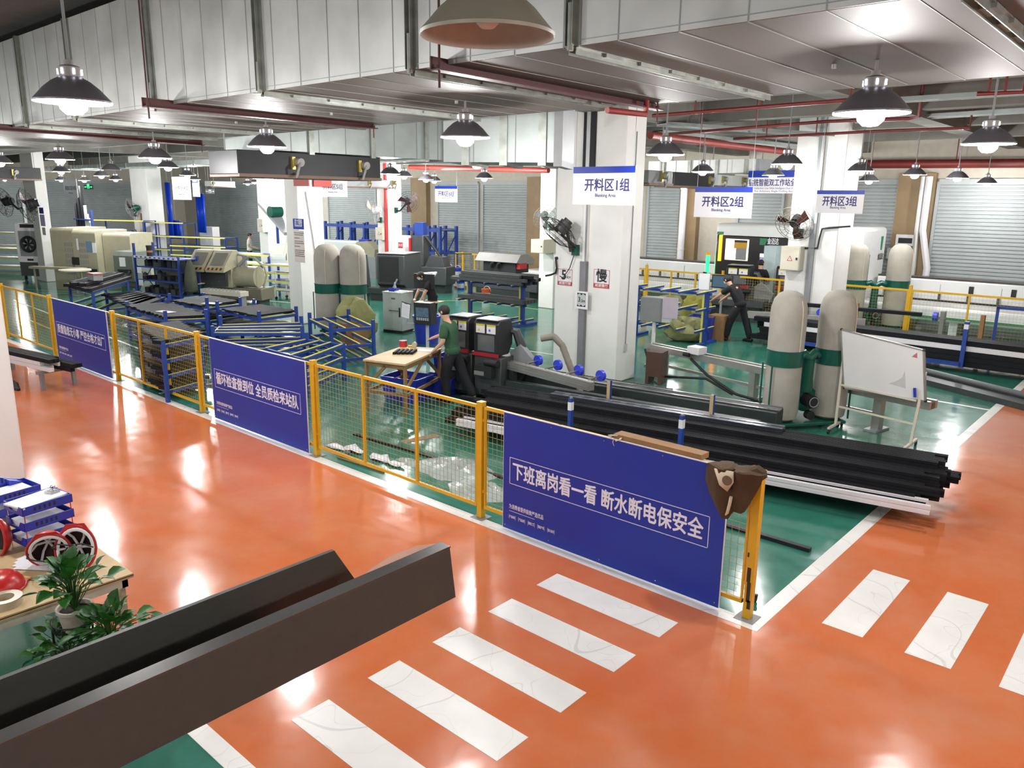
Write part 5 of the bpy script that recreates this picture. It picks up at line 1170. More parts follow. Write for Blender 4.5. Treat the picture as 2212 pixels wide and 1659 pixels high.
# ------------------------------------------------------------------ blue and yellow racks
def rack(pc, zt, label, levels, nb=4, up=.14, name='profile_trolley', dirn=0, cat='rack', low=.0, group='blue steel racks with yellow bars', full_post=None):
    """pc: four pixel corners of the top frame (in order round it) on the plane z = zt"""
    c = [G(x, y, zt) for x, y in pc]; o = sum(c, Vector()) / 4
    t = thing(name, label, cat, (o.x, o.y, 0), 0, group)
    for i, p in enumerate(c):
        u_ = up if not isinstance(up, (list, tuple)) else up[i]
        MB().box(p.x - .03, p.x + .03, p.y - .03, p.y + .03, low, zt + u_).build('post', M_BLUE, t, world=True)
    for z in [zt] + levels:
        for i in range(4):
            a, b = c[i], c[(i + 1) % 4]
            sr_ = MB().beam((a.x, a.y, z - .03), (b.x, b.y, z - .03), .035, .06).build('side_rail', M_BLUE, t, world=True)
            if i % 2 == dirn: MB().beam((a.x, a.y, z + .004), (b.x, b.y, z + .004), .03, .008).build('yellow_strip', M_YEL2, sr_, world=True)
        for k_ in range(nb):
            f = k_ / (nb - 1) if nb > 1 else .5
            if dirn == 0: a, b = c[0].lerp(c[3], f), c[1].lerp(c[2], f)
            else: a, b = c[0].lerp(c[1], f), c[3].lerp(c[2], f)
            sr_ = MB().beam((a.x, a.y, z - .02), (b.x, b.y, z - .02), .03, .035).build('cross_bar', M_BLUE, t, world=True)
            MB().beam((a.x, a.y, z + .008), (b.x, b.y, z + .008), .03, .012).build('yellow_strip', M_YEL2, sr_, world=True)
    return t, c
def load(c, z, n, label, group, m=None, dirn=0, a=.0, b=1.0, h=.04, over=.1, wd=None):
    """n profiles side by side across a rack level, each its own object"""
    for k_ in range(n):
        f = a + (b - a) * (k_ + .5) / n
        if dirn == 0: p, q = c[0].lerp(c[3], f), c[1].lerp(c[2], f)
        else: p, q = c[0].lerp(c[1], f), c[3].lerp(c[2], f)
        d = (q - p); p = p - d * over * random.random(); q = q + d * over * random.random()
        w_ = ((c[3] - c[0]).length if dirn == 0 else (c[1] - c[0]).length) * (b - a) / n * .92
        mb = MB().beam((p.x, p.y, z + h / 2), (q.x, q.y, z + h / 2), w_, h)
        o_ = single('aluminium_profile', mb, m or M_BLK, label, 'metal profile', group)
    return
R1, c1 = rack([(669, 689), (715, 711), (806, 705), (753, 681)], .74, 'empty blue rack with yellow bars beside the stained dust collector', [.38, .1], 4, dirn=0)
R2, c2 = rack([(574, 752), (657, 775), (741, 743), (662, 733)], .70, 'nearest blue rack with yellow bars, just behind the middle slogan board', [.45, .2], 4, up=[.0, .0, .02, .13], dirn=1)
R3, c3 = rack([(460, 719), (653, 719), (651, 697), (477, 702)], .74, 'blue rack with four long yellow bars in a row behind the middle slogan board', [.42], 4, up=[.14, .14, .14, .2], dirn=0)
R4, c4 = rack([(470, 669), (560, 688), (640, 677), (549, 660)], .80, 'blue rack carrying black panels in front of the staff poster pillar', [.5, .2], 3, up=[.2, .16, .16, .16], dirn=1)
load(c4, .82, 8, 'black profile on the rack in front of the staff poster pillar', 'profiles on the rack before the staff poster pillar', dirn=1, a=.15, b=.95)
load(c4, .51, 8, 'black profile low on the rack in front of the staff poster pillar', 'profiles low on the rack before the staff poster pillar', dirn=1, a=.05, b=.95)
R5, c5 = rack([(367, 652), (448, 666), (519, 657), (440, 641)], .85, 'blue rack carrying black profiles and a white sheet, behind the mesh panel', [.55, .2], 3, up=[.2, .25, .16, .1], dirn=1)
load(c5, .87, 9, 'black profile on the rack with the white sheet', 'profiles on the rack with the white sheet', dirn=1, a=.1, b=.9)
load(c5, .57, 8, 'black profile low on the rack with the white sheet', 'profiles low on the rack with the white sheet', dirn=1)
pq = (c5[1] + c5[2]) / 2; single('paper_sheet', MB().box(-.2, .2, -.13, .13, 0, .006).xform(Matrix.Translation((pq.x - .2, pq.y - .2, .915)) @ Matrix.Rotation(.5, 4, 'Z')), M_PAPER, 'white sheet lying on black profiles on the rack', 'paper')
R6, c6 = rack([(275, 664), (358, 692), (446, 688), (360, 658)], .80, 'wide blue rack loaded with dark panels behind the farthest fence mesh', [.5, .2], 3, up=[.14, .2, .2, .14], dirn=1)
load(c6, .82, 10, 'dark panel profile on the wide rack behind the fence mesh', 'dark profiles on the wide rack', dirn=1, a=.02, b=.98, h=.05)
load(c6, .52, 9, 'dark panel profile lower on the wide rack', 'dark profiles low on the wide rack', dirn=1)
pq = c6[1].lerp(c6[3], .3); single('paper_sheet', MB().box(-.22, .22, -.1, .1, 0, .006).xform(Matrix.Translation((pq.x, pq.y, .875)) @ Matrix.Rotation(.2, 4, 'Z')), M_PAPER, 'white sheet on the dark panels of the wide rack', 'paper')
R7, c7 = rack([(230, 640), (300, 666), (345, 648), (290, 632)], .62, 'low blue rack with black bars under the loading table', [.25], 3, up=[.1, .12, .12, .1], dirn=1)
load(c7, .64, 7, 'black bar on the low rack under the loading table', 'bars on the low rack', dirn=1)
# shelf of dark profiles right behind the fence mesh
R8, c8 = rack([(352, 745), (432, 728), (385, 700), (300, 712)], .98, 'blue shelf rack of dark profiles with white ends, close behind the fence mesh', [.72, .46, .2], 3, up=.06, dirn=0)
for z, lv in ((.99, 'top'), (.73, 'second'), (.47, 'third'), (.21, 'lowest')):
    load(c8, z, 8, 'dark profile on the %s level of the shelf rack behind the fence mesh' % lv, 'profiles on the %s level of the shelf rack' % lv, dirn=0, h=.06, over=.12)
pq = G(625, 737, .72)
for i in range(9):
    single('cut_profile', MB().box(-.02, .02, -.12, .12, 0, .06).xform(Matrix.Translation((pq.x + i * .055, pq.y + i * .035, .60)) @ Matrix.Rotation(-.9, 4, 'Z')), M_ALU if i % 2 else M_BLK, 'short cut profile in a row under the yellow bars of the rack', 'metal profile', 'cut profiles on the rack by the middle slogan board')
# sack on the rack by the dust collector
def sack(loc, sx, sy, sz, label, seed, m=None, cat='sack'):
    rnd = random.Random(seed); mb = MB(); n, k_ = 18, 9; vs = []
    for i in range(k_):
        ph = math.pi * i / (k_ - 1)
        for j in range(n):
            a = 2 * math.pi * j / n; r_ = math.sin(ph) ** .42 * (1 + .18 * math.sin(3 * a + seed + i) + rnd.uniform(-.09, .09))
            vs.append((sx * r_ * math.cos(a), sy * r_ * math.sin(a), max(0, sz * (.5 - .5 * math.cos(ph)) * (1 + .12 * math.sin(2 * a + seed)))))
    mb.add(vs, [(i * n + j, i * n + (j + 1) % n, (i + 1) * n + (j + 1) % n, (i + 1) * n + j) for i in range(k_ - 1) for j in range(n)], True)
    o = mb.build('sack', m or M_OLIVE); o.location = loc; return tag(o, label, cat)
s0 = (c1[2] + c1[3]) / 2
sack((c1[3].x - .35, c1[3].y + .45, 0), .5, .4, 1.0, 'olive sack standing behind the empty rack, before the stained dust collector', 2, mat('pale_olive_sack', '#8c8e5c', .95, var=.12, bump=.3, bscale=20))
single('cardboard_box', MB().box(c1[3].x - .2, c1[3].x + .3, c1[3].y - .1, c1[3].y + .3, 0, .55), M_CARD, 'brown cardboard box behind the empty blue rack', 'box')
# white line of profiles lying on supports by the left pillar
p, q = G(30, 790, .35), G(165, 795, .35)
wp0 = G(20, 745, .5); wp1 = G(205, 785, .5); dvw = (wp1 - wp0).normalized(); nv = Vector((-dvw.y, dvw.x, 0)); ang = math.atan2(dvw.y, dvw.x)
tr = thing('profile_stand', 'low stand under the white profiles beside the left white pillar', 'stand', (wp1.x - dvw.x * .8, wp1.y - dvw.y * .8, 0), ang)
for x in (-2.2, 0): MB().box(x - .03, x + .03, -.6, .1, .3, .36).box(x - .03, x + .03, -.55, -.49, 0, .3).box(x - .03, x + .03, 0, .06, 0, .3).build('trestle', M_MGREY, tr)
L = (wp1 - wp0).length + 2.5
for i in range(13):
    v, z = -.52 + (i % 5) * .09, .36 + (i // 5) * .075
    o = MB().box(-L, 0, -.04, .04, 0, .07).build('aluminium_profile', M_SIGN if i < 10 and i % 5 < 3 else M_BLK); e = wp1 + nv * v - dvw * random.uniform(.1, .5); o.location = (e.x - (.35 if i % 5 < 3 else 0) * dvw.x, e.y, z); o.rotation_euler = (0, 0, ang)
    w_ = i < 10 and i % 5 < 3
    tag(o, 'white profile stacked on the low stand by the left white pillar' if w_ else 'black profile stacked beside the white ones by the left pillar', 'metal profile', 'white profiles on the low stand' if w_ else 'black profiles on the low stand')
for i in range(4):
    e = wp1 + nv * (-.78 + .06 * i) - dvw * (1.1 + .15 * i); o = MB().box(-L * .6, 0, -.025, .025, 0, .05).build('aluminium_profile', M_BLK2); o.location = (e.x, e.y, .0); o.rotation_euler = (0, 0, ang - .06 * i); tag(o, 'dark profile fanned out on the orange floor by the left pillar', 'metal profile', 'dark profiles fanned out on the floor')
# ------------------------------------------------------------------ loading table, cooler and beige machines far left
def at_px(name, label, cat, px, py, rz=0.0, group=None):
    g_ = G(px, py); return thing(name, label, cat, (g_.x, g_.y, 0), rz, group), S(g_)
t, s = at_px('air_cooler', 'white air cooler with a big round fan, beside the far white pillar', 'air cooler', 72, 606, R(38))
w_, h_ = 56 * s, 121 * s
MB().box(-w_ / 2, w_ / 2, 0, w_ * .6, h_ * .32, h_).build('casing', M_SIGN, t, bevel=.02); MB().box(-w_ * .46, w_ * .46, .02, w_ * .58, h_ * .08, h_ * .32).build('water_tank', M_MACH, t)
MB().box(-w_ * .36, w_ * .36, -.012, .0, h_ * .43, h_ * .87).build('grille', M_MGREY, t); MB().torus((0, -.02, h_ * .64), w_ * .27, w_ * .05, 28, 8, Matrix.Rotation(R(90), 3, 'X')).build('fan_ring', M_BLK2, t)
fb_ = MB()
for k_ in range(6): a = k_ * math.pi / 3; fb_.add([(0, -.02, h_ * .64), (w_ * .25 * math.cos(a), -.03, h_ * .64 + w_ * .25 * math.sin(a)), (w_ * .25 * math.cos(a + .7), -.014, h_ * .64 + w_ * .25 * math.sin(a + .7))], [(0, 1, 2)])
fb_.cyl((0, -.04, h_ * .64), (0, -.015, h_ * .64), w_ * .07, n=14).build('fan_blades', M_RUB, t)
MB().box(-w_ * .26, w_ * .3, -.01, 0, h_ * .925, h_ * .985).build('control_panel', M_BLK2, t); MB().box(-w_ * .12, w_ * .12, -.01, 0, h_ * .35, h_ * .385).build('label_plate', M_INK, t)
for x in (-.4, .4): MB().cyl((x * w_, w_ * .15, h_ * .03), (x * w_ + .05, w_ * .15, h_ * .03), h_ * .03, n=12).box(x * w_, x * w_ + .05, w_ * .1, w_ * .2, h_ * .03, h_ * .09).build('caster', M_RUB, t)
# big beige machine: two housings with a gap
bmg = G(190, 628); s = S(bmg)
t = thing('machining_center', 'big beige machining centre with punched vents, behind the loading table', 'machine', (bmg.x, bmg.y, 0), R(30))
H1 = 132 * s
def house(x0, x1, y0, y1, z0, z1, nm, r=.12):
    P = [(y0, z0), (y0, z1 - r)] + [(y0 + r - r * math.cos(a), z1 - r + r * math.sin(a)) for a in [R(15 * i) for i in range(1, 7)]] + [(y1, z1), (y1, z0)]
    return MB().prism(P, x0, x1, 'yzx').build(nm, M_BEIGE, t)
ww = 108 * s
house(-ww * .72, -ww * .2, 0, 1.7, .0, H1, 'left_housing'); house(-ww * .19, ww * .33, -.08, 1.6, .0, H1 * .97, 'right_housing'); house(ww * .34, ww * .95, .25, 1.5, .35, H1 * .93, 'end_housing')
for (xc, y, nm) in ((-.42, -.004, 'vent'), (-.05, -.084, 'vent')):
    v_ = MB()
    for i in range(4):
        for j in range(6): v_.box(ww * xc + i * .09, ww * xc + i * .09 + .055, y - .004, y, .55 + j * .2, .68 + j * .2)
    v_.build('vent_grille', M_MGREY, t)
MB().box(ww * .12, ww * .24, -.1, -.08, H1 * .63, H1 * .8).build('touch_panel', M_SCREEN, t); MB().box(ww * .25, ww * .33, -.09, -.08, H1 * .62, H1 * .78).build('notice', M_PAPER, t)
MB().box(-ww * .24, -ww * .08, -.1, -.02, H1 * .42, H1 * .54).box(ww * .14, ww * .3, -.1, -.07, H1 * .22, H1 * .36).build('dark_opening', M_INK, t)
MB().box(-ww * .1, -ww * .06, -.086, -.08, H1 * .66, H1 * .84).build('name_plate', M_SIGN, t)
MB().box(-ww * 1.0, ww * .2, -.6, -.35, .78, .86).box(-ww * .95, -ww * .92, -.5, -.46, 0, .78).box(ww * .1, ww * .13, -.5, -.46, 0, .78).build('infeed_table', M_BEIGE, t)
t, s = at_px('grey_machine', 'dark grey machine with a white tag, between the beige machine and the shelf', 'machine', 272, 640, R(30))
MB().prism([(0, .5), (0, 1.35), (.12, 1.5), (.9, 1.5), (.9, 0), (.25, 0), (.25, .5)], -.35, .4, 'yzx').build('body', mat('grey_green_paint', '#61695f', .5), t, bevel=.02)
MB().box(-.1, .12, -.02, 0, 1.0, 1.3).build('white_tag', M_PAPER, t); MB().box(-.2, .3, -.03, 0, .78, .9).build('dark_slot', M_INK, t)
MB().beam((-.3, -.1, .5), (-.1, -.1, .85), .05, .05).beam((.1, -.1, .5), (.3, -.1, .85), .05, .05).build('strut', M_MACH, t); MB().box(-.2, .4, .1, .8, 0, .3).build('plinth', M_DGREEN, t)
# loading table with dark bars, its own legs
lt, lc = rack([(150, 618), (200, 630), (275, 606), (225, 598)], .92, 'blue loading table with a yellow edge, stacked with black bars', [.45], 3, up=.0, dirn=1, name='loading_table', cat='table')
load(lc, .935, 8, 'black bar lying on the loading table', 'bars on the loading table', dirn=1, h=.08, over=.1)
load(lc, 1.02, 4, 'black bar on the upper layer of the loading table', 'bars on the upper layer of the loading table', dirn=1, a=.2, b=.7, h=.07)
rt = thing('round_table', 'small round table with a red box on it behind the loading table', 'table', (bmg.x + 1.0, bmg.y - .7, 0)); MB().cyl((0, 0, .82), (0, 0, .86), .5, n=28).build('table_top', M_CREAM, rt); MB().cyl((0, 0, 0), (0, 0, .82), .04, n=10).build('leg', M_MGREY, rt); MB().cyl((0, 0, 0), (0, 0, .03), .25, n=16).build('base', M_MGREY, rt)
rb_ = thing('tool_box', 'grey tool box with a red lid on the loading table', 'tool box', (lc[0].x + .5, lc[0].y + .5, 1.09)); MB().box(-.2, .2, -.12, .12, 0, .15).build('box_body', M_MGREY, rb_); MB().box(-.22, .22, -.13, .13, .15, .19).build('lid', mat('salmon_lid', '#a8584a', .5), rb_)
# blue shelving with parts
sh0 = G(300, 650); s = S(sh0)
sh = thing('parts_shelf', 'tall blue shelf full of small black parts, beside the double hood machine', 'shelf', (sh0.x, sh0.y, 0), R(12))
SWd, SHt, SD = 2.1, 1.5, .7
for x in (0, SWd):
    for y in (0, SD): MB().box(x - .03, x + .03, y - .03, y + .03, 0, SHt + (.35 if x == 0 else 0)).build('post', M_BLUE, sh)
    MB().beam((x, 0, .3), (x, SD, 1.2), .02, .02).beam((x, SD, .3), (x, 0, 1.2), .02, .02).build('side_brace', M_BLUE, sh)
for z in (.3, .72, 1.14, 1.42): MB().box(0, SWd, 0, SD, z - .04, z).build('shelf_board', M_BLUE, sh)
MB().box(0, SWd, SD - .02, SD, .3, 1.42).build('back_panel', M_MGREY, sh)
MB().box(0, SWd, -.035, -.03, 1.40, 1.47).build('label_strip', M_SIGN, sh)
lb_ = MB()
for i in range(9): lb_.box(.1 + i * .22, .2 + i * .22, -.037, -.035, 1.415, 1.455)
lb_.build('label_print', M_BLUE, sh)
for x, z in ((.12, .92), (.14, .52)): MB().box(x, x + .22, -.04, -.034, z, z + .18).build('notice', M_PAPER, sh)
rnd = random.Random(21)
for z, lv in ((.3, 'lowest'), (.72, 'middle'), (1.14, 'upper')):
    for i in range(11):
        x = .12 + i * .185; hh_ = rnd.uniform(.08, .26)
        single('machine_part', (MB().box(-.07, .07, -.12, .12, 0, hh_) if i % 3 else MB().cyl((0, 0, 0), (0, 0, hh_), .075, n=12).cyl((0, 0, hh_), (0, 0, hh_ + .03), .03, n=8)).xform(WM[sh.name] @ Matrix.Translation((x, .25 + rnd.uniform(-.1, .15), z)) @ Matrix.Rotation(rnd.uniform(-.4, .4), 4, 'Z')), M_BLK2 if i % 4 else M_MACH,
               'small black part on the %s board of the tall blue shelf' % lv, 'machine part', 'parts on the %s board of the blue shelf' % lv)
for i in range(3): bin_('parts_bin', WM[sh.name] @ Vector((.9 + i * .35, .2, .0)), R(12), .3, .3, .22, M_TUB, 'blue bin under the tall blue shelf', 'bin', group='blue bins under the tall shelf')
o = thing('spindle_motor', 'black motor with an orange band on top of the tall blue shelf', 'motor', WM[sh.name] @ Vector((.35, .3, 1.42)), .2); MB().cyl((0, 0, 0), (0, 0, .3), .09, n=16).build('housing', M_BLK2, o); MB().cyl((0, 0, .3), (0, 0, .36), .1, n=16).build('end_cap', M_BLK2, o); MB().cyl((0, 0, .14), (0, 0, .2), .093, n=16).build('orange_band', mat('orange_band', '#b0743a', .5), o)
single('cover_sheet', MB().lathe([(.26, 0), (.24, .4), (.17, .75), (.06, .98), (0, 1.0)], WM[sh.name] @ Vector((SWd + .25, .2, .45)), 14, 1, .7), mat('grey_green_cloth', '#56594c', .95, bump=.3), 'dark grey cover draped over a post at the end of the blue shelf', 'cover').modifiers.new('thickness', 'SOLIDIFY').thickness = .01
# double hood beige machine
dh = G(478, 655); s = S(dh)
t = thing('double_hood_machine', 'beige machine with two sloping hoods and hazard striped edges', 'machine', (dh.x, dh.y, 0), R(28))
def hood(x0, x1):
    P = [(-.5, 1.02), (-.52, 1.10), (.05, 1.68), (.3, 1.68), (.75, 1.25), (.35, 1.18), (0, 1.12)]
    MB().prism(P, x0, x1, 'yzx').build('hood', mat('light_beige_hood', '#aaa58d', .45, var=.04), t, bevel=.015)
    d = Vector((0, .57, .58)).normalized(); nrm = Vector((0, -.58, .57)).normalized()
    PL = plate(Vector((0, -.52, 1.10)) + nrm * .006, (1, 0, 0), d)
    MB().box(x0 + .1, x1 - .1, .18, .7, 0, .012).xform(PL).build('hood_window', mat('hood_window', '#77766c', .25), t, bevel=.01)
    z_ = MB(); z2 = MB(); n = 9
    for i in range(n): (z_ if i % 2 else z2).box(x0 + (x1 - x0) * i / n, x0 + (x1 - x0) * (i + 1) / n, .0, .09, -.002, .004)
    z_.xform(PL).build('hazard_pattern', M_INK, t); z2.xform(PL).build('hazard_border', mat('hazard_amber', '#b98a3c', .5), t)
hood(-.85, -.2); hood(-.14, .51)
MB().box(-.8, .45, .0, .7, .5, 1.15).build('body', M_BEIGE, t, bevel=.03); MB().box(-.85, 1.4, .1, .9, .12, .5).build('base', mat('dark_beige_base', '#6b6757', .5), t, bevel=.02)
MB().tube([(.45, .35, .85), (1.2, .35, .85)], .34, 20).build('drum_cover', M_BEIGE, t)
MB().tube([(.5, .3, 1.55), (1.1, .3, 1.45), (1.45, .3, 1.15), (1.5, .3, .9), (1.35, .3, .45)], .035, 8).build('pipe_frame', M_BEIGE, t)
MB().beam((.55, .25, 1.2), (.9, .25, 1.5), .08, .08).beam((.75, .3, 1.1), (.75, .3, 1.5), .1, .1).build('bracket', M_MGREY, t)
MB().box(-.6, .3, -.12, .0, .55, .98).build('dark_opening', M_MACH, t); MB().box(-1.0, -.55, -.4, -.05, .35, .62).build('green_box', M_DGREEN, t)
MB().prism([(-.95, -.45), (-.5, -.45), (-.45, -.05), (-1.05, -.05)], .62, .65).build('tray', M_CREAM, t)
for x in (-.7, .2, 1.2): MB().box(x - .06, x + .06, .2, .8, 0, .12).build('foot', M_MACH, t)
g_ = thing('guide_conveyor', 'pale slatted conveyor lying in front of the double hood machine', 'conveyor', (dh.x + .9, dh.y - .55, 0), R(14)); MB().box(-.6, 1.1, -.16, .16, .42, .56).build('conveyor_body', M_CREAM, g_)
v_ = MB()
for i in range(11): v_.box(-.55 + i * .15, -.5 + i * .15, -.15, .15, .56, .575)
v_.build('slat_pattern', M_MGREY, g_)
for x in (-.5, 1.0): MB().box(x - .04, x + .04, -.12, .12, 0, .42).build('leg', M_MGREY, g_)
# far racks along the side wall, and stacked long profiles
for px, py, zt, lb in [((-30), 545, 1.35, 'yellow topped blue table at the picture edge, far behind the air cooler'), ]:
    pass
def simple_table(px, py, w_, d_, h_, rz, label, name='storage_rack', levels=(.2,), m=None, mt=None, cat='rack', group='far blue racks with yellow tops'):
    g_ = G(px, py); t = thing(name, label, cat, (g_.x, g_.y, 0), rz, group)
    for x in (-w_ / 2, w_ / 2):
        for y in (0, d_): MB().box(x - .03, x + .03, y - .03, y + .03, 0, h_).build('post', m or M_BLUE, t)
    for z in list(levels) + [h_]:
        MB().box(-w_ / 2, w_ / 2, 0, d_, z - .03, z).build('shelf_board', m or M_BLUE, t)
        MB().box(-w_ / 2 - .03, w_ / 2 + .03, -.04, .0, z - .03, z + .03).build('yellow_strip', mt or M_YEL2, t)
    return t
simple_table(-5, 588, 2.6, 1.0, 1.0, R(35), 'yellow edged blue rack behind the air cooler, lower one', levels=(.25, .62)); simple_table(5, 572, 3.4, 1.0, 1.5, R(35), 'tall yellow edged blue rack behind the air cooler', levels=(.4, .9))
simple_table(262, 560, 3.0, 1.0, 2.0, R(30), 'yellow topped rack between the beige machine and the faded poster pillar', levels=(.7, 1.3))
simple_table(430, 570, 3.2, 1.0, 1.3, R(25), 'blue rack of dark profiles before the dark shutter', levels=(.4, .85)); simple_table(530, 610, 2.6, 1.0, 1.1, R(15), 'dark loaded rack behind the pipe frame of the double hood machine', levels=(.35, .75)); simple_table(612, 640, 1.7, .9, 1.05, R(20), 'narrow blue rack with yellow shelves by the staff poster pillar', levels=(.25, .5, .78), mt=M_YEL2)
simple_table(360, 560, 2.4, 1.0, 1.9, R(25), 'tall blue rack beside the faded poster pillar', levels=(.5, 1.2))
rnd = random.Random(5)
for i, (px, w1, h1, m) in enumerate([(172, .35, 2.9, M_BLK2), (176, .3, 3.2, M_BLK), (184, .22, 3.7, M_BLK), (189, .12, 2.8, M_SIGN), (192, .12, 2.4, M_SIGN), (195, .12, 2.2, M_SIGN), (198, .1, 2.0, M_SIGN)]):
    p = GY(px, 500, 9.3); o = single('aluminium_profile', MB().box(p.x - w1 / 2, p.x + w1 / 2, 9.25, 9.35, 0, h1), m, 'long %s profile standing upright behind the beige machine' % ('white' if m is M_SIGN else 'dark'), 'metal profile', 'profiles standing behind the beige machine'); 
p = GY(204, 500, 9.3); single('stop_rail', MB().box(p.x - .05, p.x + .05, 9.2, 9.3, 0, 2.6).box(p.x - 2.2, p.x, 9.22, 9.28, 2.1, 2.16), M_BLUE, 'blue post with a side arm holding the upright profiles', 'post')
# blue plastic strip curtains between the pillars
for a, b, Y, z0, z1, lb in [(360, 370, 15.2, .9, 4.0, 'bright blue strip curtain beside the zone 4 sign, narrow'), (367, 386, 15.4, .9, 1.9, 'bright blue plastic sheet below the zone 4 sign'), (424, 441, 17, 1.2, 3.4, 'bright blue strip curtain before the dark shutter')]:
    x0, x1 = GY(a, 450, Y).x, GY(b, 450, Y).x; n = 14; vs = []
    for i in range(n + 1): vs += [(x0 + (x1 - x0) * i / n, Y + .04 * math.sin(i * 1.9), z0), (x0 + (x1 - x0) * i / n, Y + .04 * math.sin(i * 1.9), z1)]
    o = single('strip_curtain', MB().add(vs, [(2 * i, 2 * i + 2, 2 * i + 3, 2 * i + 1) for i in range(n)], True), mat('bright_blue_film', '#1a49e0', .3), lb, 'curtain'); o.modifiers.new('thickness', 'SOLIDIFY').thickness = .01
    MB().beam((x0, Y, z1 + .02), (x1, Y, z1 + .02), .04, .04).beam(((x0 + x1) / 2, Y, z1), ((x0 + x1) / 2, Y, H_CEIL), .02, .02).xform(Matrix.Translation(-o.location)).build('curtain_rail', M_MGREY, o)
# grey machine with a tilted screen, left of the staff poster pillar; machines right of it
t, s = at_px('screen_machine', 'pale machine with a tilted lit screen, left of the staff poster pillar', 'machine', 608, 615, R(25))
MB().box(-.5, .3, 0, .7, 0, .95).build('body', M_GREY, t, bevel=.02); MB().prism([(0, .95), (.0, 1.1), (.25, 1.55), (.5, 1.55), (.5, .95)], -.45, .25, 'yzx').build('head', M_GREY, t)
MB().box(-.33, .13, .06, .42, .002, .012).xform(plate((0, 0, 1.1), (1, 0, 0), (0, .25, .45))).build('screen', mat('pale_screen', '#b9bfa0', .3, emit='#c2c8a8', estr=.3), t); MB().box(.3, .6, .0, .5, 0, 1.6).build('side_cabinet', M_CREAM, t)
t, s = at_px('conveyor_belt', 'slanting conveyor rising to the fan on the pillar behind the staff poster', 'conveyor', 600, 590, 0)
a = GY(570, 440, 12.5); b = GY(628, 505, 11.5); a = WM[t.name].inverted() @ a; b = WM[t.name].inverted() @ b
MB().beam(a, b, .5, .12).build('belt_frame', M_MGREY, t); MB().beam((b.x, b.y, 0), b, .08, .08).beam((a.x * .5 + b.x * .5, a.y * .5 + b.y * .5, 0), a.lerp(b, .5), .08, .08).build('leg', M_BLUE, t)
MB().cyl(a.lerp(b, .5) + Vector((0, -.3, .25)), a.lerp(b, .5) + Vector((0, .2, .25)), .22, n=16).build('motor', M_DGREEN, t)
# ------------------------------------------------------------------ machines in the middle distance
def sawbox(px, py, rz, label, w=.7, h=1.2, d=.8, sc=1.0):
    t, s = at_px('saw_housing', label, 'machine', px, py, rz)
    MB().prism([(0, .55), (0, h), (.1, h + .05), (d, h + .05), (d + .2, .3), (d + .2, 0), (.15, 0), (.15, .45)], -w / 2, w / 2, 'yzx').build('body', M_MACH, t, bevel=.02)
    MB().box(-w * .42, w * .3, -.01, .0, .62, h - .05).build('dark_opening', M_INK, t); MB().box(-w / 2 - .01, w / 2 + .01, .02, d, h + .05, h + .065).build('roof_plate', M_MGREY, t)
    MB().beam((w * .1, -.12, .35), (w * .3, -.12, .75), .05, .05).build('lever', M_ALU, t); MB().box(-w * .8, w * .9, -.2, .2, .25, .42).build('bed', M_MACHD, t)
    MB().box(-w * .7, w * .8, -.1, .5, 0, .25).build('base', M_MACHD, t)
    return t
sawbox(845, 650, R(24), 'charcoal saw housing with a dark open front, behind the grey electric cabinet', 1.0, 1.5, 1.3)
sawbox(745, 640, R(24), 'charcoal saw housing partly behind the stained dust collector', .9, 1.35, .9)
t, s = at_px('drill_press', 'charcoal machine with a tall head and red panel, by the fire hydrant cabinet', 'machine', 905, 632, R(20))
MB().box(-1.0, 1.1, 0, .8, .3, .95).build('bed', M_MACH, t, bevel=.03); MB().box(-.35, .15, .1, .6, .95, 2.05).build('head_column', M_MACH, t, bevel=.03); MB().box(-.42, -.35, .05, .5, 1.1, 1.95).build('red_panel', M_REDINK, t)
MB().box(-.25, .1, .2, .5, 2.05, 2.5).build('blue_motor', M_BLUE, t); MB().cyl((-.1, .3, .7), (-.1, .3, .95), .12, n=12).build('spindle', M_GREY, t); MB().tube([(.15, .3, 2.0), (.5, .3, 1.6), (.75, .3, 1.3)], .05, 8).build('cable_guide', M_RUB, t); MB().prism([(.2, .95), (1.0, .95), (.9, 1.3), (.4, 1.35)], .1, .6, 'xzy').build('slope_cover', M_MACH, t)
MB().box(-.9, 1.0, .1, .7, 0, .3).build('base', M_MACHD, t)
t, s = at_px('milling_machine', 'beige machine head with a blue tray on top, behind the stained dust collector', 'machine', 790, 600, R(20))
MB().box(-.5, .5, 0, .6, 0, .9).build('base', M_MGREY, t); MB().prism([(-.5, .9), (.45, .9), (.5, 1.2), (.1, 1.55), (-.4, 1.5), (-.55, 1.25)], .0, .55, 'xzy').build('head', M_BEIGE, t); MB().box(-.35, .1, .1, .4, 1.5, 1.6).build('blue_tray', M_TUB, t)
t, s = at_px('white_gantry', 'long pale machine cover behind the staff poster pillar', 'machine', 720, 590, R(16)); MB().box(-1.2, 1.6, 0, .8, .35, 1.45).build('cover', M_GREY, t, bevel=.05); MB().box(-1.1, 1.5, .1, .7, 0, .35).build('base', M_MGREY, t)
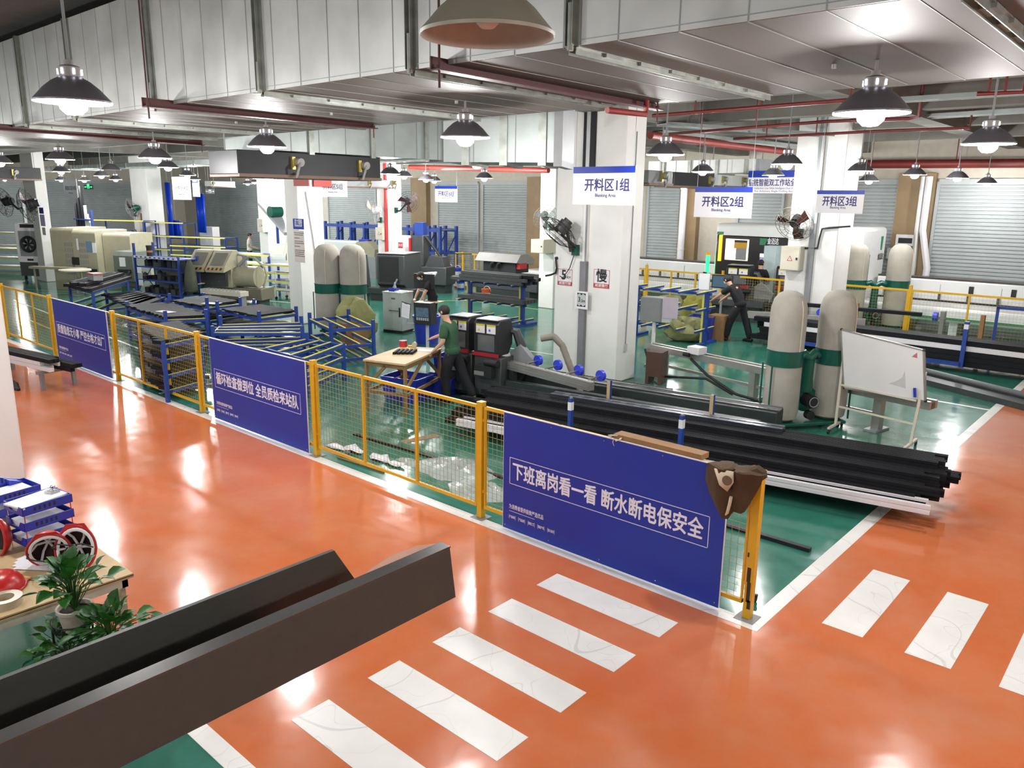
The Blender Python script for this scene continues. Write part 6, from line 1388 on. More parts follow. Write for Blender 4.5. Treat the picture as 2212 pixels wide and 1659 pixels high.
# covered saw with grey hood, loaded rack in front of it
t, s = at_px('hooded_saw', 'charcoal saw under a pale grey folded hood, before the white drill line', 'machine', 1075, 640, R(4))
MB().prism([(-.1, 1.22), (.15, 1.5), (.6, 1.5), (.95, 1.3), (.9, 1.12)], -1.0, .9, 'yzx').build('hood', mat('hood_grey', '#84837f', .5), t, bevel=.01)
MB().box(-.7, .75, .05, .8, .85, 1.2).build('motor_block', M_BLK2, t); MB().box(.75, .9, .1, .5, 1.0, 1.2).build('red_end', M_REDINK, t)
MB().box(-1.3, 1.7, .0, .8, .25, .8).build('bed', M_MACH, t, bevel=.02); MB().box(-1.0, 1.4, .0, .6, 0, .25).build('base', M_MACHD, t)
for x in (-.3, 0): MB().tube([(x, -.02, 1.0), (x + .05, -.05, 1.15), (x + .15, -.02, 1.2)], .05, 8).build('grip', M_RUB, t)
def arm_rack(px, py, rz, label, L=1.6, h=1.35, lv=(1.33, .95, .45), arm=.75, np_=2, ny=5, both=False):
    g_ = G(px, py); t = thing('cantilever_rack', label, 'rack', (g_.x, g_.y, 0), rz, 'cantilever racks with yellow edged arms')
    for i in range(np_):
        x = -L + L * i / max(1, np_ - 1)
        MB().box(x - .05, x + .05, -.03, .05, 0, h).build('upright', M_BLUE, t); MB().box(x - .1, x - .05, -.035, .05, 0, h).build('yellow_upright_edge', M_YEL2, t); MB().box(x - .06, x + .06, -.4, .6, 0, .06).build('foot', M_BLUE, t)
    for z in lv:
        MB().box(-L - .1, .1, .0, .05, z - .08, z - .02).build('beam', M_BLUE, t)
        for k_ in range(ny):
            x = -L + (L) * k_ / (ny - 1)
            MB().beam((x, -arm, z - .01), (x, .5, z - .01), .035, .05).build('arm', M_BLUE, t); MB().beam((x, -arm, z + .02), (x, .5, z + .02), .036, .012).build('yellow_strip', M_YEL2, t)
    return t
ar1 = arm_rack(1520, 745, R(3), 'cantilever rack with yellow edged arms, beside the man in the black t-shirt', 1.9, 1.3, (1.28, .88, .38), .55, 2, 5)
ar2 = arm_rack(1128, 705, R(3), 'cantilever rack loaded with black profiles, left of the big pillar', 1.9, 1.15, (1.13, .62, .15), .5, 2, 5)
A2 = WM[ar2.name]
rnd = random.Random(9)
for i in range(16):
    r_, l_ = i % 6, i // 6
    e = A2 @ Vector((-.9 + rnd.uniform(-.15, .15), -.42 + r_ * .12 + l_ * .05, 1.16 + l_ * .085)); o = MB().box(-1.3 + .2 * l_, 1.2 + rnd.uniform(-.1, .2), -.055, .055, 0, .08).build('aluminium_profile', M_BLK if i % 3 else M_MACH); o.location = e; o.rotation_euler = (0, 0, R(3)); tag(o, 'black profile on the top arms of the loaded cantilever rack', 'metal profile', 'profiles on the top arms of the cantilever rack')
for i in range(5):
    e = A2 @ Vector((-.8, -.35 + i * .14, .65)); o = MB().box(-1.2, 1.1, -.06, .06, 0, .1).build('aluminium_profile', M_MACH); o.location = e; o.rotation_euler = (0, 0, R(3)); tag(o, 'charcoal profile on the middle arms of the loaded cantilever rack', 'metal profile', 'profiles on the middle arms of the cantilever rack')
for px, py, s_, m, lb in [(968, 590, 1, M_TUB, 'blue paint bucket stacked on another, by the hooded saw'), (988, 588, 1, M_TUB, 'blue paint bucket behind the stacked pair'), (970, 618, 0, M_TUB, 'blue and white paint bucket under the stacked one'), (988, 622, 0, M_REDINK, 'red paint bucket among the blue ones'), (995, 626, 0, M_TUB, 'blue paint bucket with white label in front of the red one'), (1012, 622, 0, M_WOOD, 'brown paint bucket beside the blue ones'), (958, 612, 0, M_TUB, 'blue paint bucket at the end of the row'), (1050, 648, 0, mat('orange_bucket', '#a8441f', .4), 'orange bucket under the cantilever rack')]:
    g_ = G(px, py) if not s_ else (G(970, 618) if px < 980 else G(988, 622))
    g_.z = .392 if s_ else 0
    t = thing('paint_bucket', lb, 'bucket', g_, 0, 'paint buckets by the hooded saw'); MB().lathe([(0, 0), (.135, 0), (.155, .34), (.165, .34), (.165, .37), (0, .37)], n=20).build('bucket_body', m, t); MB().lathe([(.1405, .08), (.1515, .25)], n=20).build('paper_label', M_GREY if m is not M_WOOD else M_CREAM, t); MB().lathe([(.17, .36), (.17, .385), (0, .39)], n=20).build('lid', m, t)
    MB().tube([(.16 * math.cos(a), .04, .33 + .14 * math.sin(a)) for a in [math.pi * i / 8 for i in range(9)]], .006, 5).build('wire_handle', M_SIGN, t)
# fire hydrant cabinet and riser on the pillar with the red pipe
t, s = at_px('hydrant_cabinet', 'white fire hydrant cabinet with red lettering beside the red riser', 'cabinet', 862, 626, R(12))
t.scale = (.68, .8, 1); MB().box(-.42, .42, 0, .5, .1, 2.0).build('body', M_SIGN, t, bevel=.01); MB().box(-.14, .41, -.015, 0, .12, 1.98).build('door', M_SIGN, t); MB().box(.02, .33, -.018, -.015, 1.55, 1.76).build('red_plate', M_REDINK, t)
text_mesh('消火栓', .12, M_SIGN, plate((.175, -.0185, 1.655), (1, 0, 0), (0, 0, 1)), t, 'plate_lettering', .0005, .27)
for z, m in ((1.22, M_REDINK), (1.05, M_GREY), (.9, M_REDINK)): MB().box(.07, .27, -.017, -.015, z, z + .06).build('notice_strip', m, t)
MB().box(-.11, -.08, -.04, -.015, .95, 1.1).build('door_handle', M_RUB, t); MB().box(-.42, .42, .02, .48, 0, .1).build('plinth', M_MGREY, t)
p = GY(833, 480, 13.4); pipe('riser_pipe', [(p.x, 13.42, .02), (p.x, 13.42, H_CEIL - .05)], .07, M_REDINK, 'red fire riser pipe in front of a white pillar')
def wall_box(c, w_, h_, d_, label, rz=0, m=None, tri=True, name='electric_box'):
    t = thing(name, label, 'electric box', c, rz); MB().box(-w_ / 2, w_ / 2, 0, d_, 0, h_).build('box_body', m or M_CREAM, t, bevel=.008); MB().box(-w_ / 2 + .02, w_ / 2 - .02, -.012, 0, .02, h_ - .02).build('door', m or M_CREAM, t)
    if tri: 
        MB().prism([(-.07, h_ * .4), (.07, h_ * .4), (0, h_ * .4 + .13)], -.0135, -.012, 'xzy').build('warning_triangle', M_REDINK, t); MB().prism([(-.045, h_ * .4 + .015), (.045, h_ * .4 + .015), (0, h_ * .4 + .1)], -.0145, -.0135, 'xzy').build('triangle_field', M_SIGN, t)
        MB().prism([(-.005, h_ * .4 + .05), (.012, h_ * .4 + .085), (.004, h_ * .4 + .055), (.014, h_ * .4 + .055), (-.006, h_ * .4 + .02), (.0, h_ * .4 + .045)], -.0152, -.0145, 'xzy').build('bolt_print', M_INK, t)
    MB().box(w_ / 2 - .09, w_ / 2 - .05, -.025, -.012, h_ * .45, h_ * .55).build('latch', M_RUB, t)
    return t
p = GY(827, 519, 13.25); wall_box((-21.12, 13.25, p.z), .42, .46, .25, 'cream electric box with a warning triangle, left of the red riser')
p = GY(583, 503, 13.2); wall_box((-29.3, 13.2, p.z), .46, .58, .3, 'cream electric box on the pillar behind the staff poster pillar')
p = GY(1704, 584, 13.2); wall_box((p.x, 13.2, p.z), .48, .58, .3, 'cream electric box with a red triangle on the pillar behind the saws')
p = GY(1160, 547, 12.9); wall_box((p.x, 12.9, p.z), .5, .42, .6, 'cream electric box left of the big pillar', tri=False)
# blue racks along the shutters
for px, py, w_, lb in [(760, 548, 4.2, 'blue pallet rack in front of the shutter, left of the white pillar'), (905, 556, 2.8, 'blue pallet rack in front of the shutter, by the tan pier')]:
    p = GY(px, py, 18.2); t = thing('pallet_rack', lb, 'rack', (p.x, 18.2, 0), 0, 'blue pallet racks by the shutters')
    for i in range(5):
        x = -w_ / 2 + w_ * i / 4
        for y in (0, 1.0): MB().box(x - .06, x + .06, y - .06, y + .06, 0, 2.15).build('upright', M_BLUE, t)
        MB().beam((x, 0, .4), (x, 1, 1.8), .04, .04).build('brace', M_BLUE, t)
    for z in (.9, 1.9): MB().box(-w_ / 2, w_ / 2, -.05, 0, z, z + .14).box(-w_ / 2, w_ / 2, 1, 1.05, z, z + .14).build('beam', M_BLUE, t); 
    w_m = MB()
    for i in range(24): w_m.beam((-w_ / 2 + w_ * i / 24, 0, 1.98), (-w_ / 2 + w_ * (i + 1) / 24, 1, 2.0), .02, .02)
    w_m.build('wire_mesh', M_MGREY, t)
# yellow fences in front of the drill line and by the racks
YF = 15.6
xs = [GY(x, 640, YF).x for x in (2400, 2125, 1962)]
def bfence(p, q, label, h=1.3, n=3):
    p = Vector((p[0], p[1], 0)); q = Vector((q[0], q[1], 0)); L = (q - p).length; a = math.atan2((q - p).y, (q - p).x); c = (p + q) / 2
    t = thing('mesh_fence', label, 'fence panel', c, a, 'yellow fence panels round the white drill line'); hl = L / 2 - .05
    f = MB().box(-hl, hl, -.02, .02, h - .05, h).box(-hl, hl, -.02, .02, .1, .15)
    for i in range(n + 1): x = -hl + 2 * hl * i / n; f.box(x - .022, x + .022, -.018, .018, 0, h)
    f.build('frame', M_YEL, t); m_ = MB(); x = -hl + .06
    while x < hl: m_.box(x, x + .003, -.004, 0, .12, h - .03); x += .075
    z = .2
    while z < h - .05: m_.box(-hl, hl, 0, .004, z, z + .004); z += .075
    m_.build('wire_mesh', MATS['yellow_mesh_wire'], t)
    return t
px_s = [2560, 1968, 1560, 1395, 1240]
P_ = [(GY(x, 620, YF).x, YF) for x in px_s]
FL = ['yellow fence panel before the drill line bench, behind the blue frame', 'yellow fence panel hidden behind the dust collector bags and pillar', 'yellow fence panel behind the man in the black t-shirt', 'yellow fence panel beside the big pillar, low behind the cantilever rack']
for i in range(len(P_) - 1):
    bfence(P_[i + 1], P_[i], FL[i], n=4 if i == 0 else 3)
    fence_post(P_[i + 1][0], P_[i + 1][1], ['yellow fence post by the green pipes of the dust collector', 'yellow fence post behind the man in the black t-shirt', 'yellow fence post beside the cantilever rack', 'yellow fence post hidden by the big pillar'][i], 1.4, 'yellow fence posts round the drill line')
q = G(1075, 590); r_ = G(958, 575)
ya = G(983, 598); yb = GY(1100, 560, ya.y + 5.0)
f1 = G(983, 600); f2 = G(1250, 622)
bfence((f1.x, f1.y), (f1.x + 3.4, f1.y + .1), 'low yellow fence behind the paint buckets', 1.1)
gg = [GY(px, 560, Y) for px, Y in ((943, 17.2), (1000, 17.9), (1051, 18.6), (1101, 19.3))]
for i, g_ in enumerate(gg):
    g_.z = 0; fence_post(g_.x, g_.y, ['yellow barrier post by the tall head machine', 'yellow barrier post with a black rope, second from the tall head machine', 'yellow barrier post with a black rope before the wide shutter', 'yellow barrier post at the end of the black rope'][i], 1.15, 'yellow barrier posts with a black rope')
single('barrier_rope', MB().tube([g_ + Vector((0, -.045, 1.08)) for g_ in gg], .02, 6), M_RUB, 'black rope strung between the yellow barrier posts', 'rope')
g_ = G(800, 592); t = thing('yellow_guard', 'pale yellow mesh guard behind the stained dust collector', 'guard', (g_.x, g_.y, 0), R(12)); MB().box(-.9, 1.1, 0, .04, .2, 1.1).build('guard_sheet', mat('pale_yellow_sheet', '#c9bd80', .5), t); MB().box(-.95, -.88, 0, .06, 0, 1.15).box(1.08, 1.15, 0, .06, 0, 1.15).box(-.95, 1.15, 0, .06, 1.1, 1.16).build('frame', M_YEL, t)

# ------------------------------------------------------------------ white drill and mill line along the back
CY = 17.3
X = lambda px, Y=CY, py=560: GY(px, py, Y).x
t = thing('drill_line', 'long white drill and mill line with a big enclosure, along the back wall', 'machine', (X(1700), CY, 0))
zt = GY(1700, 487, CY).z
ex0, ex1 = X(1541), X(1858)
MB().box(ex0, ex1, CY, CY + 2.2, .0, zt).build('enclosure', M_MWHITE, t, world=True, bevel=.12, seg=4)
MB().box(ex0 + .08, ex1 - .6, CY - .05, CY + .1, .95, GY(1700, 512, CY).z).build('dark_front', mat('black_front_panel', '#1a1718', .25), t, world=True, bevel=.05)
zf = GY(1700, 512, CY).z
MB().box(ex0 + .25, ex1 - .6, CY - .06, CY - .05, zf - .02, zf + .07).build('white_band', M_MWHITE, t, world=True); MB().box(ex0 + .1, ex0 + .32, CY - .065, CY - .05, zf - .01, zf + .08).build('green_band', M_GRN2, t, world=True)
wx0, wx1 = X(1567), X(1617); wz0, wz1 = GY(1590, 562, CY).z, GY(1590, 516, CY).z
MB().box(wx0, wx1, CY - .07, CY - .05, wz0, wz1).build('lit_window', mat('lit_enclosure_window', '#d8d2c2', .2, emit='#f2ead6', estr=.75, var=.12, scale=3), t, world=True, bevel=.01)
MB().box(wx0 + .3, wx0 + .72, CY - .08, CY - .07, wz1 - .28, wz1 - .03).build('warning_sticker', mat('amber_sticker', '#c8971f', .5), t, world=True); MB().box(wx0 + .3, wx0 + .72, CY - .082, CY - .08, wz1 - .1, wz1 - .03).build('sticker_band', M_INK, t, world=True)
sp_ = MB().box(wx1 - .4, wx1 - .06, CY - .078, CY - .07, wz0 + .02, wz0 + .62)
sp_.build('spindle_view', M_MGREY, t, world=True)
MB().box(X(1553), X(1559), CY - .09, CY - .02, wz0 - .05, wz1 + .1).build('amber_light', mat('amber_light', '#ff9a20', .4, emit='#ff8a14', estr=3.2), t, world=True)
MB().cyl((X(1534), CY - .15, .95), (X(1534), CY - .15, 1.72), .06, n=14).build('green_light', mat('green_light', '#30e070', .4, emit='#18e65a', estr=2.6), t, world=True); MB().cyl((X(1534), CY - .15, 1.72), (X(1534), CY - .15, 1.82), .075, n=14).build('light_cap', M_YEL, t, world=True); MB().box(X(1530), X(1541), CY - .16, CY + .1, .9, .95).build('light_bracket', M_GRN2, t, world=True)
MB().box(X(1643), X(1664), CY - .075, CY - .05, 1.35, 1.75).build('control_screen', mat('lilac_screen', '#57486b', .3, emit='#8d7fb0', estr=.7, var=.7, scale=14), t, world=True); MB().box(X(1643), X(1664), CY - .08, CY - .074, 1.76, 1.86).build('screen_glow', mat('white_strip_light', '#f3e8ff', .4, emit='#f1e4ff', estr=1.4), t, world=True)
text_mesh('金迈达', .2, M_SIGN, plate((X(1668), CY - .052, GY(1668, 522, CY).z), (1, 0, 0), (0, 0, 1)), t, 'maker_lettering', .004, X(1680) - X(1656), world=True)
lx = X(1648); lz = GY(1648, 522, CY).z; MB().prism([(lx - .12, lz - .1), (lx + .05, lz - .1), (lx + .12, lz + .1), (lx - .12, lz + .1)], CY - .06, CY - .05, 'xzy').build('maker_emblem', M_GRN2, t, world=True)
MB().box(X(1600), X(1633), CY - .25, CY, .45, 1.0).build('front_box', M_MWHITE, t, world=True, bevel=.03); MB().box(X(1619), X(1621), CY - .26, CY - .25, .6, .8).build('handle_slot', M_INK, t, world=True)
MB().box(X(1664), X(1690), CY - .5, CY - .05, .2, GY(1675, 530, CY).z).build('side_cabinet', mat('pale_blue_cabinet', '#b4c6c6', .45), t, world=True)
# end face of the enclosure, facing the right
ez = ex1 + .006
MB().box(ex1, ex1 + .012, CY + .25, CY + .8, 1.05, 1.95).build('end_window', M_INK, t, world=True); MB().add([(ez, CY + .15, .9), (ez, CY + 1.6, .9), (ez, CY + .75, 2.2), (ez, CY + .15, 2.2)], [(0, 1, 2, 3)]).build('end_cover', M_MWHITE, t, world=True)
text_mesh('金迈达', .2, M_INK, plate((ex1 + .015, CY + 1.75, 1.85), (0, 1, 0), (0, 0, 1)), t, 'maker_lettering', .003, .5, world=True); MB().prism([(CY + 1.7, 2.05), (CY + 1.8, 2.05), (CY + 1.84, 2.45), (CY + 1.66, 2.45)], ex1, ex1 + .014, 'yzx').build('maker_emblem', M_GRN2, t, world=True)
def bench_line(x0, x1, label, yb=1.6):
    zb = GY(2000, 534, CY + 1.4).z
    tt = thing('drill_line_bench', label, 'machine bench', ((x0 + x1) / 2, CY + .6, 0))
    MB().box(x0, x1, CY + 1.4, CY + 1.9, .2, 1.32).build('rear_beam', M_MWHITE, tt, world=True, bevel=.04); MB().box(x0, x1, CY + 1.45, CY + 1.85, 1.32, 1.37).build('rack_cover', mat('dark_rail', '#4a4442', .4, metal=.3), tt, world=True)
    MB().box(x0, x1, CY - .1, CY + 1.35, .35, .72).build('front_bench', M_MWHITE, tt, world=True, bevel=.06); MB().box(x0 + .1, x1 - .1, CY + .1, CY + 1.2, .72, .735).build('bench_plate', mat('matt_bench_plate', '#b6b7b3', .5), tt, world=True)
    MB().box(x0, x1, CY + 1.2, CY + 1.27, .72, .78).build('stop_rail', M_RUB, tt, world=True)
    x = x0 + .3
    while x < x1 - .1: MB().box(x - .03, x + .03, CY + 1.22, CY + 1.28, .78, .95).build('stop_pin', M_MACH, tt, world=True); x += .72
    s_ = MB(); x = x0 + .2
    while x < x1: s_.box(x, x + .01, CY + 1.39, CY + 1.4, .8, 1.2); x += 1.5
    s_.build('panel_seams', M_MGREY, tt, world=True)
    MB().box(x0 + .2, x1 - .2, CY - .11, CY - .1, .42, .48).build('green_stripe', M_GRN2, tt, world=True)
    for x in (x0 + .4, (x0 + x1) / 2, x1 - .4): MB().box(x - .1, x + .1, CY, CY + 1.2, 0, .35).build('foot', M_MWHITE, tt, world=True)
    return tt
bench_line(ex1 + .1, X(2330), 'long white roller bench of the drill line, right of the enclosure'); bench_line(X(1130), ex0 - .1, 'white roller bench of the drill line, left of the enclosure')
tt = bpy.data.objects['drill_line_bench']
for px in (2108, 2202): MB().box(X(px, CY + 1.4) - .06, X(px, CY + 1.4) + .06, CY + 1.385, CY + 1.4, 1.0, 1.2).build('switch', M_RUB, tt, world=True)
# meter on the tan pier
p = GY(1956, 522, YB - .3); t = thing('power_meter', 'white meter box with a dark window on the tan pier', 'meter', (p.x, YB - .34, GY(1956, 530, YB).z)); MB().box(-.28, .28, 0, .06, 0, .34).build('meter_case', M_SIGN, t); MB().box(-.2, .2, -.01, 0, .08, .24).build('window', M_INK, t); MB().box(-.5, .05, .01, .05, -.42, -.08).build('notice_box', M_GREY, t)
for a, b, m, r_, lb in [(1974, 1993, M_GALV, .07, 'grey conduit pair on the tan pier'), (2003, 2006, M_SIGN, .1, 'bright white cable bundle hanging on the tan pier')]:
    p, q = GY(a + (b - a), 400, YB - .4), GY(a, 560, YB - .4); single('conduit', MB().tube([(q.x, YB - .4, .3), (q.x + .02, YB - .4, 1.5), (p.x, YB - .4, 2.6), (p.x, YB - .4, 4.2)], r_, 8), m, lb, 'conduit')
p = GY(1474, 480, YB - .45); single('downpipe', MB().cyl((p.x, YB - .45, 0), (p.x, YB - .45, 3.9), .13, n=14).cyl((p.x, YB - .45, 1.6), (p.x, YB - .45, 1.66), .14, n=14), M_SIGN, 'white downpipe beside the tan pier, right of the big pillar', 'pipe')

# ------------------------------------------------------------------ saw station on the right: two saws, aluminium track, black bars
t, s = at_px('right_saw', 'saw with a red sill behind the man in the black t-shirt', 'saw machine', 1590, 692, R(10)); saw_head(t, -.05, .0, w=.62, zb=.5, scale=1.12); MB().box(-1.2, .8, -.3, .5, .45, .62).build('bed', M_MACH, t); MB().box(-1.0, .7, -.2, .4, 0, .45).build('base', M_MACHD, t)
t, s = at_px('right_saw', 'saw with a red sill before the pillar with the control box', 'saw machine', 1692, 695, R(10)); saw_head(t, .02, .0, w=.62, zb=.5, scale=1.12); MB().box(-.6, 1.6, .0, .5, .3, .45).build('bed', M_MACHD, t); MB().box(-.4, 1.4, .1, .4, 0, .3).build('base', M_MACHD, t)
# black bars in front of the drill line (rack with two blue uprights)
b0_, b1_ = G(2212, 812, .12), G(1700, 742, .12)
ba = math.atan2((b0_ - b1_).y, (b0_ - b1_).x); bn = Vector((-math.sin(ba), math.cos(ba), 0)); bd_ = Vector((math.cos(ba), math.sin(ba), 0))
rk2 = thing('profile_rack', 'blue profile rack carrying black bars at the edge of the zone 3 area', 'rack', b1_, ba)
for px, py in ((2092, 795), (1855, 745)):
    g_ = G(px, py); l_ = (g_ - b1_).dot(bd_)
    MB().box(l_ - .04, l_ + .04, -.05, .05, 0, .95).build('upright', M_BLUE, rk2); MB().box(l_ - .042, l_ + .042, -.052, .052, .8, .9).build('white_tape_mark', M_SIGN, rk2); MB().box(l_ - 1.5, l_, -.05, .05, .02, .1).build('base_beam', M_BLUE, rk2); MB().box(l_ - .04, l_ + .04, 1.3, 1.4, 0, .95).build('rear_upright', M_CARD, rk2); MB().box(l_ - .04, l_ + .04, 0, 1.4, .04, .12).build('cross_beam', M_BLUE, rk2)
rnd = random.Random(14)
for r_ in range(7):
    for l_ in range(5 - r_ // 3):
        e = b1_ + bn * (.1 + r_ * .18) + bd_ * (-.8 + rnd.uniform(-.2, .2)) + Vector((0, 0, .0)); o = MB().box(0, 7.6, -.08, .08, 0, .105).build('aluminium_profile', M_SIGN if (r_, l_) == (0, 3) else M_BLK); o.location = (e.x, e.y, .13 + l_ * .11); o.rotation_euler = (0, 0, ba)
        tag(o, 'thin white profile on top of the black bars at the zone 3 area' if (r_, l_) == (0, 3) else 'black bar in the stack at the edge of the zone 3 area', 'metal profile', None if (r_, l_) == (0, 3) else 'black bars stacked at the zone 3 area')
a_, b_ = G(2212, 855, .14), G(1990, 800, .14); single('round_bar', MB().tube([b_ - (a_ - b_) * .8, a_ + (a_ - b_) * .3], .07, 12), M_MACH, 'dark tube lying on the floor beyond the whiteboard', 'tube')
a_, b_ = G(2230, 880, .05), G(2000, 822, .05); single('floor_bar', MB().beam(b_ - (a_ - b_) * .6, a_ + (a_ - b_) * .3, .35, .12), M_MACHD, 'flat dark bar bundle on the floor beyond the whiteboard', 'metal bar')
# long grey measuring track between the big pillar and the whiteboard
tp0, tp1 = G(1400, 742, .62), G(2012, 868, .62)
ta = math.atan2((tp1 - tp0).y, (tp1 - tp0).x); TL = (tp1 - tp0).length
trk = thing('measuring_track', 'long aluminium measuring track running from the big pillar to behind the whiteboard', 'track', (tp0.x, tp0.y, 0), ta)
for i in range(3): MB().box(0, TL, -.05 + .09 * i, .02 + .09 * i, .50, .62 - .03 * (i % 2)).build('rail', M_ALU if i != 1 else mat('brown_rail', '#6f6258', .4, metal=.4), trk)
for x in (.4, TL * .45, TL * .86): MB().box(x - .06, x + .06, -.02, .12, .03, .5).build('leg', M_ALU, trk); MB().box(x - .1, x + .1, -.15, .25, 0, .03).build('foot', M_MGREY, trk)
MB().box(.4, TL * .86, .02, .06, .22, .27).build('tie_bar', M_ALU, trk)
MB().box(TL * .2, TL * .2 + .28, -.14, .1, .62, .76).build('stop_carriage', M_SIGN, trk, bevel=.01); MB().cyl((TL * .2 - .05, -.16, .6), (TL * .2 + .08, -.16, .6), .04, n=10).build('encoder', M_RUB, trk)
hose([tp0 + Vector((0, -.1, -.1)), tp0 + Vector((.25, -.2, -.55)), tp0.lerp(tp1, .12) + Vector((0, -.3, -.5)), tp0.lerp(tp1, .3) + Vector((0, -.3, -.35)), tp0.lerp(tp1, .4) + Vector((0, -.2, -.55))], .022, M_RUB, 'black cable looping under the measuring track', 'cable')
hose([tp0.lerp(tp1, .21) + Vector((0, -.1, -.1)), tp0.lerp(tp1, .3) + Vector((0, -.25, -.3)), tp0.lerp(tp1, .42) + Vector((0, -.3, -.5)), tp0.lerp(tp1, .5) + Vector((0, -.1, -.58))], .025, M_RUB, 'black cable hanging from the stop carriage of the track', 'cable')
# grey terminal on a post next to the big pillar, brown cabinet under it
tg = G(1408, 790); tm = thing('terminal_box', 'grey terminal box on a white post beside the big pillar', 'terminal', (tg.x, tg.y, 0), R(20))
MB().cyl((0, 0, 0), (0, 0, .95), .04, n=12).build('post', M_SIGN, tm); MB().box(-.28, .18, -.12, .2, .95, 1.45).build('box_body', M_MGREY, tm, bevel=.008); MB().box(.18, .34, -.16, .1, .96, 1.44).build('door', M_GREY, tm); MB().box(.2, .5, -.17, -.16, 1.05, 1.48).build('paper', mat('lilac_paper', '#b9aebc', .8), tm); MB().box(-.15, .15, -.1, .1, 0, .03).build('foot', M_MGREY, tm)
bc_ = G(1385, 832); o = thing('brown_cabinet', 'brown metal cabinet at the foot of the big pillar', 'cabinet', (bc_.x + .12, bc_.y + .2, 0), R(12)); MB().box(-.15, .16, 0, .35, .15, .62).build('body', mat('brown_cabinet_paint', '#4e3529', .5), o); 
for x in (-.12, .13): MB().box(x - .03, x + .03, 0, .35, 0, .15).build('leg', MATS['brown_cabinet_paint'], o)
# roller outfeed with a grey beam before the pillar, black bar on it
r0, r1 = G(1722, 680, .75), G(1870, 690, .75); L = (r1 - r0).length; ra_ = math.atan2((r1 - r0).y, (r1 - r0).x); o = thing('outfeed_conveyor', 'aluminium outfeed arm with blue rollers and a black bar, behind the big dust collector', 'roller arm', (r0.x, r0.y, .6), ra_)
MB().box(-1.2, L, -.08, .08, 0, .16).build('beam', M_ALU, o); MB().box(L - .2, L - .1, -.06, .06, -.6, 0).build('support_post', M_CARD, o)
for i in range(3): MB().cyl((L * i / 3, .15, .22), (L * i / 3, .22, .22), .09, n=16).build('roller_wheel', MATS['blue_roller'], o)
single('black_bar', MB().beam(r0 + Vector((-.6, .25, .22)), r1 + Vector((1.1, .35, .2)), .16, .08), M_BLK, 'black bar resting on the blue rollers behind the big dust collector', 'metal profile')
# blue frame and small guarded roller near the fence
g_ = G(2140, 770); o = thing('blue_frame', 'blue steel frame standing before the yellow fence at the picture edge', 'frame', (g_.x, g_.y, 0), R(4)); MB().box(-.03, .03, -.03, .03, 0, 1.15).box(1.9, 1.96, -.03, .03, 0, 1.15).box(-.03, 1.96, -.03, .03, 1.1, 1.16).build('tube_frame', M_BLUE, o)
g_ = G(2030, 735); o = thing('roller_guide', 'grey bracket with a blue roller on the far bars', 'roller', (g_.x, g_.y, .0)); MB().box(-.05, .05, -.1, .1, 0, .75).build('bracket', M_MGREY, o); MB().cyl((-.2, -.1, .6), (-.1, -.1, .6), .12, n=14).build('roller_wheel', MATS['blue_roller'], o)
# bench of the man in black: monitor, clipboard, sacks, bin
mb_ = G(1541, 718); o = thing('computer_monitor', 'black monitor with a lit drawing on screen, before the man in black', 'monitor', (mb_.x, mb_.y + .3, 0), R(12)); MB().box(-.28, .28, -.03, .03, 1.15, 1.5).build('screen_back', M_BLK2, o, bevel=.01); MB().box(-.25, .25, -.036, -.03, 1.18, 1.47).build('screen', M_SCREEN, o); MB().cyl((0, .02, 0), (0, .02, 1.2), .03, n=8).build('post', M_MGREY, o); MB().box(-.2, .2, -.15, .15, 0, .03).build('foot', M_MGREY, o)
o = thing('clipboard', 'clipboard with white paper hung left of the lit monitor', 'clipboard', (mb_.x - .5, mb_.y + .25, 1.05), R(12)); MB().box(-.16, .16, 0, .01, 0, .48).build('board', M_MGREY, o); MB().box(-.15, .15, -.006, 0, .02, .46).build('paper', M_PAPER, o); MB().box(-.05, .05, -.012, .01, .46, .5).build('clip', M_RUB, o); MB().box(-.01, .6, .01, .03, .1, .13).build('arm', M_MGREY, o)
for px, py, sx, sz, lb, sd in [(1440, 700, .45, .75, 'olive sack leaning behind the cantilever rack arms', 31), (1478, 735, .5, .55, 'olive woven sack low under the cantilever rack', 32), (1500, 695, .4, .7, 'yellowish sack behind the cantilever rack by the clipboard', 33)]:
    g_ = G(px, py); sack((g_.x, g_.y, 0), sx, sx * .8, sz, lb, sd, mat('yellow_olive_sack', '#8c8a3e', .95, var=.15, bump=.3, bscale=20) if sd == 33 else None)
g_ = G(1505, 735); bin_('plastic_crate', (g_.x, g_.y + .2, 0), R(12), .6, .45, .6, mat('blue_clear_crate', '#2a3ca0', .3), 'blue crate of clear wrap beside the brown box under the rack', 'crate'); g_ = G(1545, 735); single('cardboard_box', MB().box(g_.x - .25, g_.x + .2, g_.y, g_.y + .4, 0, .62), M_CARD, 'brown cardboard box beside the legs of the man in the black t-shirt', 'box')

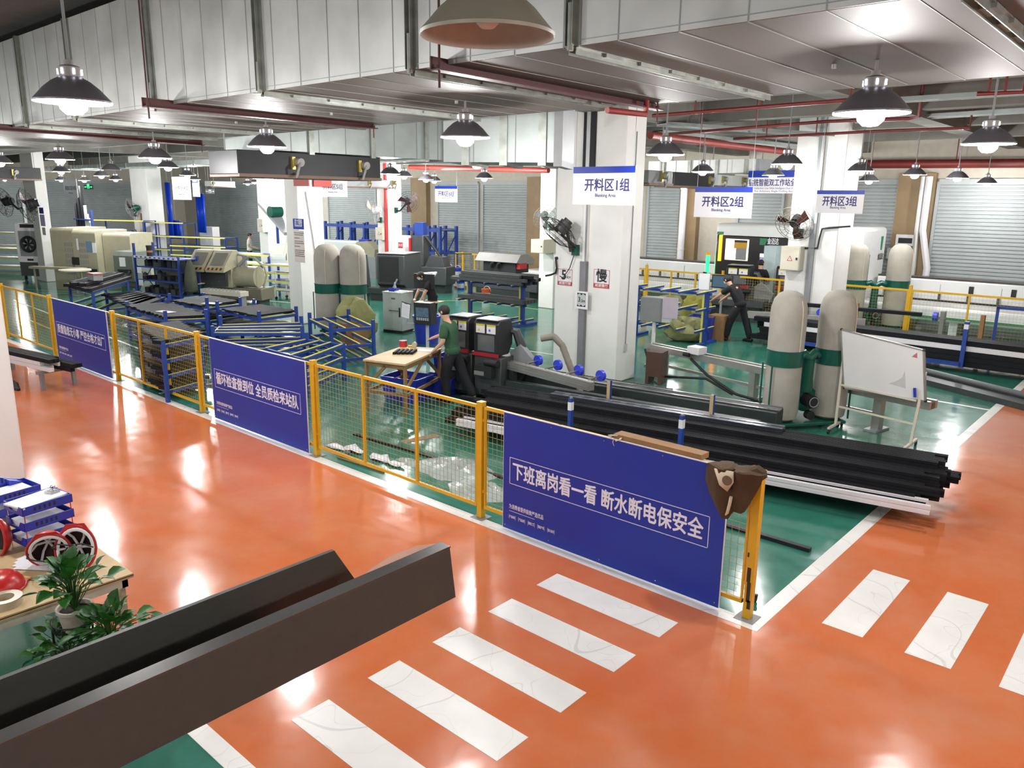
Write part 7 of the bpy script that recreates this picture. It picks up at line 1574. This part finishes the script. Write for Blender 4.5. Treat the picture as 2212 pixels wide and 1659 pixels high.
g_ = G(612, 648); o = thing('hand_cart', 'small white tubular cart on the green floor left of the slim pillar', 'cart', (g_.x, g_.y, 0), R(15))
MB().tube([(-.3, 0, .1), (-.3, 0, .95), (.35, 0, .95), (.35, 0, .1)], .02, 8).tube([(-.3, .5, .1), (-.3, .5, .6), (.35, .5, .6), (.35, .5, .1)], .02, 8).beam((-.3, 0, .55), (.35, 0, .55), .03, .03).beam((-.3, 0, .3), (-.3, .5, .3), .03, .03).beam((.35, 0, .3), (.35, .5, .3), .03, .03).build('tube_frame', M_GREY, o)
MB().box(-.3, .35, 0, .5, .28, .31).build('deck', M_MGREY, o)
for x in (-.3, .35):
    for y in (0, .5): MB().cyl((x - .02, y, .05), (x + .02, y, .05), .05, n=12).build('caster', M_RUB, o)
g_ = G(448, 545); o = thing('white_appliance', 'small white cabinet among the far racks before the dark shutter', 'cabinet', (g_.x, g_.y, 0), R(20)); MB().box(-.5, .5, 0, .6, .05, 1.5).build('body', M_SIGN, o, bevel=.02); MB().box(-.4, .4, -.01, 0, .2, 1.3).build('door', M_SIGN, o); MB().box(-.5, .5, .02, .58, 0, .05).build('plinth', M_MGREY, o)
# ------------------------------------------------------------------ hanging zone signs
def hang_sign(a, b, Y, label, main, sub, wtop=True, msize=None, h=None, faint=False, dx=0.0):
    """a, b: pixels of the top left and bottom right corners"""
    p, q = GY(*a, Y), GY(*b, Y); W_ = q.x - p.x; H_ = p.z - q.z
    t = thing('zone_sign', label, 'sign', ((p.x + q.x) / 2, Y, q.z), 0, 'hanging zone signs')
    MB().box(-W_ / 2, W_ / 2, -.01, .01, 0, H_).build('panel', M_SIGN, t)
    if wtop: MB().box(-W_ / 2, W_ / 2, -.0125, -.01, H_ * .83, H_ + .001).build('blue_band', M_NAVY, t)
    ink = M_NAVYINK if not faint else mat('faded_ink', '#7d7b95', .6)
    text_mesh(main, .2, ink, plate((dx * W_, -.0105, H_ * .5), (1, 0, 0), (0, 0, 1)), t, 'sign_lettering', .004, W_ * (msize or .72))
    text_mesh(sub, .07, ink, plate((dx * W_ - .02, -.0105, H_ * .25), (1, 0, 0), (0, 0, 1)), t, 'sub_lettering', .0006, W_ * .33)
    for x in (-W_ * .47, W_ * .47): MB().cyl((x, 0, H_ - .01), (x, 0, H_CEIL - q.z), .004, n=6).build('hanging_wire', M_MGREY, t)
    return t
hang_sign((1240, 361), (1370, 444), 4.3, 'white zone 1 sign with a blue band in front of the big pillar', '开料区1组', 'Blanking Area', dx=.06)
hang_sign((1503, 404), (1622, 472), 7.8, 'white zone 2 sign with a blue band, right of the big pillar', '开料区2组', 'Blanking Area')
hang_sign((1766, 411), (1863, 462), 10.2, 'white zone 3 sign with a blue band, before the pillar with the control box', '开料区3组', 'Blanking Area')
hang_sign((371, 382), (414, 432), 10.4, 'white zone 4 sign beside the blue curtain', '开料区4组', 'Blanking Area', wtop=False)
hang_sign((690, 383), (750, 426), 10.4, 'white zone 5 sign partly behind the staff poster pillar', '开料区5组', 'Blanking Area')
hang_sign((940, 402), (988, 437), 14.2, 'white zone 6 sign with a blue band before the far shutter', '开料区6组', 'Blanking Area')
hang_sign((136, 387), (169, 427), 8.2, 'faded white zone sign beside the air cooler pillar', '机加工区1组', 'Machining', faint=True, wtop=False, msize=.8)
hang_sign((415, 390), (432, 425), 12.5, 'small greyish sign behind the zone 4 sign', '机加工区', 'Area', faint=True, msize=.8)
p, q = GY(1618, 369, 15.0), GY(1742, 418, 15.0); W_ = q.x - p.x; H_ = p.z - q.z
t = thing('zone_sign', 'long white sign of the drill and mill line, half hidden behind a pillar', 'sign', ((p.x + q.x) / 2, 15.0, q.z), 0, 'hanging zone signs')
MB().box(-W_ / 2, W_ / 2, -.01, .01, 0, H_).build('panel', M_SIGN, t); MB().box(-W_ / 2, W_ / 2, -.0125, -.01, H_ * .70, H_).build('blue_band', M_NAVY, t)
text_mesh('钻铣智能双工作站全自动', .2, M_NAVYINK, plate((0, -.0105, H_ * .45), (1, 0, 0), (0, 0, 1)), t, 'sign_lettering', .003, W_ * .97)
text_mesh('Production Line With Intelligent Dual Workstation', .07, M_NAVYINK, plate((.05, -.0105, H_ * .22), (1, 0, 0), (0, 0, 1)), t, 'sub_lettering', .0, W_ * .86); text_mesh('For Arbitrary Angle Drilling And Milling', .07, M_NAVYINK, plate((.05, -.0105, H_ * .09), (1, 0, 0), (0, 0, 1)), t, 'sub_lettering', .0, W_ * .8)
for x in (-W_ * .47, W_ * .47): MB().cyl((x, 0, H_ - .01), (x, 0, H_CEIL - q.z), .004, n=6).build('hanging_wire', M_MGREY, t)
# exit signs
for a, b, Y, m, em, lb in [((182, 399), (201, 409), 12, 'green_exit', True, 'lit green exit sign with arrows before the grey shutter'), ((444, 408), (465, 419), 14, 'dark_exit', False, 'dark sign with white arrows and a door mark, hung before the dark shutter')]:
    p, q = GY(*a, Y), GY(*b, Y); W_, H_ = q.x - p.x, p.z - q.z
    t = thing('exit_sign', lb, 'sign', ((p.x + q.x) / 2, Y, q.z)); MB().box(-W_ / 2, W_ / 2, -.02, .02, 0, H_).build('panel', mat('exit_dark', '#27302c', .4), t)
    mk = mat('exit_green', '#34e07a', .4, emit='#25d868', estr=1.8) if em else M_SIGN
    for sg in (-1, 1): MB().beam((sg * W_ * .2, -.022, H_ * .5), (sg * W_ * .36, -.022, H_ * .5), .004, H_ * .12).prism([(sg * W_ * .46, H_ * .5), (sg * W_ * .34, H_ * .7), (sg * W_ * .34, H_ * .3)], -.024, -.02, 'xzy').build('arrow_print', mk, t)
    MB().box(-W_ * .13, W_ * .13, -.024, -.02, H_ * .2, H_ * (1.15 if em else .85)).build('door_print', mk, t); MB().box(-W_ * .05, W_ * .05, -.026, -.024, H_ * .25, H_ * .6).build('figure_print', MATS['exit_dark'], t)
    for x in (-W_ * .4, W_ * .4): MB().cyl((x, 0, H_ - .01), (x, 0, H_CEIL - q.z), .006, n=6).build('hanging_wire', M_MGREY, t)
# ------------------------------------------------------------------ posters and plates on the pillars
def flat(name, x, y, z0, w_, h_, m, label, cat, group=None, ny=-1):
    t = thing(name, label, cat, (x, y, z0), 0, group); MB().box(-w_ / 2, w_ / 2, -.008, 0, 0, h_).build('sheet', m, t); return t
YA = 6.4
def on_A(a, b): p, q = GY(*a, YA), GY(*b, YA); return (p.x + q.x) / 2, q.z, q.x - p.x, p.z - q.z
for a, b, big, small, red, lb in [((1206, 580), (1236, 618), '5', 'KM', '减速行驶', 'square speed limit plate reading 5 KM on the big pillar'), ((1284, 581), (1316, 624), '慢', '', '减速慢行', 'square slow down plate on the big pillar, near the front corner')]:
    x, z, w_, h_ = on_A(a, b); t = flat('speed_plate', x, YA, z, w_, h_, M_SIGN, lb, 'sign', 'speed plates on the big pillar')
    fr = MB()
    for q in ((-w_ / 2, w_ / 2, 0, .008), (-w_ / 2, w_ / 2, h_ - .008, h_), (-w_ / 2, -w_ / 2 + .008, 0, h_), (w_ / 2 - .008, w_ / 2, 0, h_)): fr.box(q[0], q[1], -.010, -.008, q[2], q[3])
    fr.build('border', M_REDINK, t); MB().box(-w_ / 2, w_ / 2, -.010, -.008, .01, h_ * .24).build('red_strip', M_REDINK, t); MB().torus((0, -.009, h_ * .62), w_ * .4, .0025, 28, 5, Matrix.Rotation(R(90), 3, 'X')).build('ring_print', M_GREY, t)
    text_mesh(red, .06, M_SIGN, plate((0, -.0105, h_ * .125), (1, 0, 0), (0, 0, 1)), t, 'red_strip_lettering', .001, w_ * .84)
    text_mesh(big, .26, M_INK, plate((-w_ * .08 if small else 0, -.0085, h_ * .62), (1, 0, 0), (0, 0, 1)), t, 'big_lettering', .006)
    if small: text_mesh(small, .07, M_INK, plate((w_ * .26, -.0085, h_ * .5), (1, 0, 0), (0, 0, 1)), t, 'small_lettering', .001)
x, z, w_, h_ = on_A((1250, 627), (1276, 668)); t = thing('height_plate', 'height limit plate reading 3.5 m over the grey conduit of the big pillar', 'sign', (x, YA, z)); MB().box(-w_ / 2, w_ / 2, -.11, -.095, 0, h_).build('sheet', M_SIGN, t); MB().box(-w_ * .32, w_ * .34, -.114, -.11, h_ * .14, h_ * .9).build('dark_field', M_INK, t)
MB().prism([(-w_ * .32, h_ * .25), (-w_ * .12, h_ * .16), (.0, h_ * .26), (w_ * .14, h_ * .16), (w_ * .34, h_ * .25), (w_ * .34, h_ * .79), (w_ * .14, h_ * .88), (0, h_ * .78), (-w_ * .12, h_ * .88), (-w_ * .32, h_ * .79)], -.116, -.114, 'xzy').build('white_shape', M_GREY, t)
text_mesh('3', .13, M_INK, plate((-w_ * .14, -.1165, h_ * .53), (1, 0, 0), (0, 0, 1)), t, 'big_lettering', .002); text_mesh('.5m', .08, M_INK, plate((w_ * .14, -.1165, h_ * .47), (1, 0, 0), (0, 0, 1)), t, 'small_lettering', .001, w_ * .34)
# cable duct up the big pillar
xc = on_A((1250, 240), (1284, 360)); cx = GY(1263, 640, YA).x
t = thing('cable_duct', 'grey cable duct up the big pillar, passing behind the zone 1 sign', 'cable duct', (cx, YA, 0))
MB().box(-.08, .06, -.085, 0, .02, 2.25).build('lower_duct', mat('grey_duct_paint', '#77777a', .5, var=.1), t, bevel=.004); MB().box(-.05, .05, -.06, 0, 2.25, 3.35).build('painted_duct', M_WHITE, t, bevel=.004); MB().box(.01, .05, -.064, -.06, 2.25, 3.35).build('bare_edge', M_MGREY, t)
MB().box(-.11, .14, -.06, 0, 3.35, H_CEIL - .05).build('upper_duct', M_BLK2, t); MB().box(-.03, .05, -.075, -.06, 3.35, H_CEIL - .05).build('bright_strip', M_GALV, t)
p = GX(1352, 700, -5.68); t = thing('wall_cable', 'thin grey cable down the side of the big pillar to a small switch box', 'cable', (-5.68, p.y, 0)); MB().tube([(.012, .06, 4.6), (.012, .04, 2.5), (.012, 0, .72)], .009, 6).build('cable', M_MGREY, t); MB().box(0, .03, -.04, .04, .58, .72).build('switch_box', M_GREY, t)
# switches and boxes on the left edge of the big pillar
p = GX(1192, 620, -7.22); wall_box((-7.28, 6.95, GY(1192, 650, 6.95).z), .5, .75, .3, 'pale narrow electric box on the hidden side of the big pillar', tri=False)
x, z, w_, h_ = on_A((1198, 550), (1210, 565)); t = flat('wall_socket', x, YA, z, w_ * 1.2, h_, M_SIGN, 'white wall socket with a black plug on the big pillar, under the fan', 'socket'); MB().cyl((-.0, -.05, h_ * .5), (0, -.008, h_ * .5), .028, n=12).build('plug', M_RUB, t)
hose([Vector((x, YA - .05, z + .04)), Vector((x + .03, YA - .05, z - .12)), Vector((x, YA - .04, z - .22)), Vector((x - .12, YA - .04, z - .27)), Vector((x - .26, YA - .03, z - .3))], .018, M_RUB, 'thick black cable from the wall socket round the big pillar edge', 'cable')
# staff poster pillar
YB_ = 6.2
def on_B(a, b): p, q = GY(*a, YB_), GY(*b, YB_); return (p.x + q.x) / 2, q.z, q.x - p.x, p.z - q.z
x, z, w_, h_ = on_B((633, 472), (657, 496)); t = flat('heading_sign', x, YB_, z, w_, h_, M_NAVY, 'navy heading plate above the staff poster on the slim pillar', 'sign'); text_mesh('员工荣誉', .2, M_SIGN, plate((0, -.0085, h_ * .55), (1, 0, 0), (0, 0, 1)), t, 'heading_lettering', .003, w_ * .7); MB().box(-w_ * .32, w_ * .32, -.0095, -.008, h_ * .26, h_ * .3).build('heading_rule', M_SIGN, t)
x, z, w_, h_ = on_B((634, 497), (660, 568)); t = flat('staff_poster', x, YB_, z, w_, h_, mat('cream_poster', '#d2c9c2', .6), 'cream staff poster with lines of writing on the slim pillar', 'poster')
rnd = random.Random(6); ln = MB()
for v in (.92, .86, .76, .66, .6, .5, .38, .32, .26, .2):
    u = -.42
    while u < (.4 if v not in (.76, .5) else .1):
        w2 = rnd.uniform(.03, .09); ln.box(w_ * u, w_ * (u + w2), -.0095, -.008, h_ * v - .012, h_ * v + .012); u += w2 + .03
ln.build('writing_print', mat('brown_ink', '#5a4640', .6), t)
for a, b, lb in [((634, 380), (668, 402), 'red board at the top of the slim pillar, front face'), ((677, 380), (716, 404), 'red board at the top of the slim pillar, beside the other one')]:
    p, q = GY(*a, 6.15), GY(*b, 6.15)
    if a[0] > 650: p, q = GX(*a, -15.66), GX(*b, -15.66); single('red_board', MB().box(-15.68, -15.65, p.y, q.y, q.z, p.z), mat('red_board', '#a83a34', .5), lb, 'board')
    else: single('red_board', MB().box(p.x, q.x, 6.14, 6.17, q.z, p.z), mat('red_board', '#a83a34', .5), lb, 'board')
single('wall_cable', MB().tube([(-15.69, 6.45, 3.5), (-15.69, 6.6, 2.4), (-15.69, 6.75, 1.2), (-15.69, 6.8, .3)], .012, 6), M_MGREY, 'thin grey cable hanging down the slim pillar', 'cable')
# posters on the air cooler pillar and the faded pillar
p, q = GY(84, 448, 5.0), GY(95, 462, 5.0); flat('poster', (p.x + q.x) / 2, 5.0, q.z, q.x - p.x, p.z - q.z, M_TUB, 'blue heading on the air cooler pillar', 'poster')
p, q = GY(86, 463, 5.0), GY(99, 489, 5.0); flat('poster', (p.x + q.x) / 2, 5.0, q.z, q.x - p.x, p.z - q.z, mat('pale_blue_poster', '#b4b8d8', .5), 'pale blue poster on the air cooler pillar', 'poster')
p, q = GY(91, 491, 5.0), GY(100, 508, 5.0); flat('poster', (p.x + q.x) / 2, 5.0, q.z, q.x - p.x, p.z - q.z, MATS['cream_poster'], 'small cream poster lowest on the air cooler pillar', 'poster')
p, q = GY(299, 459, 13.4), GY(314, 541, 13.4); t = flat('poster', (p.x + q.x) / 2, 13.4, q.z, q.x - p.x, p.z - q.z, mat('faded_poster', '#d8c8ac', .5, var=.1, scale=2), 'tall faded cream poster on the far pillar, above the blue shelf', 'poster'); w_, h_ = q.x - p.x, p.z - q.z; MB().box(0, w_ / 2, -.010, -.008, h_ * .78, h_ * .98).build('brown_panel', mat('brown_panel', '#6d5a5c', .5), t)
# ------------------------------------------------------------------ wall fans
def fan(hub, axis, r_, label, mount, m=None, cage=M_BLK2, motor=M_BLK2, blade=None):
    t = thing('wall_fan', label, 'fan', hub, 0, 'caged wall fans'); ax = Vector(axis).normalized()
    Mr = ax.to_track_quat('Z', 'Y').to_matrix()
    c = MB()
    for rr_, off in ((r_, 0), (r_ * .72, .07 * r_ / .3), (r_ * .4, .11 * r_ / .3)): c.torus(ax * off, rr_, .0042 * r_ / .3, 28, 5, Mr)
    for rr_, off in ((r_ * .72, -.07 * r_ / .3), (r_ * .4, -.11 * r_ / .3)): c.torus(ax * off, rr_, .0036 * r_ / .3, 28, 5, Mr)
    c.build('cage_ring', cage, t); sp_ = MB()
    for i in range(20):
        a = 2 * math.pi * i / 20; d = Mr @ Vector((math.cos(a), math.sin(a), 0))
        for sg in (1, -1): sp_.tube([d * r_, d * r_ * .72 + ax * sg * .07 * r_ / .3, d * r_ * .4 + ax * sg * .11 * r_ / .3, d * r_ * .12 + ax * sg * .12 * r_ / .3], .0020 * r_ / .3, 4, False)
    sp_.build('cage_wires', cage, t)
    b = MB()
    for i in range(3):
        a = 2 * math.pi * i / 3 + .5; d = Mr @ Vector((math.cos(a), math.sin(a), 0)); s2 = ax.cross(d)
        b.add([d * r_ * .12 - s2 * .02 + ax * .02, d * r_ * .12 + s2 * .03 - ax * .02, d * r_ * .88 + s2 * .13 * r_ / .3 - ax * .03, d * r_ * .9 - s2 * .03 + ax * .03, d * r_ * .5 - s2 * .05 + ax * .03], [(0, 1, 2, 3, 4)])
    b.build('blade', blade or mat('dark_red_blade', '#3d1f1c', .4), t)
    MB().cyl(-ax * .16 * r_ / .3, -ax * .02, .085 * r_ / .3, n=16).cyl(-ax * .2 * r_ / .3, -ax * .16 * r_ / .3, .06 * r_ / .3, n=16).build('motor', motor, t)
    mv = Vector(mount) - Vector(hub)
    MB().tube([-ax * .14 * r_ / .3, -ax * .16 * r_ / .3 + Vector((0, 0, -.1)), mv * .7 + Vector((0, 0, -.12)), mv], .022 * r_ / .3, 8).build('arm', motor, t)
    MB().cbox(mv, (.12, .12, .2)).build('wall_bracket', M_DGREEN, t)
    return t
hb = GY(1207, 502, 6.0); mt = GY(1244, 540, 6.36)
fan(hb, (-.42, -.42, -.72), .44, 'black caged wall fan tilted down on the big pillar', mt, motor=mat('fan_motor_grey', '#3c3b3b', .5))
hose([mt + Vector((-.02, -.03, -.1)), mt + Vector((-.12, -.02, -.35)), mt + Vector((-.28, -.02, -.55)), mt + Vector((-.36, -.02, -.52))], .008, M_RUB, 'thin black fan cord hanging on the big pillar', 'cable')
hb = GY(1716, 484, 13.0); mt = GY(1728, 503, 13.44); fan(hb, (.05, -.85, -.5), .46, 'caged wall fan facing the viewer on the control box pillar', mt, cage=mat('brown_fan_wire', '#5d5750', .5))
hb = GY(1180, 470, 13.0); fan(hb, (.7, -.5, -.4), .4, 'caged wall fan just behind the big pillar fan', (-12.98, 13.45, hb.z - .3), motor=mat('fan_motor_green', '#6c8076', .5), cage=mat('grey_fan_wire', '#9a9a98', .5), blade=M_GREY)
hb = GY(58, 443, 4.2); fan(hb, (-.5, -.8, -.2), .62, 'caged wall fan on the air cooler pillar', (-31.9, 4.98, hb.z - .2)); hb = GY(8, 437, 5.2); fan(hb, (-.7, -.7, -.2), .6, 'caged wall fan cut by the picture edge', (hb.x + .7, 5.7, hb.z - .2))
single('fan_stand', MB().box(hb.x + .65, hb.x + .77, 5.65, 5.75, 0, hb.z), M_GREY, 'grey post carrying the fan at the picture edge', 'post')
hb = GY(805, 455, 12.9); fan(hb, (-.8, -.5, -.25), .5, 'pale wall fan beside the red riser', (-21.3, 13.45, hb.z - .35), motor=M_SIGN, cage=MATS['grey_fan_wire'], blade=M_CREAM)
hb = GY(285, 452, 13.0); fan(hb, (-.6, -.7, -.3), .6, 'green hubbed wall fan on the faded poster pillar', (-42.3, 13.38, hb.z - .3), motor=M_DGREEN, cage=MATS['grey_fan_wire'])
hb = GX(880, 437, -20.7); hb = GY(882, 437, 13.9); fan((hb.x, hb.y, hb.z), (.8, -.4, -.3), .42, 'dark red wall fan on the other side of the riser pillar', (-20.88, 13.9, hb.z - .3))
# control box pillar cables
p = GY(1766, 480, 13.46)
t = thing('cable_duct', 'grey cable duct running up the control box pillar', 'cable duct', (GY(1752, 560, 13.5).x, 13.5, 0)); MB().box(-.07, .07, -.06, 0, .02, H_CEIL - .05).build('duct_channel', M_MGREY, t); MB().box(.01, .07, -.07, -.06, 2.9, H_CEIL - .05).build('bright_strip', M_GALV, t)
A_ = [GY(x, y, 13.46) for x, y in ((1725, 534), (1740, 536), (1766, 536), (1770, 515), (1776, 494), (1790, 492))]; single('wall_cable', MB().tube(A_ + [A_[-1] + Vector((.5, 0, .05))], .022, 8), M_RUB, 'black cable stepping up across the control box pillar', 'cable')
